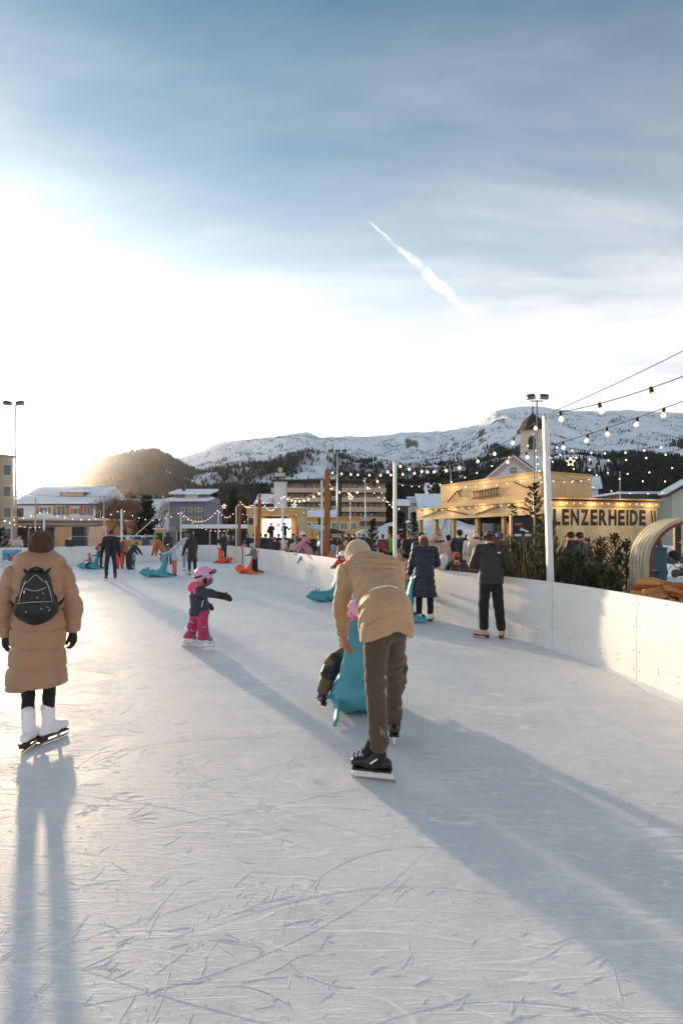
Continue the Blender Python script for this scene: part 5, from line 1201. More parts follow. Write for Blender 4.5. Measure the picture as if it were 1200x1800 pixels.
# --- restaurant with orange walls behind the far left barrier
Y = 55.0
b = bldg('restaurant', 'low orange restaurant with wide windows and grey awning at the left', 'building', -60, Y)
m_orange = mat('orange_plaster', S(206, 138, 98), 0.85, var=0.08, vscale=0.8, bump=0.1, bscale=9)
Wd = pw(248, Y); Ht = pz(914, Y)
MB().box(0, Wd, 0, 9, -0.1, Ht).build('wall', m_orange, b)
MB().box(-0.1, Wd+0.12, -0.25, 9.1, Ht+0.003, Ht+0.16).build('roof', m_roof_snow, b)
MB().box(-0.08, Wd+0.1, -0.22, 0.0, Ht-0.12, Ht-0.002).build('fascia', mat('grey_fascia', (0.5, 0.48, 0.46), 0.6), b)
aw = MB().prism([(0, 0), (0, 0)], 0) if False else None
xa, xb = pw(88, Y), pw(238, Y)
MB().add([(xa, -0.02, Ht-0.32), (xb, -0.02, Ht-0.32), (xb, -1.1, Ht-0.50), (xa, -1.1, Ht-0.50), (xa, -0.02, Ht-0.38), (xb, -0.02, Ht-0.38), (xb, -1.1, Ht-0.58), (xa, -1.1, Ht-0.58)],
         [(0, 3, 2, 1), (4, 5, 6, 7), (0, 1, 5, 4), (3, 7, 6, 2), (0, 4, 7, 3), (1, 2, 6, 5)]).build('awning', mat('awning_grey', (0.46, 0.43, 0.41), 0.8), b)
x = pw(90, Y)
for k, w in enumerate((1.3, 1.5, 1.3, 1.6, 1.9, 1.9)):
    window(b, x, 0.35 if k > 2 else 0.05, w, Ht-1.0 if k > 2 else Ht-0.75, fr=0.09, pane=m_glass_warm if k in (3, 5) else m_glass, bars=1 if k > 2 else 0, mull=0, name='door' if k < 2 else 'window'); x += w+0.03
s_ = bldg('sign_board', 'white sign with red letter a on the orange restaurant corner', 'sign', -50, 54.4); s_.location.z = pz(927.5, 54.4)
MB().box(0, pw(62, 54.4), 0, 0.12, 0, pw(13.5, 54.4)).build('panel', mat('sign_white', (0.75, 0.75, 0.76), 0.5), s_)
lt = link('letter', text_mesh('a', 0.95, 0.03, ext=0.01), s_, mat('sign_red', S(150, 30, 40), 0.5)); lt.location = (pw(50.5, 54.4), -0.014, 0.16); lt.rotation_euler = (R(90), 0, 0)
# --- brown display board on a post
Y = 50.0
b = bldg('display_board', 'brown display board on a post in front of the orange restaurant', 'board', 10, Y)
MB().box(0, pw(30, Y), 0, 0.2, pz(909, Y), pz(893, Y)).build('panel', mat('board_brown', S(128, 92, 66), 0.7, var=0.1), b)
MB().box(pw(14, Y), pw(17.5, Y), 0.21, 0.33, 0, pz(893.5, Y)).build('post', m_steel, b)
for x in (1.2, 26): link('mark', text_mesh('H' if x < 5 else 'O', 0.14, 0.005, ext=0.004), b, m_white_frame).matrix_local = Matrix.Translation((pw(x, Y), -0.008, pz(899, Y))) @ Matrix.Rotation(R(90), 4, 'X')
# --- beige tower block at the edge
Y = 46.0
b = bldg('apartment_tower', 'tall beige apartment block cut by the left picture edge', 'building', -118, Y, R(34)); b.location.y -= 2.5
m_beige = mat('beige_render', S(196, 176, 150), 0.85, var=0.08, vscale=0.4)
MB().box(0, pw(122, Y), 0.0, 12, 0, pz(757, Y)).build('wall', m_beige, b)
MB().box(pw(122, Y)+0.003, pw(147, Y), 1.2, 11, 0, pz(794, Y)).build('stair_wing', m_beige, b)
MB().box(pw(124, Y), pw(149, Y), 1.0, 11.2, pz(794, Y)+0.003, pz(792, Y)).build('roof_edge', mat('grey_fascia', (0.5, 0.48, 0.46), 0.6), b)
for k in range(4): window(b, pw(130, Y), 1.2+k*2.0, 0.7, 1.1, 1.197, mull=0)
for k in range(4): window(b, pw(105, Y), 2.0+k*2.2, 0.6, 1.2, 0.0)
# --- white chalet with snowy roof
def gable_house(name, label, px0, px1, ye, yr, Y, dep, wall, ov=0.5, wins=(), dormer=None, z0=0.0, cat='house', rz=0.0, shut=None, roofm=None):
    "ridge parallel to the picture: the long snowy slope faces the rink"
    b = bldg(name, label, cat, px0, Y, rz, z0); W_ = pw(px1-px0, Y); ze = pz(ye, Y)-z0; zr = pz(yr, Y+dep/2)-z0
    MB().prism([(0, 0), (dep, 0), (dep, ze), (dep/2, zr-0.05), (0, ze)], W_, Matrix(((0, 1, 0, 0), (1, 0, 0, 0), (0, 0, 1, 0), (0, 0, 0, 1)))).build('wall', wall, b)
    sl = (zr-ze)/(dep/2)
    for sg in (0, 1):
        y0, y1 = (-ov, dep/2) if sg == 0 else (dep+ov, dep/2)
        z0_, z1 = ze-ov*sl, zr
        V = [(-ov, y0, z0_), (W_+ov, y0, z0_), (W_+ov, y1, z1), (-ov, y1, z1)]; V += [(a_, b_, c_+0.28) for a_, b_, c_ in V]
        MB().add(V, [(3, 2, 1, 0), (4, 5, 6, 7), (0, 1, 5, 4), (1, 2, 6, 5), (2, 3, 7, 6), (3, 0, 4, 7)]).build('roof', roofm or m_roof_snow, b)
        if sg == 0: MB().box(-ov, W_+ov, y0-0.06, y0-0.005, z0_-0.22, z0_+0.05).build('eaves_board', m_timber_dark, b)
    for (x, zc, w, h) in wins:
        window(b, x*W_, zc, w, h, fr=0.08, pane=m_glass, mull=1 if w > 1 else 0)
        if shut:
            for q in (x*W_-w*0.42-0.02, x*W_+w+0.02): MB().box(q, q+w*0.42, -0.04, -0.003, zc, zc+h).build('shutter', shut, b)
    if dormer:
        x, w, h = dormer; y = dep*0.16; zb = ze+sl*y+0.29
        dm = MB().box(x*W_, x*W_+w, y, y+2.5, zb-0.3, zb+h).build('dormer', m_timber_dark, b)
        MB().box(x*W_-0.2, x*W_+w+0.2, y-0.3, y+2.6, zb+h+0.003, zb+h+0.3).build('dormer_roof', m_roof_snow, dm)
        for k in range(3): MB().box(x*W_+w*(0.06+k*0.31), x*W_+w*(0.32+k*0.31), y-0.03, y-0.003, zb+0.1, zb+h-0.12).build('pane', m_glass_warm, dm)
    return b
m_shut = mat('shutter_brown', S(176, 118, 70), 0.8, var=0.15)
gable_house('chalet', 'white chalet with snow covered roof and brown shutters behind the restaurant', 32, 166, 884, 858, 86, 14, m_plaster,
            wins=((0.28, 5.2, 1.4, 1.1), (0.51, 4.9, 1.5, 1.6), (0.72, 5.1, 0.9, 1.0), (0.86, 4.9, 1.2, 1.6)), dormer=(0.46, 4.2, 0.75), shut=m_shut)
gable_house('chalet', 'small white house with two windows right of the snowy roofed chalet', 164, 178, 884, 874, 84, 8, m_plaster, wins=((0.2, 4.2, 0.5, 0.8), (0.2, 2.6, 0.5, 0.8)))
gable_house('barn', 'dark brown timber barn right of the orange restaurant', 186, 228, 905, 882, 84, 10, m_timber_dark, wins=((0.3, 1.6, 1.4, 0.8),), roofm=mat('barn_roof', S(120, 96, 80), 0.8, var=0.2))
gable_house('chalet', 'white and timber chalet half hidden behind the bare trees', 222, 272, 897, 880, 88, 10, m_plaster, wins=((0.25, 2.6, 1.2, 1.2), (0.6, 2.6, 1.2, 1.2), (0.42, 4.4, 1.2, 1.0)))
# --- grey three storey house
Y = 62.0
b = bldg('grey_house', 'grey three storey house with pale window frames and snowy roof', 'house', 297, Y)
m_grey = mat('grey_render', S(126, 126, 134), 0.85, var=0.06, vscale=0.6)
m_cream = mat('cream_frame', S(206, 192, 160), 0.6)
Wd = pw(64, Y); ze = pz(882, Y)
MB().box(0, Wd, 0, 9, 0, ze).build('wall', m_grey, b)
MB().add([(-0.5, -0.6, ze+0.003), (Wd+0.4, -0.6, ze+0.003), (Wd+0.4, 2.6, ze+0.5), (-0.5, 2.6, ze+0.5), (-0.5, -0.6, ze+0.28), (Wd+0.4, -0.6, ze+0.28), (Wd+0.4, 2.6, ze+0.75), (-0.5, 2.6, ze+0.75)], [(3, 2, 1, 0), (4, 5, 6, 7), (0, 1, 5, 4), (1, 2, 6, 5), (2, 3, 7, 6), (3, 0, 4, 7)]).build('roof', m_roof_snow, b)
MB().box(0.2, Wd-0.2, 1.6, 8.5, ze+0.1, ze+0.95).build('attic', m_grey, b)
MB().box(1.6, 3.2, 1.2, 3, ze+0.35, ze+1.1).build('dormer', m_cream, b)
MB().add([(-0.3, 0.9, ze+0.98), (Wd+0.4, 0.9, ze+0.98), (Wd+0.4, 5, ze+1.75), (-0.3, 5, ze+1.75), (-0.3, 0.9, ze+1.25), (Wd+0.4, 0.9, ze+1.25), (Wd+0.4, 5, ze+2.0), (-0.3, 5, ze+2.0)], [(3, 2, 1, 0), (4, 5, 6, 7), (0, 1, 5, 4), (1, 2, 6, 5), (2, 3, 7, 6), (3, 0, 4, 7)]).build('roof', m_roof_snow, b)
MB().box(0.9, 1.25, 2.2, 2.6, ze+1.3, ze+2.4).build('chimney', m_timber_dark, b)
for zc in (ze-1.25, ze-2.35, ze-3.5):
    for fx, w in ((0.34, 0.45), (0.54, 0.45), (0.72, 0.85)):
        if zc < ze-3 and fx > 0.5: continue
        window(b, fx*Wd, zc, w, 0.55, fr=0.08, frame=m_cream, pane=m_glass, mull=1 if w > 0.6 else 0)
window(b, 0.58*Wd, ze-3.45, 1.45, 0.38, fr=0.08, frame=m_cream, mull=3); window(b, 0.06*Wd, ze-3.5, 0.5, 0.5, fr=0.08, frame=m_cream)
# --- long hotel with balconies
Y = 125.0
b = bldg('hotel', 'long six storey hotel with beige balcony bands and roof sign', 'hotel', 505, Y)
Wd = pw(173, Y); ze = pz(846, Y); fl = (ze-0.6)/6
m_balc = mat('balcony_beige', S(200, 168, 144), 0.8, var=0.06); m_hotel = mat('hotel_wall', S(136, 116, 100), 0.85, var=0.1); m_brown = mat('hotel_brown', S(78, 56, 48), 0.8)
MB().box(0, Wd, 1.5, 14, 0, ze).build('wall', m_hotel, b)
MB().box(-pw(24, Y), -0.003, 0.4, 14, 0, ze).build('end_wall', m_plaster, b)
MB().box(pw(72, Y), pw(95, Y), 0.1, 1.497, 0, ze-0.2).build('stair_tower', m_brown, b)
MB().box(-pw(29, Y), Wd+0.5, -0.4, 14.4, ze+0.003, ze+0.45).build('roof', m_dark, b)
MB().box(pw(62, Y), pw(84, Y), 3, 6, ze+0.453, ze+1.5).build('roof_box', m_plaster, b)
win_me = None
for f in range(6):
    z = 0.4+f*fl
    for (x0, x1) in ((0.02, pw(72, Y)-0.01), (pw(95, Y)+0.01, Wd)):
        MB().box(x0, x1, -0.1, 1.49, z-0.15, z).build('balcony_slab', m_balc, b)
        MB().box(x0, x1, -0.22, -0.103, z-0.2, z+fl*0.40).build('balcony', m_balc, b)
        n = int((x1-x0)/1.35)
        for k in range(n+1):
            if k % 3 == 0: MB().box(x0+(x1-x0)*k/n-0.06, x0+(x1-x0)*k/n+0.06, -0.05, 1.48, z+0.003, z+fl-0.16).build('divider', m_brown, b)
        for k in range(n):
            if win_me is None:
                o = window(b, 0, 0, 0.95, fl*0.78, 1.49, fr=0.07, mull=1); win_me = (o.data, o.children[0].data); o.location = (x0+(x1-x0)*(k+0.5)/n-0.47, 0, z+0.02)
            else:
                o = link('window', win_me[0], b); o.location = (x0+(x1-x0)*(k+0.5)/n-0.47, 0, z+0.02); link('pane', win_me[1], o)
    if f > 0: window(b, pw(78, Y), z+0.3, 1.5, 0.9, 0.09, mull=3, fr=0.1)
    MB().box(-pw(29, Y), -pw(24, Y)-0.004, 0.2, 3, z-0.1, z+fl*0.42).build('balcony', m_balc, b)
sg = bldg('roof_sign', 'roof sign with round golden emblem on top of the hotel', 'sign', 483, Y+2); zs = ze+0.46; sg.location.z = zs
MB().box(0, pw(19, Y), 0, 0.2, 0.9, 1.9).build('panel', mat('sign_grey', (0.45, 0.43, 0.40), 0.6), sg)
for x in (0.3, 2.3): MB().box(x-0.06, x+0.06, 0.21, 0.33, 0, 1.9).build('leg', m_dark, sg)
o = MB().lathe([(0.62, -0.1), (0.62, 0.1)], 20).build('emblem', mat('gold_emblem', S(206, 160, 96), 0.4), sg); o.location = (pw(9.5, Y), 0.1, 2.6); o.rotation_euler = (R(90), 0, 0)
lt = link('lettering', text_mesh('HOTEL', 0.62, 0.01, ext=0.01), sg, m_white_frame); lt.location = (0.12, -0.014, 1.15); lt.rotation_euler = (R(90), 0, 0)
# --- yellow low building with snowy roof in front of the hotel
Y = 82.0
b = bldg('yellow_building', 'low yellow building with a window band in front of the hotel', 'building', 530, Y)
m_yel = mat('yellow_render', S(212, 160, 92), 0.85, var=0.06)
Wd = pw(102, Y); ze = pz(911, Y)
MB().box(0, Wd, 0, 10, 0, ze).build('wall', m_yel, b)
MB().box(-0.3, Wd+0.2, -0.35, 10, ze+0.003, ze+0.22).build('roof_edge', m_yel, b)
MB().add([(-0.2, 1.0, ze+0.23), (pw(60, Y), 1.0, ze+0.23), (pw(60, Y), 6, ze+1.6), (-0.2, 6, ze+1.6), (-0.2, 1.0, ze+0.05), (pw(60, Y), 1.0, ze+0.05), (pw(60, Y), 6, ze+0.06), (-0.2, 6, ze+0.06)], [(0, 1, 2, 3), (7, 6, 5, 4), (0, 4, 5, 1), (1, 5, 6, 2), (2, 6, 7, 3), (3, 7, 4, 0)]).build('snow_roof', m_roof_snow, b)
for k in range(6): window(b, 0.4+k*(Wd-0.6)/6, ze-1.9, (Wd-0.6)/6-0.3, 1.25, fr=0.1, mull=1)
# --- white houses right of the hotel on a snowy bank
def mound(name, px, Y, w, d, h):
    n = 24; V = []; F = []
    for i in range(n+1):
        for j in range(n+1):
            u, v = i/n*2-1, j/n*2-1; r2 = u*u+v*v
            z = h*max(0, 1-r2)**0.8*(0.7+0.6*float(fbm(np.array(u*3+px), np.array(v*3), 4)))-0.05
            V.append((gx(px, Y)+u*w, Y+v*d, z))
    for i in range(n):
        for j in range(n): q = i*(n+1)+j; F.append((q, q+n+1, q+n+2, q+1))
    link(name, npmesh(name, V, F), None, m_ground, kind='structure', smooth=True)
mound('snow_slope', 745, 85, 13, 30, 4.2); mound('snow_slope', 1120, 40, 10, 8, 0.9); mound('snow_slope', 300, 75, 26, 14, 1.2)
Y = 118.0
b = bldg('apartment_house', 'white apartment house with balconies on the snow bank right of the hotel', 'building', 717, Y, R(-18), 0.5)
Wd = 7.0; ze = pz(876, Y)-0.5
MB().box(0, Wd, 0, 9, 0, ze).build('wall', m_plaster, b); MB().box(-0.3, Wd+0.3, -0.4, 9.3, ze+0.003, ze+0.35).build('roof', m_roof_snow, b)
for f in range(4):
    for k in range(3): window(b, 0.4+k*2.25, 0.9+f*ze/4.3, 1.5, 1.0, mull=1, fr=0.08)
    MB().box(0.2, Wd-0.2, -0.8, -0.06, 0.45+f*ze/4.3, 0.6+f*ze/4.3).build('balcony', m_white_frame, b)
gable_house('chalet', 'dark chalet with white balconies behind the wooden bar roof', 738, 776, 893, 870, 112, 9, mat('chalet_grey', S(150, 142, 138), 0.8, var=0.1), wins=((0.1, 6.5, 1.2, 1.4), (0.45, 6.5, 1.2, 1.4), (0.1, 3.5, 1.2, 1.4), (0.45, 3.5, 1.2, 1.4)))
gable_house('chalet', 'small dark hut with snowy roof right of the hotel end', 697, 716, 888, 880, 100, 5, m_timber_dark, wins=((0.3, 4.2, 0.7, 0.8),))
gable_house('chalet', 'tiny white house high on the slope above the bar roof', 752, 766, 858, 850, 210, 8, m_plaster, wins=((0.2, 18.5, 0.9, 1.0), (0.6, 18.5, 0.9, 1.0)))
gable_house('chalet', 'snowy roofed village house left of the hotel', 452, 478, 884, 870, 130, 9, m_timber_dark, wins=((0.2, 6, 1, 1.2), (0.6, 6, 1, 1.2)))
# --- church
Y = 60.0
b = bldg('church', 'white church with pink edged gable, belfry and dark dome', 'church', 902, Y, R(-24))
aw_ = 3.6; za = pz(803, Y); ze = pz(848, Y)
MB().prism([(-aw_, 0), (aw_, 0), (aw_, ze), (0, za), (-aw_, ze)], 16).build('wall', m_plaster, b)
m_pink = mat('pink_verge', S(206, 160, 146), 0.7)
for sg in (-1, 1):
    sl = (za-ze)/aw_; V = []
    for (x, z) in ((sg*(aw_+0.5), ze-0.5*sl), (0, za)):
        for y in (-0.5, 16.4):
            V += [(x, y, z+0.003), (x, y, z+0.30)]
    MB().add(V, [(0, 1, 3, 2), (4, 6, 7, 5), (0, 4, 5, 1), (2, 3, 7, 6), (1, 5, 7, 3), (0, 2, 6, 4)]).build('roof', m_roof_snow, b)
    MB().bar((sg*(aw_+0.55), -0.55, ze-0.55*sl+0.33), (0, -0.55, za+0.33), 0.1, 0.14).build('roof_edge', m_dark, b)
    MB().bar((sg*(aw_+0.1), -0.08, ze-0.28), (sg*0.04, -0.08, za-0.42), 0.14, 0.34).build('verge_band', m_pink, b)

o = MB().lathe([(0.52, -0.06), (0.52, 0.06)], 16).build('round_window', m_cream, b); o.location = (0, -0.065, (za+ze)/2-0.1); o.rotation_euler = (R(90), 0, 0)
o2 = MB().lathe([(0.38, 0.062), (0.38, 0.075)], 16).build('pane', m_glass, o)
MB().box(-0.37, 0.37, -0.05, 0.05, 0.078, 0.09).box(-0.05, 0.05, -0.37, -0.052, 0.0785, 0.0895).box(-0.05, 0.05, 0.052, 0.37, 0.0785, 0.0895).build('mullion', m_cream, o)
tx_, ty_, tw_ = 1.9, 3.2, 1.42; zt = pz(758, Y+2)
MB().box(tx_-tw_, tx_+tw_, ty_-tw_, ty_+tw_, ze, zt-3.1).build('tower_shaft', m_plaster, b)
MB().box(tx_-tw_*0.92, tx_+tw_*0.92, ty_-tw_*0.92, ty_+tw_*0.92, zt-3.1, zt).build('belfry', mat('belfry_cream', S(206, 194, 172), 0.8), b)
for T_ in (Matrix.Translation((tx_, ty_-tw_*0.92-0.02, zt-2.4)), Matrix.Translation((tx_+tw_*0.92+0.02, ty_, zt-2.4)) @ Matrix.Rotation(R(90), 4, 'Z')):
    MB().prism([(-0.42, 0), (0.42, 0), (0.42, 1.2)]+[(0.42*math.cos(a), 1.2+0.42*math.sin(a)) for a in np.linspace(0, math.pi, 8)[1:-1]]+[(-0.42, 1.2)], 0.06, T_).build('belfry_opening', m_dark, b)
prof = [(1.95, 0.0), (1.9, 0.12), (1.62, 0.35), (1.35, 0.85), (1.1, 1.3), (0.75, 1.65), (0.35, 1.9), (0.12, 2.15), (0.06, 2.7)]
V = []; F = []
for r_, z in prof:
    for k in range(8): a = math.pi/8+k*math.pi/4; V.append((tx_+r_*math.cos(a)*1.0, ty_+r_*math.sin(a), zt+0.003+z))
for i in range(len(prof)-1):
    for k in range(8): q, p_ = i*8+k, i*8+(k+1) % 8; F.append((q, p_, p_+8, q+8))
F.append(tuple(range(7, -1, -1)))
MB().add(V, F).build('dome', mat('dome_shingle', S(58, 46, 44), 0.75, var=0.2, vscale=4, bump=0.3, bscale=14), b)
zc = zt+2.7
MB().lathe([(0.02, 0), (0.13, 0.1), (0.13, 0.2), (0.02, 0.3)], 8, (tx_, ty_, zc)).box(tx_-0.03, tx_+0.03, ty_-0.03, ty_+0.03, zc+0.29, zc+1.75).box(tx_-0.4, tx_-0.031, ty_-0.03, ty_+0.03, zc+1.2, zc+1.28).box(tx_+0.031, tx_+0.4, ty_-0.03, ty_+0.03, zc+1.2, zc+1.28).build('cross', m_dark, b)
# nave roof right of the gable
MB().box(aw_+0.2, aw_+5.5, 5.0, 13, 0, pz(868, Y+8)).build('side_wing', m_plaster, b)
MB().add([(aw_+0.1, 4.6, pz(868, Y+8)+0.003), (aw_+5.9, 4.6, pz(868, Y+8)+0.003), (aw_+5.9, 9, pz(846, Y+8)), (aw_+0.1, 9, pz(846, Y+8)), (aw_+0.1, 4.6, pz(868, Y+8)+0.28), (aw_+5.9, 4.6, pz(868, Y+8)+0.28), (aw_+5.9, 9, pz(846, Y+8)+0.3), (aw_+0.1, 9, pz(846, Y+8)+0.3)], [(3, 2, 1, 0), (4, 5, 6, 7), (0, 1, 5, 4), (1, 2, 6, 5), (2, 3, 7, 6), (3, 0, 4, 7)]).build('side_roof', m_roof_snow, b)
# --- buildings at the right edge
Y = 48.0
b = bldg('flat_roofed_building', 'grey white flat roofed building behind the lettered wall', 'building', 1084, Y)
Wd = pw(104, Y); ze = pz(876, Y)
MB().box(0, Wd, 0, 12, 0, ze).build('wall', mat('pale_render', S(178, 180, 182), 0.85, var=0.06), b)
MB().box(-0.2, Wd+0.3, -0.5, 12, ze+0.003, ze+0.38).build('roof_edge', m_dark, b); MB().box(-0.1, Wd+0.2, -0.4, 12, ze+0.385, ze+0.6).build('roof_snow', m_roof_snow, b)
lt = link('lettering', text_mesh('OTHEK', 0.62, 0.012, ext=0.01), b, mat('sign_grey', (0.45, 0.43, 0.40), 0.6)); lt.location = (pw(64, Y), -0.014, pz(906, Y)); lt.rotation_euler = (R(90), 0, 0)
window(b, pw(64, Y), 0.6, 2.2, 1.0, mull=2, bars=1); window(b, pw(30, Y), 0.6, 1.5, 1.6, mull=1)
Y = 46.0
b = bldg('gabled_house', 'pale green house with gabled roof cut by the right picture edge', 'house', 1180, Y)
ze = pz(866, Y)
MB().prism([(0, 0), (8, 0), (8, ze), (4, ze+2.2), (0, ze)], 2.5).build('wall', mat('pale_green', S(178, 182, 166), 0.85, var=0.06), b)
MB().bar((-0.9, -0.3, ze-0.35), (4, -0.3, ze+2.4), 0.9, 0.24).build('roof_edge', m_timber_dark, b)
V = [(-0.9, -0.6, ze-0.2), (4, -0.6, ze+2.55), (4, 0.6, ze+2.55), (-0.9, 0.6, ze-0.2)]
MB().add(V+[(a_, b_, c_+0.25) for a_, b_, c_ in V], [(3, 2, 1, 0), (4, 5, 6, 7), (0, 1, 5, 4), (1, 2, 6, 5), (2, 3, 7, 6), (3, 0, 4, 7)]).build('roof', m_roof_snow, b)
window(b, 1.2, 1.2, 1.4, 1.6, mull=1)

# --- wooden bar with the lettered wall
b = thing('wooden_bar', 'pale wooden bar building with canopy, tall fascia and black lettering', 'building')
Lc = Vector((6.6, 16.5, 0)); vd = Vector((-0.436, 0.9, 0)); ud = Vector((0.97, 0.24, 0)).normalized(); ub = Vector((0.9, 0.436, 0))
zt = 2.75
def face_frame(o, d):
    d = d.normalized(); n = Vector((d.y, -d.x, 0))       # front normal, to the right of d
    return Matrix(((d.x, -n.x, 0, o.x), (d.y, -n.y, 0, o.y), (0, 0, 1, 0), (0, 0, 0, 1)))    # local x along d, local -y towards the viewer
# canopy: runs from the far left end to the corner
Le = Lc+vd*7.36
Tc = face_frame(Le, Lc-Le)
MB().box(0, 7.3, 0, 0.08, zt-0.44, zt-0.0, Tc).build('canopy_fascia', m_ply, b)
MB().box(-0.05, 7.3, -0.06, 4.6, zt+0.003, zt+0.06, Tc).build('canopy_roof', m_ply2, b)
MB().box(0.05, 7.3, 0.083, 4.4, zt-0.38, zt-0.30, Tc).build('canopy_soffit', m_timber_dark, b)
for k in range(4):
    x = 0.5+k*1.75; a_, c_ = (0.1, 0.34) if k % 2 == 0 else (0.34, 0.1)
    MB().bar(Tc @ Vector((x, -0.035, zt-0.42+a_)), Tc @ Vector((x+1.25, -0.035, zt-0.42+c_)), 0.03, 0.05).build('brace', m_timber_dark, b)
for x in (0.1, 1.25, 2.45, 3.9, 5.3, 7.0): MB().box(x-0.07, x+0.07, 0.085, 0.225, 0, zt-0.385, Tc).build('post', m_ply2, b)
MB().box(0.18, 7.0, 0.25, 0.6, 0.98, 1.06, Tc).build('counter', m_ply2, b)
MB().box(0.18, 7.0, 0.30, 0.38, 0.0, 0.975, Tc).build('counter_front', m_ply, b)
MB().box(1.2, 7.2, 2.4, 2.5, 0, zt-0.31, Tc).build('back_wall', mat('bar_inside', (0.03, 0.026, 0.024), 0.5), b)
for k, x in enumerate((1.5, 2.9, 4.3, 5.7)):
    o = window(b, 0, 0, 1.25, 1.45, 0, fr=0.05, frame=m_timber_dark, pane=m_glass_warm if k % 2 else m_glass); o.matrix_local = Tc @ Matrix.Translation((x, 2.395, 0.75))
# truss at the canopy's open end
for a_, c_ in (((1.0, 0.3, 1.1), (1.75, 0.3, 2.3)), ((1.75, 0.3, 1.1), (1.0, 0.3, 2.3)), ((1.0, 0.3, 1.7), (1.75, 0.3, 1.7)), ((1.0, 0.3, 1.1), (1.0, 0.3, 2.3)), ((1.75, 0.3, 1.1), (1.75, 0.3, 2.3))):
    MB().bar(Tc @ Vector(a_), Tc @ Vector(c_), 0.05, 0.05).build('truss_bar', m_white_frame, b)
# tall fascia box above
Cb = Vector((7.0, 18.0, 0)); Tl = face_frame(Cb+vd*5.79, -vd); zb = 3.85
for k in range(3): MB().box(k*1.93+0.004, (k+1)*1.93-0.004, 0, 0.06, zt+0.065, zb, Tl).build('fascia_board', m_ply, b)
MB().box(-0.04, 5.82, -0.03, 0.10, zb+0.003, zb+0.05, Tl).build('capping', m_ply2, b)
Tr = face_frame(Cb, ub)
for k in range(2): MB().box(k*1.29+0.066, (k+1)*1.29-0.004, 0.0, 0.06, zt+0.065, zb-0.002, Tr).build('fascia_board', m_ply, b)
MB().box(0.1, 2.62, -0.03, 0.10, zb+0.0035, zb+0.05, Tr).build('capping', m_ply2, b)
# ladder and old tools hung on the fascia
ld = thing('ladder', 'brown wooden ladder hung sideways on the bar fascia', 'ladder', Tl @ Vector((0, 0, 0))); ld.matrix_world = Tl
for z in (3.15, 3.42): MB().bar((2.2, -0.04, z), (3.75, -0.04, z+0.06), 0.03, 0.045).build('rail', m_timber_dark, ld)
for k in range(9): MB().bar((2.32+k*0.165, -0.035, 3.17+k*0.006), (2.32+k*0.165, -0.035, 3.42+k*0.006), 0.022).build('rung', m_timber_dark, ld)
for nm, lab, pts in (('pole', 'old wooden pole hung aslant left on the bar fascia', ((0.55, 3.1), (1.25, 3.55))), ('hook_tool', 'small curved hand tool hung beside the pole on the bar fascia', ((1.42, 3.28), (1.30, 3.5), (1.55, 3.58))), ('saw', 'long saw hung aslant near the right corner of the bar fascia', ((4.55, 3.62), (5.1, 3.38), (5.5, 3.3)))):
    o = MB().tube([(x, -0.035, z) for x, z in pts], 0.025, 6).build(nm, m_timber_dark, None); o['label'] = lab; o['category'] = 'tool'; o.matrix_world = Tl
# lettered wall
Tw = face_frame(Lc, ud); Lw = 4.32
n = 9
for k in range(n): MB().box(k*Lw/n+0.002, (k+1)*Lw/n-0.002, 0, 0.05, 0.05, zt-0.17, Tw).build('wall_board', m_ply, b)
MB().box(-0.02, Lw+0.05, -0.05, 0.10, zt-0.168, zt-0.001, Tw).build('top_fascia', m_ply2, b); MB().box(-0.05, Lw+0.12, -0.09, 3.6, zt+0.0615, zt+0.10, Tw).build('wall_roof', m_ply2, b)
MB().box(Lw-0.05, Lw, 0.055, 3.4, 0.05, zt-0.01, Tw).build('end_wall', m_ply, b)
black_l = mat('letter_black', (0.012, 0.012, 0.012), 0.6)
txt = 'LENZERHEIDE'; zl = 1.96; hl = 0.53; xs = 0.22
adv = {'I': 0.17}
glyph = {}
for ch in txt:
    if ch not in glyph:
        me = text_mesh(ch, 1.0, 0.042, ext=0.0)
        co_ = np.array([v.co for v in me.vertices]); mn, mx_ = co_.min(0), co_.max(0)
        wL = 0.09 if ch == 'I' else (0.275 if ch in 'LE' else 0.325)
        wL = wL*0.98
        me.transform(Matrix.Translation((-mn[0], -mn[1], 0))); me.transform(Matrix.Diagonal((wL/(mx_[0]-mn[0]), hl/(mx_[1]-mn[1]), 1, 1)))
        me.materials.append(black_l); glyph[ch] = (me, wL)
tot = sum(glyph[c][1] for c in txt)+0.072*(len(txt)-1); x = 0.24
for ch in txt:
    me, wL = glyph[ch]; o = link('letter', me, b); o.matrix_local = Tw @ Matrix.Translation((x, -0.006, zl)) @ Matrix.Rotation(R(90), 4, 'X'); x += wL+0.058
for dx in (0.0, 0.13):
    MB().bar(Tw @ Vector((Lw-0.27+dx, -0.04, zl+0.52)), Tw @ Vector((Lw-0.13+dx, -0.04, 1.35)), 0.03, 0.03).build('ski', m_timber_dark, b)

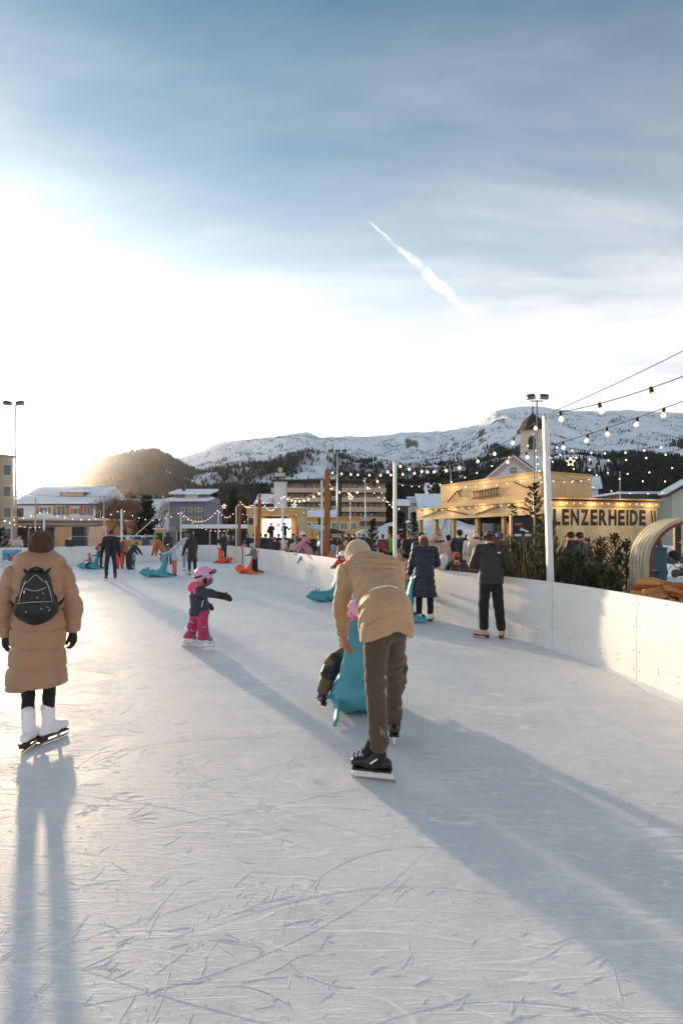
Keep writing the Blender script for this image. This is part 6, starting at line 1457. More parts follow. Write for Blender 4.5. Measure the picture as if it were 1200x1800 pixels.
# --- stage with the big screen
Y = 38.0
b = bldg('stage', 'pale wooden open air stage with a dark recess', 'stage', 435, Y)
Wd = pw(99, Y); ze = pz(893, Y)
MB().box(0, 0.9, 0, 3.2, 0, ze-0.53).build('side_wall', m_ply, b); MB().box(Wd-0.55, Wd, 0, 3.2, 0, ze-0.53).build('side_wall', m_ply, b)
MB().box(-0.05, Wd+0.05, -0.1, 3.3, ze-0.525, ze).build('header', m_ply2, b); MB().box(-0.1, Wd+0.1, -0.15, 3.4, ze+0.003, ze+0.07).build('roof', m_roof_snow, b)
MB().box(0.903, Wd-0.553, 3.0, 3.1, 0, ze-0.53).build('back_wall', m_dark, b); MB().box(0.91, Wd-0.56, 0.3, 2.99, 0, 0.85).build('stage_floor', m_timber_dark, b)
MB().box(2.95, 3.45, 1.7, 2.9, 0.853, ze-0.54).build('wood_panel', m_ply2, b)
for x in (0.62, Wd-0.5): MB().box(x, x+0.09, -0.03, -0.002, 1.2, 2.3).build('banner_strip', mat('banner_red', S(196, 70, 50), 0.7), b)
# screen: flat lit panel with a simple moving figure on it
sc_ = bldg('led_screen', 'bright screen on the stage showing a figure in a red top', 'screen', 459, Y+1.2)
x1 = pw(52, Y+1.2); za_, zb_ = pz(945, Y+1.2), pz(912, Y+1.2)
m = bpy.data.materials.new('screen_picture'); m.use_nodes = True; t = m.node_tree; bs = t.nodes['Principled BSDF']
tc = t.nodes.new('ShaderNodeTexCoord'); gr = t.nodes.new('ShaderNodeSeparateXYZ'); t.links.new(tc.outputs['Generated'], gr.inputs[0])
rmp = t.nodes.new('ShaderNodeValToRGB'); t.links.new(gr.outputs['X'], rmp.inputs[0])
rmp.color_ramp.elements[0].color = (1.0, 0.62, 0.25, 1); rmp.color_ramp.elements[1].color = (1.0, 0.84, 0.78, 1); rmp.color_ramp.elements[1].position = 0.55
t.links.new(rmp.outputs[0], bs.inputs['Emission Color']); bs.inputs['Emission Strength'].default_value = 0.55; bs.inputs['Base Color'].default_value = (0.02, 0.02, 0.02, 1)
MB().box(0, x1, 0, 0.1, za_, zb_).build('panel', m, sc_)
red = mat('screen_red', (0.3, 0.02, 0.02), 0.5, emit=(0.75, 0.09, 0.07), estr=0.6); pale = mat('screen_pale', (0.3, 0.1, 0.1), 0.5, emit=(1.0, 0.62, 0.56), estr=0.5)
cx = x1*0.58; cz = za_+(zb_-za_)*0.55
for nm, mm, pts, r_ in (('screen_figure', red, ((cx-0.12, cz+0.05), (cx+0.05, cz+0.22), (cx+0.12, cz+0.30)), 0.09), ('screen_figure', pale, ((cx-0.08, cz), (cx+0.02, cz-0.2), (cx-0.05, cz-0.42)), 0.05), ('screen_figure', pale, ((cx-0.05, cz), (cx+0.1, cz-0.2), (cx+0.16, cz-0.42)), 0.05), ('screen_figure', pale, ((cx+0.05, cz+0.15), (cx-0.2, cz+0.02), (cx-0.55, cz+0.12)), 0.025)):
    MB().tube([(x, -0.005, z) for x, z in pts], r_, 8).build(nm, mm, sc_).scale = (1, 0.1, 1)
# loudspeakers either side
for px_s, lab in ((441, 'black loudspeaker on a stand left of the screen'), (563, 'black loudspeaker on a pole right of the stage')):
    o = bldg('loudspeaker', lab, 'speaker', px_s, 35.5)
    MB().box(-0.16, 0.16, -0.2, 0.1, 2.35, 2.8).build('cabinet', m_dark, o, bevel=0.03); MB().box(-0.03, 0.03, -0.08, -0.02, 0, 2.35).build('pole', m_steel, o)

# --- dark screened fence beyond the far barrier
Y = 38.5
b = bldg('dark_fence', 'black mesh fence panels between steel posts beyond the far barrier', 'fence', 311, Y)
x = 0.0
for k in range(5):
    w = pw(29 if k < 3 else 24, Y)
    MB().box(x+0.06, x+w-0.06, 0, 0.04, 0.1, pz(935, Y)).build('panel', mat('black_mesh', (0.018, 0.017, 0.017), 0.8, var=0.2), b)
    MB().box(x-0.04, x+0.04, -0.03, 0.06, 0, pz(934, Y)).build('post', m_steel, b); x += w
b = bldg('log_shed', 'long low shed with snowy roof behind the dark fence', 'shed', 330, 52)
MB().box(0, pw(120, 52), 0, 4, 0, pz(929, 52)).build('wall', m_timber_dark, b); MB().box(-0.4, pw(124, 52), -0.6, 4.4, pz(929, 52)+0.003, pz(922, 52)).build('roof', m_roof_snow, b)

# ------------------------------------------------------------------ vehicles
def car(label, px, Y, rz, rgb, snow=False):
    root = thing('parked_car', label, 'car', (gx(px, Y), Y, 0), rz, 'cars parked behind the far barrier')
    paint = mat('paint_%d_%d' % rgb[:2], S(*rgb), 0.3, coat=0.6, metal=0.2)
    prof = [(-2.1, 0.35), (-2.12, 0.75), (-2.0, 0.95), (-1.2, 1.02), (-0.55, 1.45), (0.95, 1.48), (1.75, 1.02), (2.05, 0.95), (2.1, 0.4)]
    V = []; F = []; n = len(prof)
    for y, f in ((-0.86, 0.86), (-0.80, 1.0), (0.80, 1.0), (0.86, 0.86)):
        for x, z in prof: V.append((x*(0.985 if abs(y) > 0.82 else 1), y*(0.86 if z > 1.2 else 1), 0.3+(z-0.3)*(1 if abs(y) < 0.82 else 0.97)))
    for r_ in range(3):
        for i in range(n): a_ = r_*n+i; c_ = r_*n+(i+1) % n; F.append((a_, c_, c_+n, a_+n))
    F += [tuple(range(n-1, -1, -1)), tuple(range(3*n, 4*n))]
    bd = MB().add(V, F).build('body', paint, root, bevel=0.03, smooth=False)
    for sg in (-1, 1):
        MB().prism([(-1.05, 1.04), (-0.5, 1.40), (0.1, 1.42), (0.1, 1.03)], 0.02, Matrix.Translation((0, sg*0.80 if sg < 0 else 0.78, 0))).build('side_window', m_glass, root)
        MB().prism([(0.17, 1.03), (0.17, 1.42), (0.88, 1.43), (1.45, 1.05)], 0.02, Matrix.Translation((0, sg*0.80 if sg < 0 else 0.78, 0))).build('side_window', m_glass, root)
        for x in (-1.3, 1.3):
            w_ = MB().lathe([(0.2, -0.11), (0.33, -0.11), (0.34, 0), (0.33, 0.11), (0.2, 0.11)], 16).build('tyre', m_dark, root); w_.location = (x, sg*0.77, 0.34); w_.rotation_euler = (R(90), 0, 0)
            MB().lathe([(0.19, -0.115), (0.19, 0.115)], 12).build('rim', m_steel, w_)
        MB().box(-2.13, -2.10, sg*0.62-0.14, sg*0.62+0.14, 0.68, 0.82).build('headlight', m_white_frame, root); MB().box(2.08, 2.11, sg*0.62-0.14, sg*0.62+0.14, 0.7, 0.85).build('tail_light', mat('tail_red', S(150, 20, 20), 0.3), root)
    MB().add([(-1.22, -0.62, 1.05), (-1.22, 0.62, 1.05), (-0.6, 0.58, 1.43), (-0.6, -0.58, 1.43)], [(0, 1, 2, 3)]).build('windscreen', m_glass, root).location = (-0.02, 0, 0.012)
    MB().add([(1.78, -0.62, 1.05), (1.78, 0.62, 1.05), (1.0, 0.58, 1.46), (1.0, -0.58, 1.46)], [(3, 2, 1, 0)]).build('rear_window', m_glass, root).location = (0.02, 0, 0.012)
    if snow: link('roof_snow', sdf_mesh('roof_snow', [cone((-0.4, 0, 1.5), (0.8, 0, 1.51), 0.6, 0.58, 0, (0, 0, 1), 0.14)], 0.05, disp=wrinkle(0.02, 6)), root, m_roof_snow)
car('dark car with snow on its roof behind the far barrier', 224, 43, R(5), (40, 40, 46), True)
car('grey car with snowy roof and windscreen left of the wooden hut', 252, 47, R(12), (120, 122, 126), True)
car('silver car behind the crowd right of the brown post', 592, 46, R(80), (130, 132, 134))
car('dark green car parked behind the crowd near the white tent', 612, 50, R(60), (44, 54, 50), True)

# ------------------------------------------------------------------ posts and string lights
m_post_w = mat('white_post', (0.74, 0.73, 0.72), 0.5, var=0.05, vscale=3, bump=0.05, bscale=8)
m_post_b = mat('larch_post', S(150, 96, 60), 0.8, var=0.25, vscale=2, stretch=(6, 6, 0.6), bump=0.4, bscale=8)
m_cable = mat('black_cable', (0.02, 0.018, 0.017), 0.6)
m_bulb = mat('bulb_glass', (0.9, 0.85, 0.78), 0.08, emit=(1.0, 0.62, 0.32), estr=0.28, spec=0.6, trans=0.5)
m_fil = mat('bulb_filament', (1, 0.8, 0.5), 0.5, emit=(1.0, 0.60, 0.24), estr=7.0)
m_bulb_far = mat('bulb_far', (0.9, 0.85, 0.78), 0.3, emit=(1.0, 0.62, 0.36), estr=0.6)
for q in (m_bulb, m_fil, m_bulb_far): q.cycles.emission_sampling = 'NONE'
bulb_me = MB().lathe([(0.008, 0), (0.016, -0.012), (0.027, -0.034), (0.030, -0.050), (0.025, -0.068), (0.012, -0.078), (0.003, -0.080)], 12).mesh('bulb'); bulb_me.materials.append(m_bulb); bulb_me.shade_smooth()
fil_me = MB().tube([(-0.008, 0, -0.028), (-0.006, 0, -0.05), (0, 0, -0.034), (0.006, 0, -0.05), (0.008, 0, -0.028)], 0.0028, 5).mesh('filament'); fil_me.materials.append(m_fil)
sock_me = MB().lathe([(0.018, -0.004), (0.020, 0.012), (0.020, 0.045), (0.014, 0.056)], 10).mesh('socket'); sock_me.materials.append(m_cable); sock_me.shade_smooth()
far_me = MB().lathe([(0.006, 0.0), (0.026, -0.02), (0.032, -0.042), (0.022, -0.066), (0.004, -0.074)], 8).mesh('bulb'); far_me.materials.append(m_bulb_far); far_me.shade_smooth()
TOP = {}
def post(key, px, ybase_none, ytop, Y, wood=False, w=0.075, lean=0, label=''):
    if key in ('P1', 'P2', 'P3', 'W1', 'B1', 'B2'):
        want = px; try_px = px
        for _ in range(6):
            p, tg, nr = bpos(s_at_px(try_px)); p = p+nr*(0.13+w*0.6); Y = float(p[1]); px = 600+900*float(p[0])/Y; try_px += (want-px)*0.8
    root = thing('light_post', label, 'post', (gx(px, Y)+lean*0, Y, 0), 0, 'posts carrying the string lights'); h = pz(ytop, Y); lx = lean/900*Y
    m_ = m_post_b if wood else m_post_w
    MB().add([(sx*w/2, sy*w/2, 0) for sx, sy in ((-1, -1), (1, -1), (1, 1), (-1, 1))]+[(lx+sx*w/2*0.9, sy*w/2*0.9, h) for sx, sy in ((-1, -1), (1, -1), (1, 1), (-1, 1))], [(3, 2, 1, 0), (4, 5, 6, 7), (0, 1, 5, 4), (1, 2, 6, 5), (2, 3, 7, 6), (3, 0, 4, 7)]).build('shaft', m_, root, bevel=0.006)
    MB().tube([(lx-0.02, -w*0.5-0.02, h-0.06), (lx, 0, h+0.03), (lx+0.02, w*0.5, h-0.05)], 0.006, 5).build('hook', m_cable, root)
    if wood and w > 0.1: MB().box(-w/2-0.065, -w/2-0.004, -w/2, -w/2+0.06, 0, h-0.35).build('white_batten', m_post_w, root)
    TOP[key] = Vector((gx(px, Y)+lx, Y, h+0.02))
post('P1', 970, 0, 731, 7.52, lean=-12, w=0.085, label='white post in front of the cut spruces beside the lettered wall')
post('P2', 694, 0, 811, 11.95, w=0.085, label='white post behind the barrier left of the person in navy coat')
post('P3', 573, 0, 826, 15.9, True, 0.20, lean=3, label='thick brown wooden post with white batten behind the bending person')
post('W1', 497, 0, 868, 21.4, w=0.075, label='thin white post in front of the stage screen')
post('B1', 452, 0, 869, 26.2, True, 0.16, lean=5, label='brown wooden post left of the stage screen')
post('B2', 419, 0, 880, 31.0, True, 0.16, lean=3, label='brown wooden post at the far corner of the barrier')
post('W2', 384, 0, 895, 34.4, w=0.08, label='white post right of the black fence beside the far corner')
post('W3', 318, 0, 899, 34.6, w=0.08, label='white post in front of the black fence below the grey house')
post('W4', 214, 0, 895, 31.2, w=0.10, label='white post in front of the dark barn')
post('W5', 78, 0, 897, 28.2, w=0.09, label='white post in front of the orange restaurant')
TOP['P0'] = Vector((4.6, 2.6, 3.95)); TOP['W6'] = at(-60, 905, 27)
nbulb = [0]
def string(label, A_, B_, sag, n, near=False, bulbs=True, u0=0.0, r=None, bs=1.0, group='string lights over the plaza'):
    A_, B_ = Vector(A_), Vector(B_); root = thing('string_light' if bulbs else 'cable', label, 'string lights' if bulbs else 'cable', A_, 0, group if bulbs else None)
    P = lambda u: (B_-A_)*u+Vector((0, 0, -4*sag*u*(1-u)))
    Ym = (A_.y+B_.y)/2; r = r or (0.006 if near else max(0.005, Ym*0.00028))
    MB().tube([P(k/18) for k in range(19)], r, 5).build('cable', m_cable, root, smooth=True)
    if bulbs:
        for k in range(n):
            u = (k+0.5)/n+random.uniform(-0.12, 0.12)/n; p = P(u)
            if near:
                o = link('bulb', bulb_me, root); o.location = p+Vector((0, 0, -0.052)); o.scale = (bs,)*3; o.rotation_euler = (random.uniform(-0.25, 0.25), random.uniform(-0.25, 0.25), 0)
                link('filament', fil_me, o); link('socket', sock_me, o)
            else:
                o = link('bulb', far_me, root); o.location = p+Vector((0, 0, -0.02)); o.scale = (0.68*bs,)*3
            nbulb[0] += 1
    return root
string('nearest string of big round bulbs running off the right edge from the white post', TOP['P1'], TOP['P0'], 0.30, 7, True, bs=1.15)
string('plain cable rising from the white post to the right edge', TOP['P1']+Vector((0, 0, 0.0)), TOP['P0']+Vector((0, 0.3, 0.25)), 0.12, 0, True, bulbs=False, r=0.005)
string('string of bulbs passing behind the white post towards the right edge', at(880, 806, 10.5), at(1330, 655, 6.2), 0.08, 10, True, bs=1.1)
string('string of bulbs between the two nearest white posts', TOP['P2'], TOP['P1'], 0.42, 10, True, bs=0.9)
string('string of bulbs from the brown post to the white post, hanging level', TOP['P3'], at(760, 822, 13), 0.10, 10, True, bs=1.0)
string('string of bulbs sagging from white post down to the brown post', at(577, 850, 16), TOP['P2'], 0.42, 7, True, bs=1.0)
string('string of bulbs from the thick brown post to the thin white stage post', TOP['W1'], at(566, 858, 16), 0.28, 9, True, bs=1.2)
string('string of bulbs from the stage post to the brown post beside it', TOP['B1'], TOP['W1'], 0.75, 10, bs=1.1)
string('string of bulbs between the two brown corner posts', TOP['B2'], TOP['B1'], 0.5, 10, bs=1.2)
string('string of bulbs from the corner post to the white post by the black fence', TOP['W2'], TOP['B2'], 0.75, 8, bs=1.3)
string('string of bulbs in front of the grey house', TOP['W3'], TOP['W2'], 0.75, 16, bs=1.3)
string('second lower string of bulbs hanging right of the grey house', at(318, 902, 34), at(440, 908, 38), 1.1, 16, bs=1.3)
string('string of bulbs in front of the dark spruce and chalet', TOP['W4'], TOP['W3'], 0.6, 9, bs=1.4)
string('string of bulbs in front of the orange restaurant', TOP['W5'], TOP['W4'], 0.55, 10, bs=1.4)
string('string of bulbs left of the restaurant post', TOP['W6'], TOP['W5'], 0.4, 9, bs=1.4)
string('string of bulbs hanging diagonally before the restaurant door', at(5, 912, 31), at(75, 925, 32), 0.2, 8, bs=1.4)
MST = at(940, 772, 14.0)
for i, (a_, b_, sag, n, lab) in enumerate(((at(700, 850, 22), MST, 0.5, 16, 'far string of bulbs from the hotel side to the mast by the bar'),
        (at(665, 850, 24), at(705, 892, 17), 0.35, 12, 'string of bulbs dropping towards the white post from the hotel'), (at(636, 838, 22), at(700, 880, 25), 0.4, 12, 'short string of bulbs in front of the hotel end'),
        (at(780, 853, 22), at(946, 838, 17.5), 0.12, 13, 'string of bulbs hung across the tall bar fascia'), (at(948, 838, 17.5), at(1044, 838, 18.5), 0.15, 9, 'dark string of bulbs on the right fascia face'),
        (at(440, 905, 37), at(570, 880, 33), 0.6, 14, 'string of bulbs over the stage roof'),
        (at(425, 902, 36), at(480, 868, 33), 0.5, 12, 'string of bulbs in front of the stage header'),
        (MST, at(1260, 752, 11), 0.42, 15, 'upper far string of bulbs right of the white post'), (at(944, 785, 14.5), at(1260, 770, 11.5), 0.40, 14, 'second far string of bulbs right of the white post'), (at(946, 792, 15), at(1240, 800, 14), 0.55, 12, 'third far string of bulbs before the dark wooded slope'),
        (at(948, 800, 15.5), at(1230, 838, 15), 0.35, 11, 'lowest far string of bulbs before the dark wooded slope'), (at(985, 835, 18), at(1180, 862, 21), 0.3, 9, 'string of small bulbs above the flat roofed building'), (at(940, 780, 14), at(952, 850, 16), 0.05, 9, 'string of bulbs hanging down the mast by the bar'))):
    string(lab, a_, b_, sag, max(5, int(n*0.72)), bs=0.95 if i > 7 else 1.0)
g1 = string('row of bulbs along the canopy edge of the wooden bar', Tc @ Vector((0.05, -0.06, zt-0.01)), Tc @ Vector((7.25, -0.06, zt-0.01)), 0.0, 17, bs=0.8, group='bulb rows on the wooden bar')
g2 = string('row of bulbs along the top of the lettered wall', Tw @ Vector((0, -0.09, zt-0.03)), Tw @ Vector((Lw, -0.09, zt-0.03)), 0.0, 16, bs=0.8, group='bulb rows on the wooden bar')
def glow(parent, p, e, r=0.05):
    l_ = bpy.data.lights.new('bulb_light', 'POINT'); l_.energy = e; l_.color = (1.0, 0.66, 0.36); l_.shadow_soft_size = r
    o = bpy.data.objects.new('bulb_light', l_); col.objects.link(o); o.parent = parent; o.location = Vector(p)-parent.location
for k in range(4): glow(g2, Tw @ Vector((0.5+k*1.15, -0.22, zt-0.10)), 1.1)
for k in range(4): glow(g1, Tc @ Vector((0.8+k*1.8, -0.25, zt-0.06)), 1.0)
for k in range(3): glow(g1, Tl @ Vector((0.9+k*2.0, -0.3, 3.75)), 1.0)

# ------------------------------------------------------------------ flood light masts
def flood(label, px, ytop, Y, w=0.09, heads=((-0.75, 0.2), (0.55, 0.1)), hs=1.0):
    root = thing('floodlight_mast', label, 'mast', (gx(px, Y), Y, 0), 0, 'floodlight masts'); h = pz(ytop, Y)
    MB().tube([(0, 0, 0), (0, 0, h)], [w, w*0.55], 8).build('mast', m_steel, root, smooth=True)
    MB().bar((heads[0][0], 0, h-0.05), (heads[-1][0], 0, h-0.05), 0.05).build('crossbar', m_steel, root)
    for x, t_ in heads:
        T = Matrix.Translation((x, -0.1, h+0.10)) @ Matrix.Rotation(R(-28), 4, 'X') @ Matrix.Rotation(t_, 4, 'Y')
        o = MB().box(-0.30*hs, 0.30*hs, -0.14*hs, 0.10*hs, -0.16*hs, 0.16*hs, T).build('lamp_head', mat('lamp_grey', (0.30, 0.29, 0.28), 0.5), root, bevel=0.02)
        MB().box(-0.26*hs, 0.26*hs, -0.155*hs, -0.143*hs, -0.13*hs, 0.13*hs, T).build('lens', m_glass, o)
flood('tall floodlight mast with two lamps at the left edge', 28, 712, 40, 0.11, ((-0.55, 0.15), (0.42, -0.1)), 1.05)
flood('floodlight mast with two lamps beside the church tower', 943, 703, 22, 0.055, ((-0.32, -0.2), (0.26, 0.1)), 0.62)
flood('far floodlight mast in front of the snowy ridge above the hotel', 593, 795, 70, 0.16, ((-0.9, 0.1), (0, 0), (0.9, -0.1)), 1.2)
flood('slim lamp mast right of the white post by the hotel', 792, 826, 60, 0.12, ((-0.1, 0), (1.3, 0)), 0.5)
for px, yt, Y, lab in ((938, 765, 14.0, 'slim steel pole beside the bar corner'), (183, 872, 34, 'thin steel pole at the right end of the restaurant'), (287, 872, 50, 'thin steel pole left of the grey house'), (297, 879, 40, 'slim steel pole carrying a wire left of the grey house'), (616, 885, 40, 'dark slender lamp post in front of the yellow building'), (642, 842, 30, 'thin steel pole in front of the hotel end'), (1089, 830, 40, 'steel pipe standing behind the lettered wall'), (63, 876, 33, 'thin steel pole in front of the white chalet')):
    root = thing('steel_pole', lab, 'pole', (gx(px, Y), Y, 0), 0, 'slim steel poles'); h = pz(yt, Y); r_ = max(0.025, Y*0.0012)
    MB().tube([(0, 0, 0), (0, 0, h)], [r_, r_*0.8], 8).build('shaft', m_steel, root, smooth=True); MB().lathe([(r_*1.2, 0), (r_*1.2, 0.05)], 8, (0, 0, h)).build('cap', m_steel, root)
w_ = MB().tube([at(228, 950, 34), at(293, 892, 40)], 0.05, 6).build('support_strut', m_steel, None); w_['label'] = 'slanting pale strut leaning up to the pole by the grey house'; w_['category'] = 'strut'
w_ = MB().tube([at(-10, 868, 30), at(120, 873, 32), at(183, 873, 34), at(240, 878, 37), at(297, 881, 40)], 0.018, 5).build('overhead_wire', m_steel, None); w_['label'] = 'thin overhead wire running between the left steel poles'; w_['category'] = 'wire'
# stars hung from the strings
def star(label, px, py, Y, r_):
    pts = []
    for k in range(10): a = math.pi/2+k*math.pi/5; q = r_ if k % 2 == 0 else r_*0.42; pts.append((q*math.cos(a), 0, q*math.sin(a)))
    o = MB().tube(pts+[pts[0]], r_*0.09, 5).build('star_ornament', m_bulb_far, None); o.location = at(px, py, Y); o['label'] = label; o['category'] = 'ornament'; o['group'] = 'lit star ornaments'
star('lit star ornament near the far corner left of the stage', 394, 890, 33, 0.16); star('lit star ornament above the stage roof edge', 517, 888, 32, 0.16); star('lit star ornament in front of the hotel stair tower', 616, 874, 28, 0.16); star('lit star ornament beside the church nave', 1002, 812, 22, 0.2)
# ------------------------------------------------------------------ trees and cut spruces
m_bark = mat('bark_brown', S(84, 62, 44), 0.9, var=0.3, vscale=12, bump=0.5, bscale=40)
m_needle = mat('spruce_needle', (0.115, 0.135, 0.058), 0.75, var=0.45, vscale=5)
m_needle_d = mat('spruce_needle_dark', (0.034, 0.042, 0.022), 0.8, var=0.4, vscale=4)
m_twig = mat('larch_twig', S(112, 78, 54), 0.9, var=0.2, vscale=4)
def spruce(label, base, h, rad, nb=60, upright=0.7, needles=42, mat_n=None, seed=0, nlen=0.045, trunk_r=0.03, subs=4, zmin=0.03, wild=0.35):
    r = np.random.default_rng(seed+3); root = thing('spruce_tree', label, 'tree', base, 0, 'spruce trees')
    MB().tube([(0, 0, 0), (h*0.01, 0, h*0.5), (0, h*0.01, h)], [trunk_r, trunk_r*0.7, 0.004], 7).build('trunk', m_bark, root, smooth=True)
    tw = MB(); V = []
    def needle_run(p, q, n):
        d = q-p; L_ = np.linalg.norm(d); d = d/L_; t = r.random((n, 1)); c = p+(q-p)*t
        rv = r.normal(size=(n, 3)); rv -= (rv @ d)[:, None]*d; rv /= np.linalg.norm(rv, axis=1)[:, None]+1e-9
        tip = c+(rv*0.75+d*0.75)*nlen*r.uniform(0.6, 1.15, (n, 1)); sd = np.cross(rv, d)*nlen*0.10
        V.append(np.stack([c-sd, c+sd, tip], 1).reshape(-1, 3))
    for i in range(nb):
        u = zmin+(1-zmin)*((i+r.random())/nb)**0.9; z = u*h; a = i*2.4+r.normal(0, 0.4); L_ = rad*((1-u*u*0.80) if wild > 0.5 else (1-u*0.86))*r.uniform(0.7, 1.2)+0.06
        up_ = upright*r.uniform(0.6, 1.3)+0.25*u; d = unit((math.cos(a), math.sin(a), up_))
        p0 = A((0, 0, z)); p1 = p0+d*L_*0.5; p2 = p1+unit(d+A((0, 0, wild*r.uniform(-0.2, 1.0))))*L_*0.5
        tw.tube([p0, p1, p2], [0.007, 0.005, 0.002], 4, cap=False)
        needle_run(p0+(p1-p0)*0.25, p1, needles); needle_run(p1, p2, needles)
        for k in range(subs):
            t = r.uniform(0.25, 0.95); q0 = p0+(p1-p0)*t*2 if t < 0.5 else p1+(p2-p1)*(t*2-1)
            sd = unit(np.cross(d, A((0, 0, 1))))*r.choice([-1, 1]); q1 = q0+unit(d+sd*r.uniform(0.5, 1.1)+A((0, 0, r.uniform(0, 0.5)*wild*2)))*L_*r.uniform(0.22, 0.42)
            tw.tube([q0, q1], [0.0035, 0.0015], 3, cap=False); needle_run(q0, q1, needles)
    for i in range(int(nb*0.35) if wild > 0.6 else 0):
        a = r.uniform(0, 6.28); q0 = A((math.cos(a), math.sin(a), 0))*rad*r.uniform(0.1, 0.7)+A((0, 0, h*r.uniform(0.2, 0.6))); q1 = q0+unit((math.cos(a)*0.3+r.normal(0, 0.2), math.sin(a)*0.3, 1))*h*r.uniform(0.3, 0.62)
        tw.tube([q0, (q0+q1)/2+r.normal(0, 0.01, 3), q1], [0.007, 0.005, 0.002], 4, cap=False); needle_run(q0, q1, needles//3)
    needle_run(A((0, 0, h*0.75)), A((0, 0, h*1.03)), needles*2)
    V = np.concatenate(V); link('crown', npmesh('crown', V, np.arange(len(V)).reshape(-1, 3)), root, mat_n or m_needle)
    tw.build('branches', m_bark, root)
    return root
spruce('large cut spruce heaped behind the barrier left of the white post', (gx(912, 9.1), 9.1, 0), 1.42, 0.70, 95, 0.9, seed=1, wild=0.8)
spruce('cut spruce standing directly behind the white post with long upright twigs', (gx(960, 8.3), 8.35, 0), 1.75, 0.62, 105, 1.6, seed=2, wild=1.0)
spruce('cut spruce right of the white post leaning over the barrier', (gx(1005, 8.2), 8.2, 0), 1.2, 0.65, 90, 1.3, seed=3, wild=1.0)
spruce('bushy cut spruce beside the curved wooden arch', (gx(1060, 7.95), 7.95, 0), 1.05, 0.5, 80, 1.3, seed=4, wild=1.0)
spruce('low cut spruce between the arch and the barrier', (gx(1082, 7.4), 7.5, 0), 1.05, 0.45, 50, 1.0, seed=5)
spruce('low spreading cut spruce at the left end of the heap', (gx(892, 10.2), 10.2, 0), 1.05, 0.5, 50, 0.9, seed=6)
spruce('cut spruce lying low in front of the dark menu board', (gx(935, 9.6), 9.6, 0), 1.2, 0.7, 60, 0.9, seed=16)
spruce('small spruce tree rising above the menu board by the pole', (gx(940, 13.2), 13.3, 0), 2.95, 0.55, 90, 0.35, seed=7, mat_n=m_needle_d)
spruce('narrow dark spruce hung at the canopy corner', (gx(902, 15.6), 15.6, 0.0), 2.55, 0.22, 60, 0.2, seed=8, mat_n=m_needle_d)
for i, (px, Y, h, lab) in enumerate(((1030, 14.6, 1.45, 'first young spruce in the row under the lettering'), (1055, 14.6, 1.5, 'second young spruce in the row under the lettering'), (1080, 14.8, 1.6, 'third young spruce in the row under the lettering'), (1100, 15.0, 1.4, 'last young spruce under the lettering next to the arch'))):
    spruce(lab, (gx(px, Y), Y, 0), h, 0.42, 46, 1.0, seed=20+i, mat_n=m_needle_d, wild=0.7)
spruce('spiky small spruce behind the crowd in front of the white tent', (gx(655, 28), 28, 0), 2.4, 0.75, 46, 1.1, seed=30, mat_n=m_needle_d, nlen=0.1, needles=26)
spruce('dark spruce at the left edge in front of the restaurant', (gx(2, 29), 29, 0), 1.95, 0.7, 46, 0.4, seed=31, mat_n=m_needle_d, nlen=0.1, needles=26)
spruce('dark round spruce between the bare trees and grey house', (gx(258, 50), 50, 0), 5.3, 1.75, 90, 0.3, seed=32, mat_n=m_needle_d, nlen=0.25, needles=40, trunk_r=0.12)
spruce('dark conifer right of the hotel end', (gx(704, 62), 62, 0), 4.3, 1.4, 70, 0.4, seed=33, mat_n=m_needle_d, nlen=0.25, needles=30, trunk_r=0.1)
spruce('small dark conifer on the snow bank left of the bar', (gx(727, 58), 58, 1.5), 2.6, 0.8, 50, 0.3, seed=34, mat_n=m_needle_d, nlen=0.2, needles=24, trunk_r=0.08)
spruce('small spruce beside the bar counter end', (gx(735, 22), 22, 0), 1.6, 0.5, 40, 0.9, seed=35, nlen=0.08, needles=24)
for i, (px, Y, yt, lab) in enumerate(((775, 130, 812, 'tall dark spruce left of the bar fascia'), (760, 140, 826, 'dark spruce behind the white houses near the bar'), (790, 125, 818, 'tall spruce behind the bar roof'), (700, 150, 845, 'dark spruce behind the white post by the hotel'), (685, 160, 850, 'dark spruce right behind the hotel roof'), (820, 135, 828, 'spruce left of the church gable'), (376, 90, 868, 'spruce right of the grey house'), (410, 100, 862, 'spruce left of the stage roof'), (460, 150, 850, 'dark spruce behind the stage left of the hotel'))):
    spruce(lab, (gx(px, Y), Y, 0), pz(yt, Y), pz(yt, Y)*0.17, 80, 0.1, seed=40+i, mat_n=m_needle_d, nlen=0.55, needles=40, trunk_r=0.25, subs=3)
def bare_tree(label, px, Y, ytop, seed, spread=0.55, twig=None, name='bare_tree', depth=6):
    r = random.Random(seed); h = pz(ytop, Y); root = thing(name, label, 'tree', (gx(px, Y), Y, 0), 0, 'leafless trees'); mb = MB(); trunk = MB()
    def grow(p, d, L_, rad, n):
        q = p+d*L_; k = p+d*L_*0.5+Vector((r.uniform(-1, 1), r.uniform(-1, 1), 0))*L_*0.06
        (trunk if n >= depth-1 else mb).tube([p, k, q], [rad, rad*0.85, rad*0.68], 5 if n > 3 else 3, cap=False)
        if n == 0: return
        for i in range(r.choice((2, 3, 3)) if n > 1 else 3):
            dd = (d+Vector((r.uniform(-1, 1), r.uniform(-1, 1), r.uniform(-0.15, 0.75)))*spread*1.25).normalized(); grow(p+d*L_*r.uniform(0.55, 1.0), dd, L_*r.uniform(0.62, 0.82), rad*0.58, n-1)
    grow(Vector((0, 0, 0)), Vector((0, 0, 1)), h*0.30, h*0.020, depth)
    trunk.build('trunk', m_bark, root, smooth=True); mb.build('crown', twig or m_twig, root)
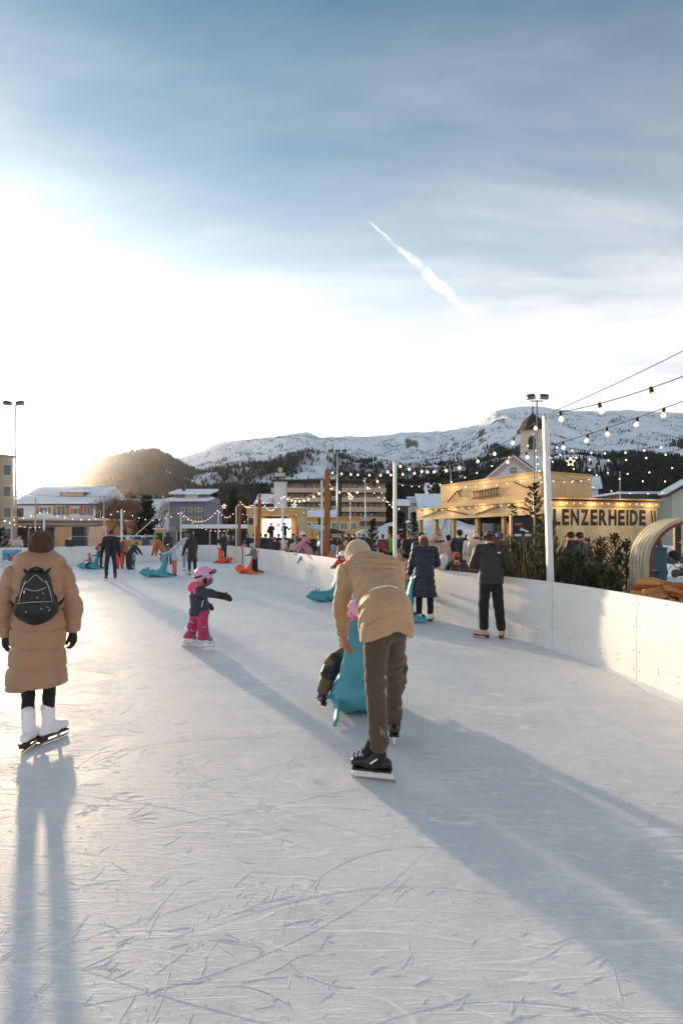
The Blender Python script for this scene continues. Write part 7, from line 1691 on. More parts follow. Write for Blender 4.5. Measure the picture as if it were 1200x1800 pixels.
for i, (px, Y, yt, lab) in enumerate(((222, 47, 848, 'tall leafless tree in front of the timber chalet'), (236, 44, 872, 'small leafless tree with forked trunk beside the tall one'), (196, 56, 850, 'leafless tree above the dark barn'), (262, 62, 855, 'leafless tree behind the dark round spruce'), (176, 66, 846, 'leafless tree right of the snowy chalet roof'), (284, 70, 858, 'leafless tree left of the grey house'), (372, 76, 866, 'brown leafless larch right of the grey house'), (398, 72, 884, 'low leafless tree above the black fence'), (214, 72, 842, 'tall leafless larch high behind the barn'), (246, 84, 846, 'leafless larch behind the chalet chimney'))):
    bare_tree(lab, px, Y, yt, 60+i)

# ------------------------------------------------------------------ things behind the right barrier
# curved arch of bent boards
m_arch = mat('arch_board', S(176, 166, 140), 0.65, var=0.08, vscale=3, stretch=(1, 1, 1)); m_archr = mat('arch_edge', S(120, 52, 40), 0.7)
ar = thing('wooden_arch', 'curved beige arch of bent boards behind the barrier at the right edge', 'arch', (4.16, 7.0, 0))
rad = 0.62; ztop = 1.89; path = [(0, 0), (0, ztop-rad)]+[(rad-rad*math.cos(a), ztop-rad+rad*math.sin(a)) for a in np.linspace(0, math.pi/2, 14)[1:]]+[(1.6, ztop), (2.2, ztop)]
def offs(P, d):
    out = []
    for i, (x, z) in enumerate(P):
        a_, b_ = P[max(i-1, 0)], P[min(i+1, len(P)-1)]; tx, tz = b_[0]-a_[0], b_[1]-a_[1]; l_ = math.hypot(tx, tz); out.append((x+tz/l_*d, z-tx/l_*d))
    return out
inn = offs(path, 0.05); nb = 5; wb = 0.42/nb
for k in range(nb):
    y0, y1 = k*wb+0.006, (k+1)*wb-0.006; V = []; F = []
    for (x, z), (xi, zi) in zip(path, inn): V += [(x, y0, z), (x, y1, z), (xi, y1, zi), (xi, y0, zi)]
    for i in range(len(path)-1):
        for c in range(4): q, p_ = i*4+c, i*4+(c+1) % 4; F.append((q, q+4, p_+4, p_))
    F += [(0, 1, 2, 3), tuple(reversed(range(len(V)-4, len(V))))]
    MB().add(V, F).build('bent_board', m_arch, ar)
V = []; F = []; i2 = offs(path, 0.085)
for (x, z), (xi, zi) in zip(inn, i2): V += [(x, -0.004, z), (x, 0.41, z), (xi, 0.41, zi), (xi, -0.004, zi)]
for i in range(len(path)-1):
    for c in range(4): q, p_ = i*4+c, i*4+(c+1) % 4; F.append((q, q+4, p_+4, p_))
MB().add(V, F).build('inner_lining', m_archr, ar)
MB().box(-0.01, -0.002, 0.12, 0.30, 0.7, 1.18).build('cover_plate', m_arch, ar)
# firewood on a low rack
rk = thing('log_rack', 'low timber rack holding the split firewood behind the barrier', 'rack', (3.76, 6.62, 0), R(-22))
for z in (0.12, 0.36, 0.60):
    for y in (0.0, 0.42): MB().box(0, 1.25, y, y+0.04, z, z+0.09).build('rail', m_post_b, rk)
for x in (0.0, 0.6, 1.18): MB().box(x, x+0.06, 0.045, 0.415, 0.0, 0.66).build('leg', m_post_b, rk)
MB().box(0.0, 1.25, 0.0, 0.46, 0.692, 0.72).build('deck', m_post_b, rk)
m_log = mat('split_wood', S(196, 138, 84), 0.85, var=0.25, vscale=6, stretch=(1, 8, 8), bump=0.6, bscale=18); m_log2 = mat('split_wood_red', S(164, 98, 58), 0.85, var=0.3, vscale=6, stretch=(1, 8, 8), bump=0.6, bscale=18)
def log_mesh(seed):
    r = random.Random(seed); n = r.choice((4, 5, 5)); L_ = r.uniform(0.26, 0.36); rr_ = r.uniform(0.045, 0.065); V = []; F = []
    an_ = sorted(r.uniform(0, 6.28) for _ in range(n)) if False else [6.283*(k+r.uniform(-0.25, 0.25))/n for k in range(n)]; rd = [rr_*r.uniform(0.65, 1.15) for _ in range(n)]
    for u in (-0.5, -0.46, 0.0, 0.45, 0.5):
        for a, q in zip(an_, rd): q2 = q*r.uniform(0.9, 1.08)*(0.9 if abs(u) == 0.5 else 1); V.append((u*L_, q2*math.cos(a), q2*math.sin(a)))
    for i in range(4):
        for k in range(n): a_, b_ = i*n+k, i*n+(k+1) % n; F.append((a_, b_, b_+n, a_+n))
    F += [tuple(range(n-1, -1, -1)), tuple(range(4*n, 5*n))]
    return MB().add(V, F).mesh('log')
logs = [log_mesh(i) for i in range(8)]
for i, m_ in enumerate(logs): m_.materials.append(m_log if i % 3 else m_log2)
rl = random.Random(9); cnt = 0
for lay, nn in ((0, 10), (1, 10), (2, 9), (3, 6)):
    for k in range(nn):
        x = 0.10+(k+0.5)*1.05/nn*1.05; y = 0.12 if (k+lay) % 2 else 0.32
        o = link('firewood_log', logs[(cnt*3+lay) % 8]); cnt += 1
        p = rk.matrix_basis @ Vector((0, 0, 0)); c_, s_2 = math.cos(R(-22)), math.sin(R(-22))
        o.location = (3.76+c_*x-s_2*y, 6.62+s_2*x+c_*y, 0.775+lay*0.082+rl.uniform(-0.01, 0.015)-(0.0 if lay < 3 else 0.01))
        o.rotation_euler = (rl.uniform(0, 6.28), rl.uniform(-0.22, 0.22), R(-22)+rl.choice((rl.uniform(-0.7, 0.7), rl.uniform(0.2, 1.2))))
        o['label'] = 'split firewood log in the pile behind the barrier under the arch'; o['category'] = 'log'; o['group'] = 'split firewood logs'
# wood stack by the lettered wall
stx = thing('log_stack', 'tall stack of split logs standing against the lettered wall', 'wood stack', (gx(1036, 15.2), 15.2, 0))
for i in range(4):
    for j in range(14):
        o = link('log', logs[(i*5+j*3) % 8], stx); o.location = (0.05+i*0.085+(j % 2)*0.03, 0, 0.06+j*0.085); o.rotation_euler = (rl.uniform(0, 6), 0, R(90)+rl.uniform(-0.1, 0.1)); o.scale = (0.8, 0.8, 0.8)
# bins
for px, Y, y0, y1, w, rgb, lab in ((1143, 8.6, 1040, 1003, 0.30, (34, 50, 68), 'dark blue metal bin behind the curved arch'), (1154, 12.5, 1000, 962, 0.5, (40, 70, 84), 'teal blue box near the person in black coat'), (1036, 9.8, 1040, 990, 0.42, (24, 24, 26), 'black round fire bowl behind the cut spruces')):
    o = thing('bin' if 'bowl' not in lab else 'fire_bowl', lab, 'bin' if 'bowl' not in lab else 'fire bowl', (gx(px, Y), Y, 0)); zt_ = pz(y1, Y); m_ = mat('bin_%d' % rgb[2], S(*rgb), 0.5, var=0.15)
    if 'bowl' in lab: MB().lathe([(0.10, 0), (0.10, zt_-0.3), (0.36, zt_-0.08), (0.40, zt_), (0.36, zt_-0.02)], 20).build('bowl', m_, o, smooth=True); MB().lathe([(0.30, zt_-0.06), (0.30, zt_-0.04)], 16).build('ash', mat('ash', (0.2, 0.19, 0.18), 0.9), o)
    else: MB().box(-w/2, w/2, 0, w, 0, zt_-0.04).build('body', m_, o, bevel=0.02); MB().box(-w/2-0.02, w/2+0.02, -0.02, w+0.02, zt_-0.038, zt_).build('lid', m_, o, bevel=0.01)
# menu boards
def menu(name, label, px0, px1, ytop, Y, rows, rz=0, arrow=False, seed=1):
    r = random.Random(seed); o = thing(name, label, 'sign', (gx(px0, Y), Y, 0), rz); w = pw(px1-px0, Y); h = pz(ytop, Y)
    MB().box(0, w, 0, 0.06, 0.25, h).build('board', mat('chalk_black', (0.022, 0.022, 0.024), 0.7), o)
    for x in (-0.05, w+0.003): MB().box(x, x+0.047, -0.01, 0.07, 0, h+0.05).build('frame', m_ply2, o)
    red_ = mat('tag_red', S(196, 70, 66), 0.6); wh_ = mat('tag_white', (0.65, 0.63, 0.6), 0.6)
    for k in range(rows):
        z = h-0.14-k*(h-0.5)/rows
        for c in range(2):
            if r.random() < 0.25: continue
            x = 0.05+c*w*0.5; ww = w*r.uniform(0.2, 0.38); MB().box(x, x+ww, -0.012, -0.003, z-0.055, z).build('tag', red_ if r.random() < 0.6 else wh_, o)
    if arrow:
        z = h-0.32; MB().add([(w*0.35, -0.008, z+0.03), (w*0.48, -0.008, z+0.085), (w*0.46, -0.008, z+0.05), (w*0.78, -0.008, z-0.01), (w*0.76, -0.008, z-0.05), (w*0.44, -0.008, z+0.01), (w*0.42, -0.008, z-0.015)], [(0, 1, 2, 3, 4, 5, 6)]).build('arrow', m_white_frame, o)
menu('menu_board', 'dark menu board with red tags and a white arrow behind the cut spruces', 900, 936, 909, 12.2, 6, arrow=True, seed=2)
menu('menu_board', 'dark shelf like menu board with red tags behind the crowd', 683, 714, 925, 26, 7, seed=3)
menu('menu_board', 'black notice board at the right edge beyond the stroller', 1186, 1196, 915, 26, 2, seed=4)
# parasols, tent, tub
def parasol(label, px, Y, ytop, r_, c, hc=0.35):
    o = thing('parasol', label, 'parasol', (gx(px, Y), Y, 0), 0, 'parasols in the crowd'); h = pz(ytop, Y)
    V = [(0, 0, h)]; F = []
    for k in range(8): a = k*math.pi/4; V.append((r_*math.cos(a), r_*math.sin(a), h-hc))
    for k in range(8): V.append((r_*math.cos(k*math.pi/4), r_*math.sin(k*math.pi/4), h-hc-0.12))
    for k in range(8): F += [(0, 1+k, 1+(k+1) % 8), (1+k, 9+k, 9+(k+1) % 8, 1+(k+1) % 8)]
    MB().add(V, F).build('canopy', mat('canopy_%d' % int(c[0]*99), c, 0.8, var=0.08), o); MB().tube([(0, 0, 0), (0, 0, h-0.05)], 0.03, 8).build('pole', m_steel, o)
    for k in range(4): a = k*math.pi/2; MB().tube([(0, 0, h-hc-0.3), (r_*0.6*math.cos(a), r_*0.6*math.sin(a), h-hc*0.62)], 0.012, 4).build('strut', m_steel, o)
parasol('white parasol right of the stage', 556, 42, 921, 1.5, (0.7, 0.68, 0.65)); parasol('black parasol behind the thick brown post', 583, 36, 928, 0.95, (0.02, 0.02, 0.022), 0.28); parasol('small cream parasol left of the black one', 566, 40, 927, 0.9, (0.62, 0.56, 0.48))
tn = thing('dome_tent', 'white rounded tent behind the crowd in front of the yellow building', 'tent', (gx(643, 44), 44, 0))
link('cover', sdf_mesh('cover', [ell((0, 0, 0), (1.6, 1.6, 2.15), 0), cutp((0, 0, 0), (0, 0, -1))], 0.08), tn, mat('tent_white', (0.68, 0.64, 0.58), 0.7, var=0.08)); MB().box(-0.4, 0.4, -1.6, -1.5, 0, 1.5).build('door', m_dark, tn)
tb = thing('wooden_tub', 'round pale wooden barrel tub behind the far barrier', 'tub', (gx(255, 36.5), 36.5, 0))
for k in range(20):
    a = k*2*math.pi/20; T = Matrix.Rotation(a, 4, 'Z') @ Matrix.Translation((0.95, 0, 0)); MB().box(-0.03, 0.03, -0.145, 0.145, 0, 1.3, T).build('stave', m_ply2, tb)
hut = thing('small_booth', 'little timber booth with dark opening behind the far barrier', 'booth', (gx(272, 37.5), 37.5, 0)); MB().box(0, 0.7, 0, 0.7, 0, 2.05).build('wall', m_ply2, hut); MB().box(0.12, 0.58, -0.03, -0.003, 1.0, 1.8).build('opening', m_dark, hut); MB().box(-0.1, 0.8, -0.1, 0.8, 2.053, 2.13).build('roof', m_roof_snow, hut)
# beer tables, benches and slatted chairs
m_seat = mat('chair_red', S(112, 56, 42), 0.6, var=0.15, vscale=6, stretch=(1, 6, 6)); m_table = mat('table_top', S(150, 118, 92), 0.7, var=0.12)
def table(label, x, y, rz, L_=1.8):
    o = thing('table', label, 'table', (x, y, 0), rz, 'tables on the plaza')
    for k in range(5): MB().box(-L_/2, L_/2, -0.33+k*0.132+0.003, -0.33+(k+1)*0.132-0.003, 0.72, 0.75).build('plank', m_table, o)
    for sx in (-1, 1):
        for sy in (-1, 1): MB().bar((sx*L_*0.42, sy*0.28, 0), (sx*L_*0.36, sy*0.22, 0.719), 0.035).build('leg', m_steel, o)
def chair(label, x, y, rz):
    o = thing('folding_chair', label, 'chair', (x, y, 0), rz, 'slatted folding chairs')
    for k in range(5): MB().box(-0.2, 0.2, -0.2+k*0.08, -0.2+k*0.08+0.06, 0.44, 0.46).build('seat_slat', m_seat, o)
    for k in range(4): MB().box(-0.2, 0.2, -0.235-0.012*k, -0.215-0.012*k, 0.60+k*0.075, 0.66+k*0.075).build('back_slat', m_seat, o)
    for sx in (-1, 1):
        MB().bar((sx*0.215, 0.2, 0.0), (sx*0.215, -0.27, 0.92), 0.02, 0.03).build('leg', m_steel, o); MB().bar((sx*0.185, -0.25, 0.0), (sx*0.185, 0.18, 0.435), 0.02, 0.03).build('leg', m_steel, o)
table('plank table between the seated person in red beanie and the bar', 2.95, 12.4, R(60)); table('long plank table in the crowd behind the bending person', 1.2, 15.6, R(75)); table('plank table near the brown post in the crowd', 0.2, 19.5, R(70)); table('plank table in front of the bar counter', 3.6, 15.6, R(62))
chair('dark red slatted chair carrying the person in red beanie', 2.62, 11.75, R(8)); chair('empty dark red slatted chair with pale frame beside the seated person', 2.86, 11.35, R(-20)); chair('slatted chair under the person in white hooded jacket', 2.5, 12.35, R(30))
# stroller
stl = thing('stroller', 'black stroller with large wheels at the right edge', 'stroller', (gx(1190, 20.0), 20.0, 0), R(10)); m_tyre = m_dark
for x, r_ in ((-0.36, 0.16), (0.36, 0.19)):
    for y in (-0.26, 0.26):
        w_ = MB().lathe([(r_*0.72, -0.025), (r_, -0.022), (r_, 0.022), (r_*0.72, 0.025)], 16).build('wheel', m_tyre, stl); w_.location = (x, y, r_); w_.rotation_euler = (R(90), 0, 0); MB().box(-r_*0.8, r_*0.8, -0.012, 0.012, -0.01, 0.01).box(-0.012, 0.012, -r_*0.8, r_*0.8, -0.0095, 0.0095).build('spokes', m_steel, w_)
for y in (-0.22, 0.22): MB().bar((-0.36, y, 0.18), (0.30, y, 0.75), 0.03).build('frame', m_steel, stl); MB().bar((0.36, y, 0.2), (-0.2, y, 0.62), 0.03).build('frame', m_steel, stl); MB().bar((0.30, y, 0.75), (0.62, y, 1.02), 0.025).build('handle_bar', m_dark, stl)
MB().bar((0.62, -0.22, 1.02), (0.62, 0.22, 1.02), 0.03).build('handle', m_dark, stl)
link('carrycot', sdf_mesh('carrycot', [cone((-0.35, 0, 0.68), (0.25, 0, 0.70), 0.17, 0.17, 0.03), cutp((0, 0, 0.80), (0, 0, 1))], 0.02), stl, cloth((92, 84, 74))); link('canopy', sdf_mesh('canopy', [ell((-0.18, 0, 0.80), (0.27, 0.22, 0.25), 0), cutp((0.02, 0, 0.8), (1, 0, 0.2))], 0.018), stl, cloth((22, 22, 24)))
# poster on the far barrier
sA, sB = s_at_px(5), s_at_px(39); pA, _, nA = bpos(sA); pB, _, nB = bpos(sB); pA = pA-nA*0.03; pB = pB-nB*0.03
dv = Vector((pB[0]-pA[0], pB[1]-pA[1], 0)); Lp = dv.length; Tp = face_frame(Vector((pA[0], pA[1], 0)), dv)
po = thing('poster', 'blue poster with a figure in red on the far barrier', 'poster'); po.matrix_world = Tp
MB().box(0, Lp, -0.004, 0.0, 0.14, 0.84).build('sheet', mat('poster_blue', S(64, 150, 190), 0.5, var=0.15, vscale=1.5), po)
MB().prism([(0.02, 0.15), (Lp-0.02, 0.15), (Lp-0.02, 0.30), (Lp*0.55, 0.24), (Lp*0.3, 0.36), (0.02, 0.28)], 0.003, Matrix.Translation((0, -0.0075, 0))).build('print_snow', mat('poster_pale', S(196, 214, 226), 0.5), po)
MB().prism([(Lp*0.28, 0.26), (Lp*0.5, 0.24), (Lp*0.52, 0.46), (Lp*0.44, 0.56), (Lp*0.32, 0.52), (Lp*0.24, 0.40)], 0.003, Matrix.Translation((0, -0.011, 0))).build('print_figure', mat('poster_red', S(190, 60, 50), 0.5), po)
MB().lathe([(0.055, -0.0015), (0.055, 0.0015)], 12).build('print_head', mat('poster_dark', S(50, 40, 44), 0.5), po).matrix_local = Matrix.Translation((Lp*0.28, -0.0125, 0.575)) @ Matrix.Rotation(R(90), 4, 'X')
for z, w in ((0.78, 0.25), (0.735, 0.62)): MB().box(Lp*0.06, Lp*(0.06+w), -0.008, -0.0055, z, z+0.016).build('print_text_line', m_white_frame, po)
MB().box(Lp*0.42, Lp*0.58, -0.0115, -0.0085, 0.17, 0.20).build('print_text_line', m_white_frame, po)

# ------------------------------------------------------------------ skaters and crowd
def P(label, px, Y, rz, J, outside=False, **kw):
    "a person standing at photo column px and depth Y; rz 0 = seen from behind, 180 = facing the viewer"
    view = math.atan2((px-600)/900, 1)
    while outside and Y < 36:
        q = np.array([gx(px, Y), Y]); k = int(np.argmin(np.hypot(BP[:, 0]-q[0], BP[:, 1]-q[1]))); p_, tg_, nr_ = bpos(seg[k])
        if (q-p_) @ nr_ > 0.34: break
        Y += 0.1
    return person(label, (gx(px, Y), Y, 0), R(rz)-view, J, Y, **kw)
DN = ((0.12, 0.02, -1), (0.05, 0.15, -1)); DNL = ((-0.12, 0.02, -1), (-0.05, 0.15, -1))
FW = ((0.15, 0.35, -1), (-0.1, 1, -0.15)); FWL = ((-0.15, 0.35, -1), (0.1, 1, -0.15))
UPR = ((0.3, 0.6, -0.6), (-0.2, 0.7, 0.5)); UPL = ((-0.3, 0.6, -0.6), (0.2, 0.7, 0.5))
SITR = ((0.12, 1, -0.05), (0.02, 0.05, -1)); SITL = ((-0.12, 1, -0.05), (-0.02, 0.05, -1))
WDR = ((0.12, 0, -1), (0.05, -0.05, -1)); WDL = ((-0.12, 0, -1), (-0.05, -0.05, -1))
SK = ('skate', (228, 226, 230)); HK = ('hockey', (30, 28, 30)); SB = ('skate', (40, 36, 38))
# person in dark jacket at the barrier
j = pose(1.68, 6, 0, armR=((0.35, 0.3, -1), (-0.5, 0.9, 0.25)), armL=((-0.35, 0.3, -1), (0.5, 0.9, 0.25)), legR=((0.10, 0.04, -1), (0.10, -0.10, -1)), legL=((-0.06, 0.05, -1), (0.0, -0.10, -1)), head=(12, -16), sole=0.075)
j['ftL'] = A((-1, 0.25, 0)); j['ftR'] = A((0.25, 0.9, 0))
dk = P('person in dark grey jacket and black trousers with brown ponytail standing at the barrier', 862, 8.15, 6, j, jacket=(40, 35, 35), jkind='shell', trousers=(24, 21, 22), hat=('none',), hair=(92, 58, 38), coat=0.10, thick=0.03, gloves=(24, 22, 22), shoes=('skate', (196, 160, 130)), hood=False, tw=0.022)
c_, H_ = j['head'], j['HR']; w = lambda v: c_+H_ @ A(v)
link('ponytail', sdf_mesh('ponytail', [cone(w((0.02, -0.10, 0.01)), w((0.06, -0.15, -0.10)), 0.035, 0.04, 0.02), cone(w((0.06, -0.15, -0.10)), w((0.075, -0.14, -0.22)), 0.04, 0.018, 0.02)], 0.009, disp=wrinkle(0.005, 70)), dk, mat('hair_92_58', S(92, 58, 38), 0.6))
link('headband', sdf_mesh('headband', [cone(w((math.cos(a)*0.090, -0.015+math.sin(a)*0.104, 0.012)), w((math.cos(a+0.5)*0.090, -0.015+math.sin(a+0.5)*0.104, 0.012)), 0.028, 0.028, 0.003) for a in np.arange(0, 6.3, 0.5)], 0.008), dk, cloth((34, 26, 24), 'knit'))
link('earmuff', sdf_mesh('earmuff', [ell(w((0.088, -0.045, 0.03)), 0.035, 0)], 0.008, disp=wrinkle(0.004, 90)), dk, cloth((226, 220, 214), 'knit'))
lg = link('logo_mark', sdf_mesh('logo_mark', [ell(j['chest']+A((0.115, -0.128, 0.085)), (0.030, 0.014, 0.014), 0)], 0.006), dk, mat('logo_white', (0.8, 0.8, 0.8), 0.5))
# person in navy puffer coat with pink beanie
j = pose(1.62, 10, 2, armR=((0.28, 0.2, -1), (-0.1, 0.9, -0.3)), armL=((-0.25, 0.15, -1), (-0.2, 0.45, -1)), head=(10, -20), sole=0.075); j['ftL'] = A((-0.55, 0.8, 0)); j['ftR'] = A((0.5, 0.9, 0))
P('person in long navy puffer coat and pink beanie beside the child on the teal seal', 746, 9.7, 10, j, jacket=(30, 34, 50), trousers=(20, 20, 24), hat=('beanie', (222, 140, 140)), hair=(90, 60, 40), longhair=True, coat=0.50, thick=0.036, quilted=0.125, gloves=(226, 128, 72), shoes=SK, flare=0.05, coatr=1.12)
# teal child with pink helmet and the seal in front of it
j = pose(1.05, 14, 0, armR=FW, armL=FWL, head=(-20, 10), child=True, sole=0.05)
P('child in teal suit and pink helmet holding the seal beside the navy coat', 707, 10.3, -75, j, jacket=(44, 140, 132), trousers=(24, 74, 68), hat=('helmet', (226, 130, 170), (96, 60, 150)), thick=0.025, coat=0.10, gloves=(30, 60, 60), shoes=SB, facing=True, yoke=None)
seal(TEAL, 'teal seal between the child in teal and the navy coat', (gx(694, 9.8), 9.8, 0), R(84), 1.1)
# red child behind the teal seal at left of the bending person
seal(TEAL, 'teal seal facing left in front of the child in red', (gx(577, 12.7), 12.75, 0), R(122), 1.0)
j = pose(1.20, 12, 0, armR=((0.5, 0.5, -0.7), (0.2, 1, 0.0)), armL=((-0.5, 0.5, -0.7), (-0.2, 0.8, -0.5)), head=(0, -5), child=True, sole=0.05); j['big'] = 1.3
P('child in red jacket with white helmet and dark goggles behind the teal seal', 603, 13.55, 175, j, jacket=(196, 44, 52), trousers=(40, 40, 46), hat=('helmet', (232, 214, 218)), thick=0.025, gloves=(120, 186, 176), shoes=SB, facing=True, glasses=(30, 22, 22))
# far skaters on the left
j = pose(1.80, 4, 0, armR=((0.30, 0, -1), (0.1, 0.2, -1)), armL=((-0.30, 0, -1), (-0.1, 0.2, -1)), legR=((0.12, 0.05, -1), (0.02, -0.05, -1)), legL=((-0.12, 0.05, -1), (-0.02, -0.05, -1)), head=(-15, -10), sole=0.07)
P('person in black jacket with black backpack and navy trousers skating away, far left', 195, 19.0, 5, j, jacket=(30, 26, 26), jkind='shell', trousers=(36, 38, 52), hat=('none',), hair=(58, 36, 24), gloves=(22, 20, 20), shoes=('hockey', (40, 36, 36)), backpack=(26, 23, 23), thick=0.03, coat=0.16)
seal(TEAL, 'small teal seal carrying a toddler near the far barrier', (gx(160, 24.6), 24.6, 0), R(95), 1.05)
j = pose(0.85, 5, 0, armR=FW, armL=FWL, legR=((0.4, 0.6, -0.6), (0.05, 0, -1)), legL=((-0.4, 0.6, -0.6), (-0.05, 0, -1)), seat=0.36, child=True)
P('toddler in patterned jacket and pink hat sitting on the far teal seal', 159, 24.5, 70, j, jacket=(150, 120, 120), trousers=(30, 30, 34), hat=('beanie', (206, 130, 140)), shoes=SK, thick=0.025)
j = pose(1.05, 20, 0, armR=FW, armL=FWL, child=True, sole=0.05)
P('child with red helmet half hidden behind the skater with backpack', 178, 24.8, 100, j, jacket=(60, 56, 60), trousers=(30, 30, 34), hat=('helmet', (190, 40, 46)), shoes=SB)
j = pose(1.62, 30, 0, armR=((0.15, 0.3, -1), (-0.1, 0.4, -0.9)), armL=((-0.15, 0.3, -1), (0.1, 0.4, -0.9)), head=(0, -10), sole=0.06)
P('person in mustard jacket and white hat bending beside the backpack skater', 220, 25.4, 200, j, jacket=(200, 136, 70), trousers=(44, 42, 46), hat=('beanie', (214, 220, 226)), shoes=SB)
j = pose(1.5, 8, 0, armR=DN, armL=DNL, sole=0.06)
P('person in coral overalls and maroon hat behind the backpack skater', 211, 24.8, 20, j, jacket=(120, 60, 56), trousers=(222, 92, 70), hat=('beanie', (104, 40, 44)), shoes=SB, tw=0.03)
j = pose(1.40, 38, 0, armR=((0.2, 0.7, -0.9), (0, 0.6, -0.8)), armL=((-0.2, 0.7, -0.9), (0, 0.6, -0.8)), sole=0.06)
P('child in black jacket bending forward next to the coral overalls', 228, 24.0, -60, j, jacket=(28, 28, 30), trousers=(48, 46, 40), hat=('beanie', (110, 92, 62)), shoes=SB, thick=0.03)
j = pose(0.85, 5, 0, child=True, sole=0.05)
P('small child in blue snowsuit at the knees of the bending child', 234, 24.4, 30, j, jacket=(150, 150, 190), trousers=(40, 96, 136), hat=('helmet', (60, 60, 70)), shoes=SB)
j = pose(1.72, 38, 0, armR=((0.15, 0.25, -1), (0.05, 0.15, -1)), armL=((-0.15, 0.35, -1), (-0.05, 0.25, -1)), legR=((0.10, 0.35, -1), (0.0, -0.45, -1)), legL=((-0.10, 0.15, -1), (0, -0.35, -1)), head=(0, 25), sole=0.07)
P('person in orange brown jacket and grey trousers bending over, teal hat', 288, 23.6, 78, j, jacket=(178, 104, 44), trousers=(136, 132, 142), hat=('beanie', (120, 156, 150)), shoes=HK, thick=0.035)
j = pose(1.28, 16, 0, armR=((0.25, 0.8, -0.4), (0.1, 1, -0.2)), armL=((-0.25, 0.8, -0.4), (-0.1, 1, -0.2)), child=True, sole=0.06)
P('child in pastel jacket and coral trousers pushing the teal seal', 307, 20.5, 78, j, jacket=(176, 188, 210), jkind='shell', trousers=(228, 100, 92), hat=('helmet', (52, 46, 48)), shoes=SB, thick=0.025, tw=0.025)
seal(TEAL, 'teal seal facing left pushed by the child in pastel jacket', (gx(276, 20.0), 20.0, 0), R(88), 1.15)
j = pose(1.66, 8, 0, armR=DN, armL=((-0.35, 0.2, -1), (-0.2, 0.3, -1)), legR=((0.12, 0.05, -1), (0.02, -0.05, -1)), legL=((-0.08, 0.05, -1), (-0.02, -0.05, -1)), sole=0.07)
P('person in long black hooded coat skating away right of the child in pastel', 338, 21.0, 30, j, jacket=(42, 38, 42), jkind='shell', trousers=(28, 26, 30), hat=('none',), hair=None, hood_up=True, coat=0.42, shoes=('skate', (200, 196, 192)), flare=0.06, thick=0.03)
j = pose(1.70, 12, 0, armR=DN, armL=((-0.5, 0.3, -0.8), (-0.4, 0.4, -0.6)), sole=0.06)
P('person in lilac jacket with brown beanie behind the long black coat', 328, 23.6, 15, j, jacket=(186, 176, 206), trousers=(150, 144, 164), hat=('beanie', (120, 96, 84)), shoes=SK)
j = pose(1.78, 8, 0, armR=DN, armL=DNL, sole=0.05)
P('person in dark navy hooded coat behind the orange brown jacket', 297, 28.5, 30, j, jacket=(34, 36, 50), trousers=(26, 26, 32), hat=('none',), hair=None, hood_up=True, coat=0.3, shoes=SB, flare=0.03)
seal(ORANGE, 'orange seal at the far corner in front of the adult holding a child', (gx(394, 29.8), 29.8, 0), R(-30), 1.15)
j = pose(1.78, 4, 0, armR=((0.3, 0.4, -0.9), (-0.1, 0.8, 0.4)), armL=DNL, sole=0.05)
P('adult in black jacket carrying a child at the far corner', 393, 31.0, 150, j, jacket=(36, 36, 36), trousers=(26, 26, 30), hat=('beanie', (40, 40, 40)), shoes=SB)
j = pose(1.0, 0, 0, armR=FW, armL=FWL, legR=SITR, legL=SITL, seat=1.12, child=True)
P('child in purple patterned suit held in the arms of the adult in black', 402, 30.7, 120, j, jacket=(86, 76, 100), trousers=(70, 62, 90), hat=('beanie', (190, 180, 178)), shoes=('boot', (30, 30, 34)))
j = pose(1.28, 4, 0, armR=DN, armL=DNL, child=True, sole=0.06)
P('child in pink jacket with navy helmet standing at the barrier near the stage', 429, 28.4, -40, j, jacket=(196, 116, 130), trousers=(48, 40, 58), hat=('helmet', (60, 70, 110)), shoes=SB)
seal(ORANGE, 'orange seal held by the child in patterned jacket and black trousers', (gx(436, 21.9), 21.9, 0), R(60), 1.2)
j = pose(1.25, 12, 0, armR=FW, armL=FWL, child=True, sole=0.06)
P('child in patterned jacket, grey helmet and black trousers behind the orange seal', 448, 21.7, 55, j, jacket=(120, 112, 116), trousers=(30, 28, 32), hat=('helmet', (176, 180, 190)), shoes=SK, tw=0.03)

# outside the barrier
BT_ = ('boot', (46, 38, 34))
rr = random.Random(21)
def armsr():
    return rr.choice(((DN, DNL), (FW, DNL), (DN, FWL), (FW, FWL), (UPR, DNL), (UPR, FWL)))
def stand(label, px, Y, rz, h, jk, hat, tr=(34, 32, 36), **kw):
    a_, b_ = armsr(); j = pose(h, rr.uniform(0, 8), 0, armR=a_, armL=b_, head=(rr.uniform(-25, 25), rr.uniform(-12, 8)), child=h < 1.4, sole=0.02)
    return P(label, px, Y, rz, j, outside=True, jacket=jk, trousers=tr, hat=hat, shoes=BT_, hair=kw.pop('hair', rr.choice(((60, 40, 28), (40, 28, 22), (110, 78, 50)))), skin=rr.randrange(3), **kw)
def sit(label, px, Y, rz, h, jk, hat, tr=(34, 32, 36), lean=12, **kw):
    j = pose(h, lean, 0, armR=FW, armL=FWL, legR=SITR, legL=SITL, head=(rr.uniform(-25, 25), rr.uniform(-12, 5)), seat=0.50, child=h < 1.4)
    return P(label, px, Y, rz, j, outside=True, jacket=jk, trousers=tr, hat=hat, shoes=BT_, hair=kw.pop('hair', (60, 40, 28)), skin=rr.randrange(3), **kw)
BE = lambda *c: ('beanie', c)
j = pose(1.80, 14, 0, armR=((0.2, 0.6, -0.8), (0.0, 0.6, -0.8)), armL=((-0.2, 0.7, -0.7), (-0.1, 0.8, -0.5)), head=(0, -10), sole=0.02)
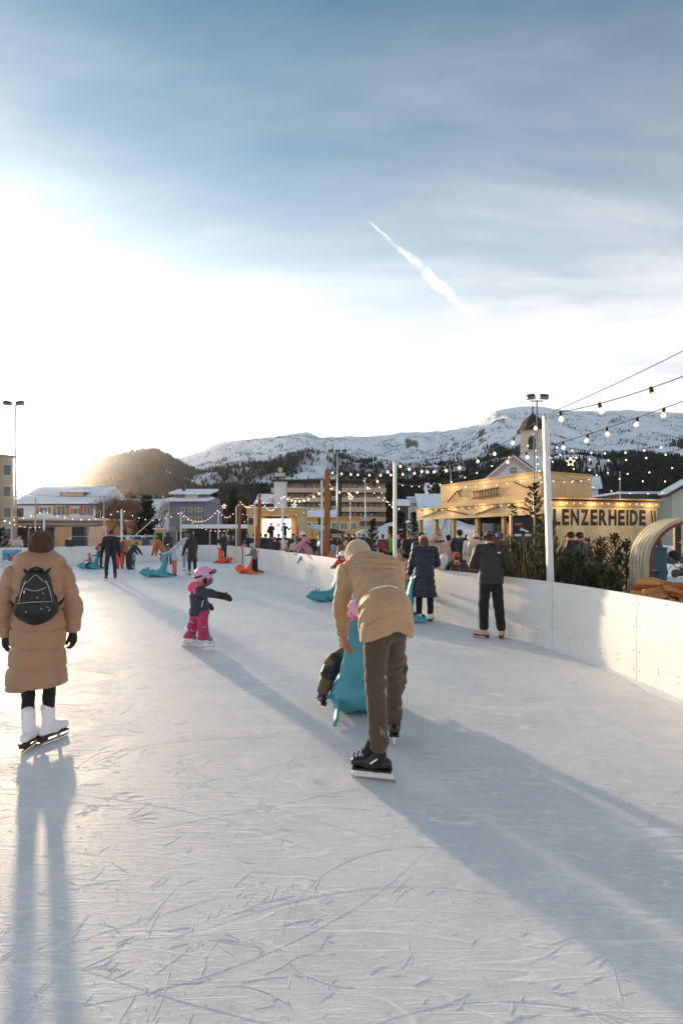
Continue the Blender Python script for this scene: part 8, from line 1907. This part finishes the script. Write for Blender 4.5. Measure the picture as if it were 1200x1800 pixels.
P('person in pink jacket and white beanie leaning on the barrier', 543, 18.5, 80, j, outside=True, jacket=(212, 132, 152), jkind='shell', trousers=(150, 60, 90), hat=BE(226, 220, 222), gloves=(26, 24, 26), shoes=BT_, thick=0.03, coat=0.2, pom=None)
j = pose(1.62, 16, 0, armR=FW, armL=FWL, head=(10, 5), sole=0.02)
P('person in turquoise jacket left of the pink jacket', 529, 19.4, 70, j, outside=True, jacket=(40, 150, 168), trousers=(40, 40, 46), hat=('none',), hair=(110, 70, 40), longhair=True, shoes=BT_)
j = pose(1.62, 42, 0, armR=((0.1, 0.2, -1), (0, 0.3, -0.8)), armL=((-0.1, 0.2, -1), (0, 0.3, -0.8)), sole=0.02)
P('person in beige jacket bending down behind the barrier by the turquoise jacket', 513, 21.5, -25, j, outside=True, jacket=(196, 158, 118), trousers=(60, 56, 56), hat=BE(90, 80, 70), shoes=BT_)
stand('tall person in navy jacket with dark hair left of the turquoise jacket', 516, 23, 160, 1.72, (30, 34, 50), ('none',), hair=(38, 28, 24))
stand('person in navy jacket and teal beanie behind the thick brown post', 565, 17.2, 100, 1.70, (34, 42, 66), BE(70, 138, 142))
sit('person in green jacket and teal trousers sitting right of the pink jacket', 556, 18.2, 200, 1.6, (96, 128, 62), ('none',), (44, 100, 120))
stand('child in orange hooded jacket low behind the barrier', 582, 16.4, 150, 1.05, (236, 112, 40), ('none',), hood_up=True)
sit('person in light grey blue jacket with hood seated behind the orange child', 590, 20, 30, 1.7, (150, 158, 172), ('none',), hood_up=True)
stand('person in black coat and grey beanie right of the thick brown post', 594, 27, 175, 1.74, (28, 28, 32), BE(120, 118, 112))
j = pose(1.62, 22, 0, armR=FW, armL=FWL, head=(0, 0), sole=0.02)
cw_ = P('person with curly brown hair leaning over the child in red', 608, 14.9, 178, j, outside=True, jacket=(120, 84, 70), trousers=(40, 40, 46), hat=('none',), hair=(112, 66, 40), shoes=BT_, facing=True)
link('curls', sdf_mesh('curls', [ell(j['head']+j['HR'] @ A((math.cos(a)*0.09, -0.02+math.sin(a)*0.06-0.02, 0.03+0.07*math.sin(a*2.3))), 0.05, 0.01) for a in np.linspace(0, 6, 12)]+[ell(j['head']+j['HR'] @ A((0, -0.02, 0.09)), (0.09, 0.09, 0.06), 0.02)], 0.012, disp=wrinkle(0.012, 60)), cw_, mat('hair_112_66', S(112, 66, 40), 0.6, var=0.3, vscale=60))
for i, (px, rz, c, lab) in enumerate(((613, 10, (36, 32, 32), 'first of four dark figures standing far behind the curly head'), (622, -10, (44, 36, 34), 'second of four dark figures far behind, brown hair'), (631, 15, (30, 30, 34), 'third of four dark figures far behind, black coat'), (639, 20, (48, 50, 62), 'last of four dark figures far behind, blue grey coat'))):
    stand(lab, px, 33, rz, 1.74, c, ('none',) if i % 2 else BE(50, 44, 42))
sit('child in bright blue jacket at the table behind the bending person', 656, 19.5, 190, 1.3, (52, 140, 196), BE(40, 50, 70)); sit('child in light blue jacket beside the bright blue child', 667, 20, 170, 1.35, (70, 170, 190), BE(150, 60, 60))
sit('person in brown coat leaning over the table', 662, 16.8, -50, 1.7, (96, 72, 48), BE(120, 92, 62), lean=30); sit('person in black coat sitting right of the brown coat', 680, 16.2, 60, 1.7, (24, 24, 28), ('none',), lean=18); sit('person in black jacket sitting left at the long table', 643, 17.5, 20, 1.7, (30, 28, 30), BE(90, 84, 80))
stand('person in bright green jacket standing behind the white post', 685, 24, 150, 1.72, (60, 196, 60), ('none',), hair=(30, 24, 22)); stand('person in black coat standing left of the pink beanie', 718, 19, 190, 1.74, (26, 26, 32), ('none',))
j = pose(1.30, 6, 0, armR=UPR, armL=DNL, head=(-25, 8), child=True, sole=0.02)
P('child in olive jacket and grey beanie shouting behind the barrier', 706, 12.7, 140, j, outside=True, jacket=(124, 130, 90), trousers=(60, 60, 56), hat=BE(112, 110, 108), shoes=BT_, facing=True, smile=True, gloves=(60, 60, 50), thick=0.03)
stand('child with blue helmet peeping up behind the back of the bending person', 668, 13.3, 40, 1.12, (40, 90, 120), ('helmet', (44, 132, 176)))
stand('person in black jacket and navy beanie behind the pink beanie', 741, 13.6, 170, 1.72, (40, 38, 42), BE(40, 44, 76)); stand('person in pale pink coat and white fur hat right of the pink beanie', 757, 11.5, 150, 1.66, (206, 176, 168), ('fur', (206, 202, 198)), coat=0.3)
stand('person in pale pink puffer and black beanie before the bar counter', 788, 16.6, 15, 1.64, (214, 172, 166), BE(30, 28, 30), thick=0.035, quilted=0.11); stand('tall person in navy coat with olive hood before the bar', 808, 16.4, 5, 1.82, (34, 38, 58), BE(34, 40, 62), hood=(92, 86, 50), coat=0.3)
stand('person in white hooded jacket at the bar counter', 829, 16.0, 20, 1.72, (226, 216, 204), ('none',), hood_up=True, coat=0.25); stand('person in cream puffer and beanie with orange pompom at the bar', 838, 15.6, 10, 1.70, (216, 196, 176), BE(216, 206, 196), pom=(240, 90, 40), thick=0.035)
sit('person in white hooded jacket sitting with back to the barrier', 783, 12.3, 20, 1.5, (228, 222, 216), ('none',), hood_up=True); sit('person in dark green coat and red beanie on the slatted chair', 803, 11.9, 5, 1.62, (52, 52, 40), BE(190, 78, 50), hood=(150, 96, 56))
stand('person with purple beanie right of the ponytail', 871, 14.5, -30, 1.70, (44, 44, 56), BE(96, 90, 160)); stand('person in olive jacket leaning at the bar right of the purple beanie', 881, 14.9, 20, 1.72, (46, 46, 38), BE(60, 50, 40)); stand('person with reddish hair at the right end of the bar', 892, 15.2, -20, 1.70, (30, 30, 34), ('none',), hair=(150, 78, 50))
stand('person in black jacket between navy beanie and pale pink puffer', 770, 17.6, 200, 1.70, (26, 26, 30), ('none',)); stand('person in camel coat behind the white fur hat', 762, 15.2, 160, 1.66, (190, 150, 110), BE(200, 180, 170))
stand('person in dark coat far behind left of the bar canopy', 726, 24, 170, 1.72, (40, 36, 40), BE(70, 60, 60)); stand('person in black jacket at the counter end left of the white jacket', 820, 17.4, 10, 1.68, (22, 22, 26), ('none',))
# in front of the stage
for px, Y, rz, h, c, ht, lab in ((467, 27, 10, 1.72, (28, 26, 28), BE(30, 28, 28), 'person in black with dark beanie watching the stage at its left'), (478, 25, 0, 1.70, (32, 30, 32), ('none',), 'person with dark hair watching the stage screen'), (484, 23, 20, 1.55, (44, 40, 44), BE(206, 60, 60), 'person with red beanie in front of the stage'), (499, 24, -20, 1.62, (206, 198, 190), BE(190, 180, 170), 'person in white jacket right of the thin white stage post'), (505, 22, 160, 1.30, (150, 130, 100), ('none',), 'dark haired child in beige jacket in front of the stage'),
        (436, 31.5, 150, 1.72, (28, 26, 28), ('fur', (150, 132, 110)), 'person in black with pale fur hat outside the far corner'), (446, 30.0, 200, 1.70, (34, 30, 32), ('fur', (120, 100, 80)), 'person in black with brown fur hat right of the pale fur hat'), (459, 29.5, 30, 1.76, (24, 24, 26), BE(26, 26, 28), 'tall person in black beside the brown corner post'), (412, 33.6, 100, 1.7, (30, 30, 32), BE(60, 60, 60), 'dark figure behind the corner between two posts'),
        (602, 24, 20, 1.70, (52, 46, 50), BE(130, 70, 80), 'person with wine red beanie behind the grey blue hood'), (628, 23, 170, 1.68, (40, 40, 44), BE(200, 186, 170), 'person with cream beanie above the bending back'), (650, 26, 30, 1.72, (34, 30, 30), ('none',), 'person in dark brown jacket behind the blue children'), (673, 22, 10, 1.7, (140, 50, 50), ('none',), 'person in dark red jacket left of the bright green jacket'), (700, 22.5, 200, 1.7, (44, 34, 30), ('none',), 'person in brown jacket between green jacket and black coat'), (548, 24, 170, 1.7, (30, 30, 34), ('none',), 'dark figure behind the pink jacket'), (580, 22, 10, 1.66, (60, 30, 40), BE(120, 60, 80), 'person with plum beanie right behind the thick brown post'),
        (530, 27, 0, 1.72, (26, 26, 30), BE(40, 40, 44), 'dark figure watching the stage between turquoise and navy'), (490, 29, 5, 1.74, (24, 24, 28), ('none',), 'dark figure close to the stage screen'), (612, 20, 200, 1.5, (100, 96, 104), ('none',), 'person in grey jacket just right of the curly hair'), (750, 19, 20, 1.7, (60, 46, 40), ('none',), 'person in brown jacket far behind the pink beanie'), (860, 16.8, 10, 1.7, (32, 30, 34), ('none',), 'person in black at the counter behind the ponytail')):
    stand(lab, px, Y, rz, h, c, ht)
# performers on the stage
for px, rz, lab in ((477, 150, 'musician in black with guitar on the stage'), (500, 190, 'musician in dark clothes standing on the stage right')):
    j = pose(1.74, 2, 0, armR=((0.3, 0.3, -1), (-0.6, 0.6, 0.1)), armL=((-0.5, 0.4, -0.7), (-0.3, 0.6, 0.4)), sole=0.0); o = P(lab, px, 38.9, rz, j, jacket=(20, 20, 22), trousers=(24, 24, 28), hat=('cap', (24, 24, 26)), shoes=('boot', (20, 20, 20)), thick=0.012); o.location.z = 0.855
gt = thing('guitar', 'dark electric guitar held by the musician on the stage', 'guitar', (gx(477, 38.6), 38.62, 1.95)); link('guitar_body', sdf_mesh('guitar_body', [ell((0, 0, 0), (0.17, 0.04, 0.13), 0.02), ell((-0.18, 0, -0.03), (0.19, 0.04, 0.17), 0.03)], 0.02), gt, cloth((30, 16, 14), 'smooth')); MB().bar((0.12, 0, 0.04), (0.78, 0, 0.32), 0.045, 0.03).build('neck', m_timber_dark, gt)
# by the lettered wall and the stroller
j = pose(1.76, 4, 0, armR=DN, armL=FWL, head=(0, -15), sole=0.02)
P('person in black jacket and cap behind the cut spruces', 1009, 13.4, 60, j, jacket=(24, 24, 28), trousers=(26, 26, 30), hat=('cap', (28, 28, 30)), shoes=BT_, coat=0.2)
j = pose(1.74, 4, 0, armR=DN, armL=DNL, head=(0, -8), sole=0.02)
P('person in dark coat with pink hood before the lettered wall', 1024, 13.8, 80, j, jacket=(46, 46, 52), trousers=(30, 30, 34), hat=('cap', (26, 26, 28)), hood=(206, 120, 150), shoes=('boot', (190, 190, 190)), coat=0.35)
j = pose(1.72, 14, 0, armR=FW, armL=FWL, head=(0, -22), sole=0.02)
P('person in long black puffer coat with fur hood beside the stroller', 1160, 19.6, 95, j, jacket=(24, 22, 24), trousers=(20, 20, 22), hat=('fur', (150, 116, 84)), coat=0.40, thick=0.04, quilted=0.12, shoes=('boot', (190, 176, 164)), flare=0.03)
j = pose(1.66, 4, 0, armR=DN, armL=DNL, sole=0.02)
P('person in black jacket and light jeans partly behind the arch', 1131, 13.0, 30, j, jacket=(24, 24, 26), trousers=(150, 156, 166), hat=('none',), hair=(80, 54, 40), longhair=True, shoes=BT_)
# onlookers behind the far left barrier
for px, Y, rz, c, ht, lab in ((123, 29.9, 180, (30, 28, 30), ('none',), 'person with curly dark hair looking over the far left barrier'), (32, 28.0, 175, (186, 176, 170), ('none',), 'person in pale jacket looking over the poster barrier'), (36, 29.5, 160, (60, 40, 40), BE(120, 50, 50), 'person in dark jacket behind the pale onlooker'), (257, 34.6, 150, (44, 70, 104), BE(170, 120, 90), 'person in blue jacket outside the barrier before the wooden tub')):
    stand(lab, px, Y, rz, 1.62 if px < 200 else 1.7, c, ht, scarf=(196, 186, 170) if px == 123 else None)
# glove hanging over the barrier
gl = thing('scarf', 'blue scarf hanging over the barrier edge under the pink jacket', 'scarf', (0, 0, 0)); p, tg, nr = bpos(s_at_px(529)); 
c0 = A((p[0]-nr[0]*0.03, p[1]-nr[1]*0.03, 0)); link('cloth', sdf_mesh('cloth', [cone(c0+A((0.10, 0.02, 0.99)), c0+A((0.02, -0.01, 0.80)), 0.06, 0.075, 0.02, (nr[0], nr[1], 0), 0.35), cone(c0+A((0.02, -0.01, 0.80)), c0+A((-0.10, -0.02, 0.62)), 0.075, 0.04, 0.02, (nr[0], nr[1], 0), 0.35)], 0.014, disp=wrinkle(0.008, 40)), gl, cloth((36, 92, 130)))
# ------------------------------------------------------------------ thin haze volume, added to glow warmly round the sun
hz = bpy.data.materials.new('sun_glow_haze'); hz.use_nodes = True; t = hz.node_tree; t.nodes.clear()
pv = t.nodes.new('ShaderNodeVolumePrincipled'); pv.inputs['Color'].default_value = (0.93, 0.95, 1.0, 1); pv.inputs['Density'].default_value = 0.000022; pv.inputs['Anisotropy'].default_value = 0.92
ou = t.nodes.new('ShaderNodeOutputMaterial'); t.links.new(pv.outputs[0], ou.inputs['Volume'])
MB().box(-9300, 9300, -420, 5900, -60, 1600).build('haze', hz, None, kind='stuff', label='thin winter haze added for a warm glow round the sun', cat='haze')
scene.cycles.volume_bounces = 1
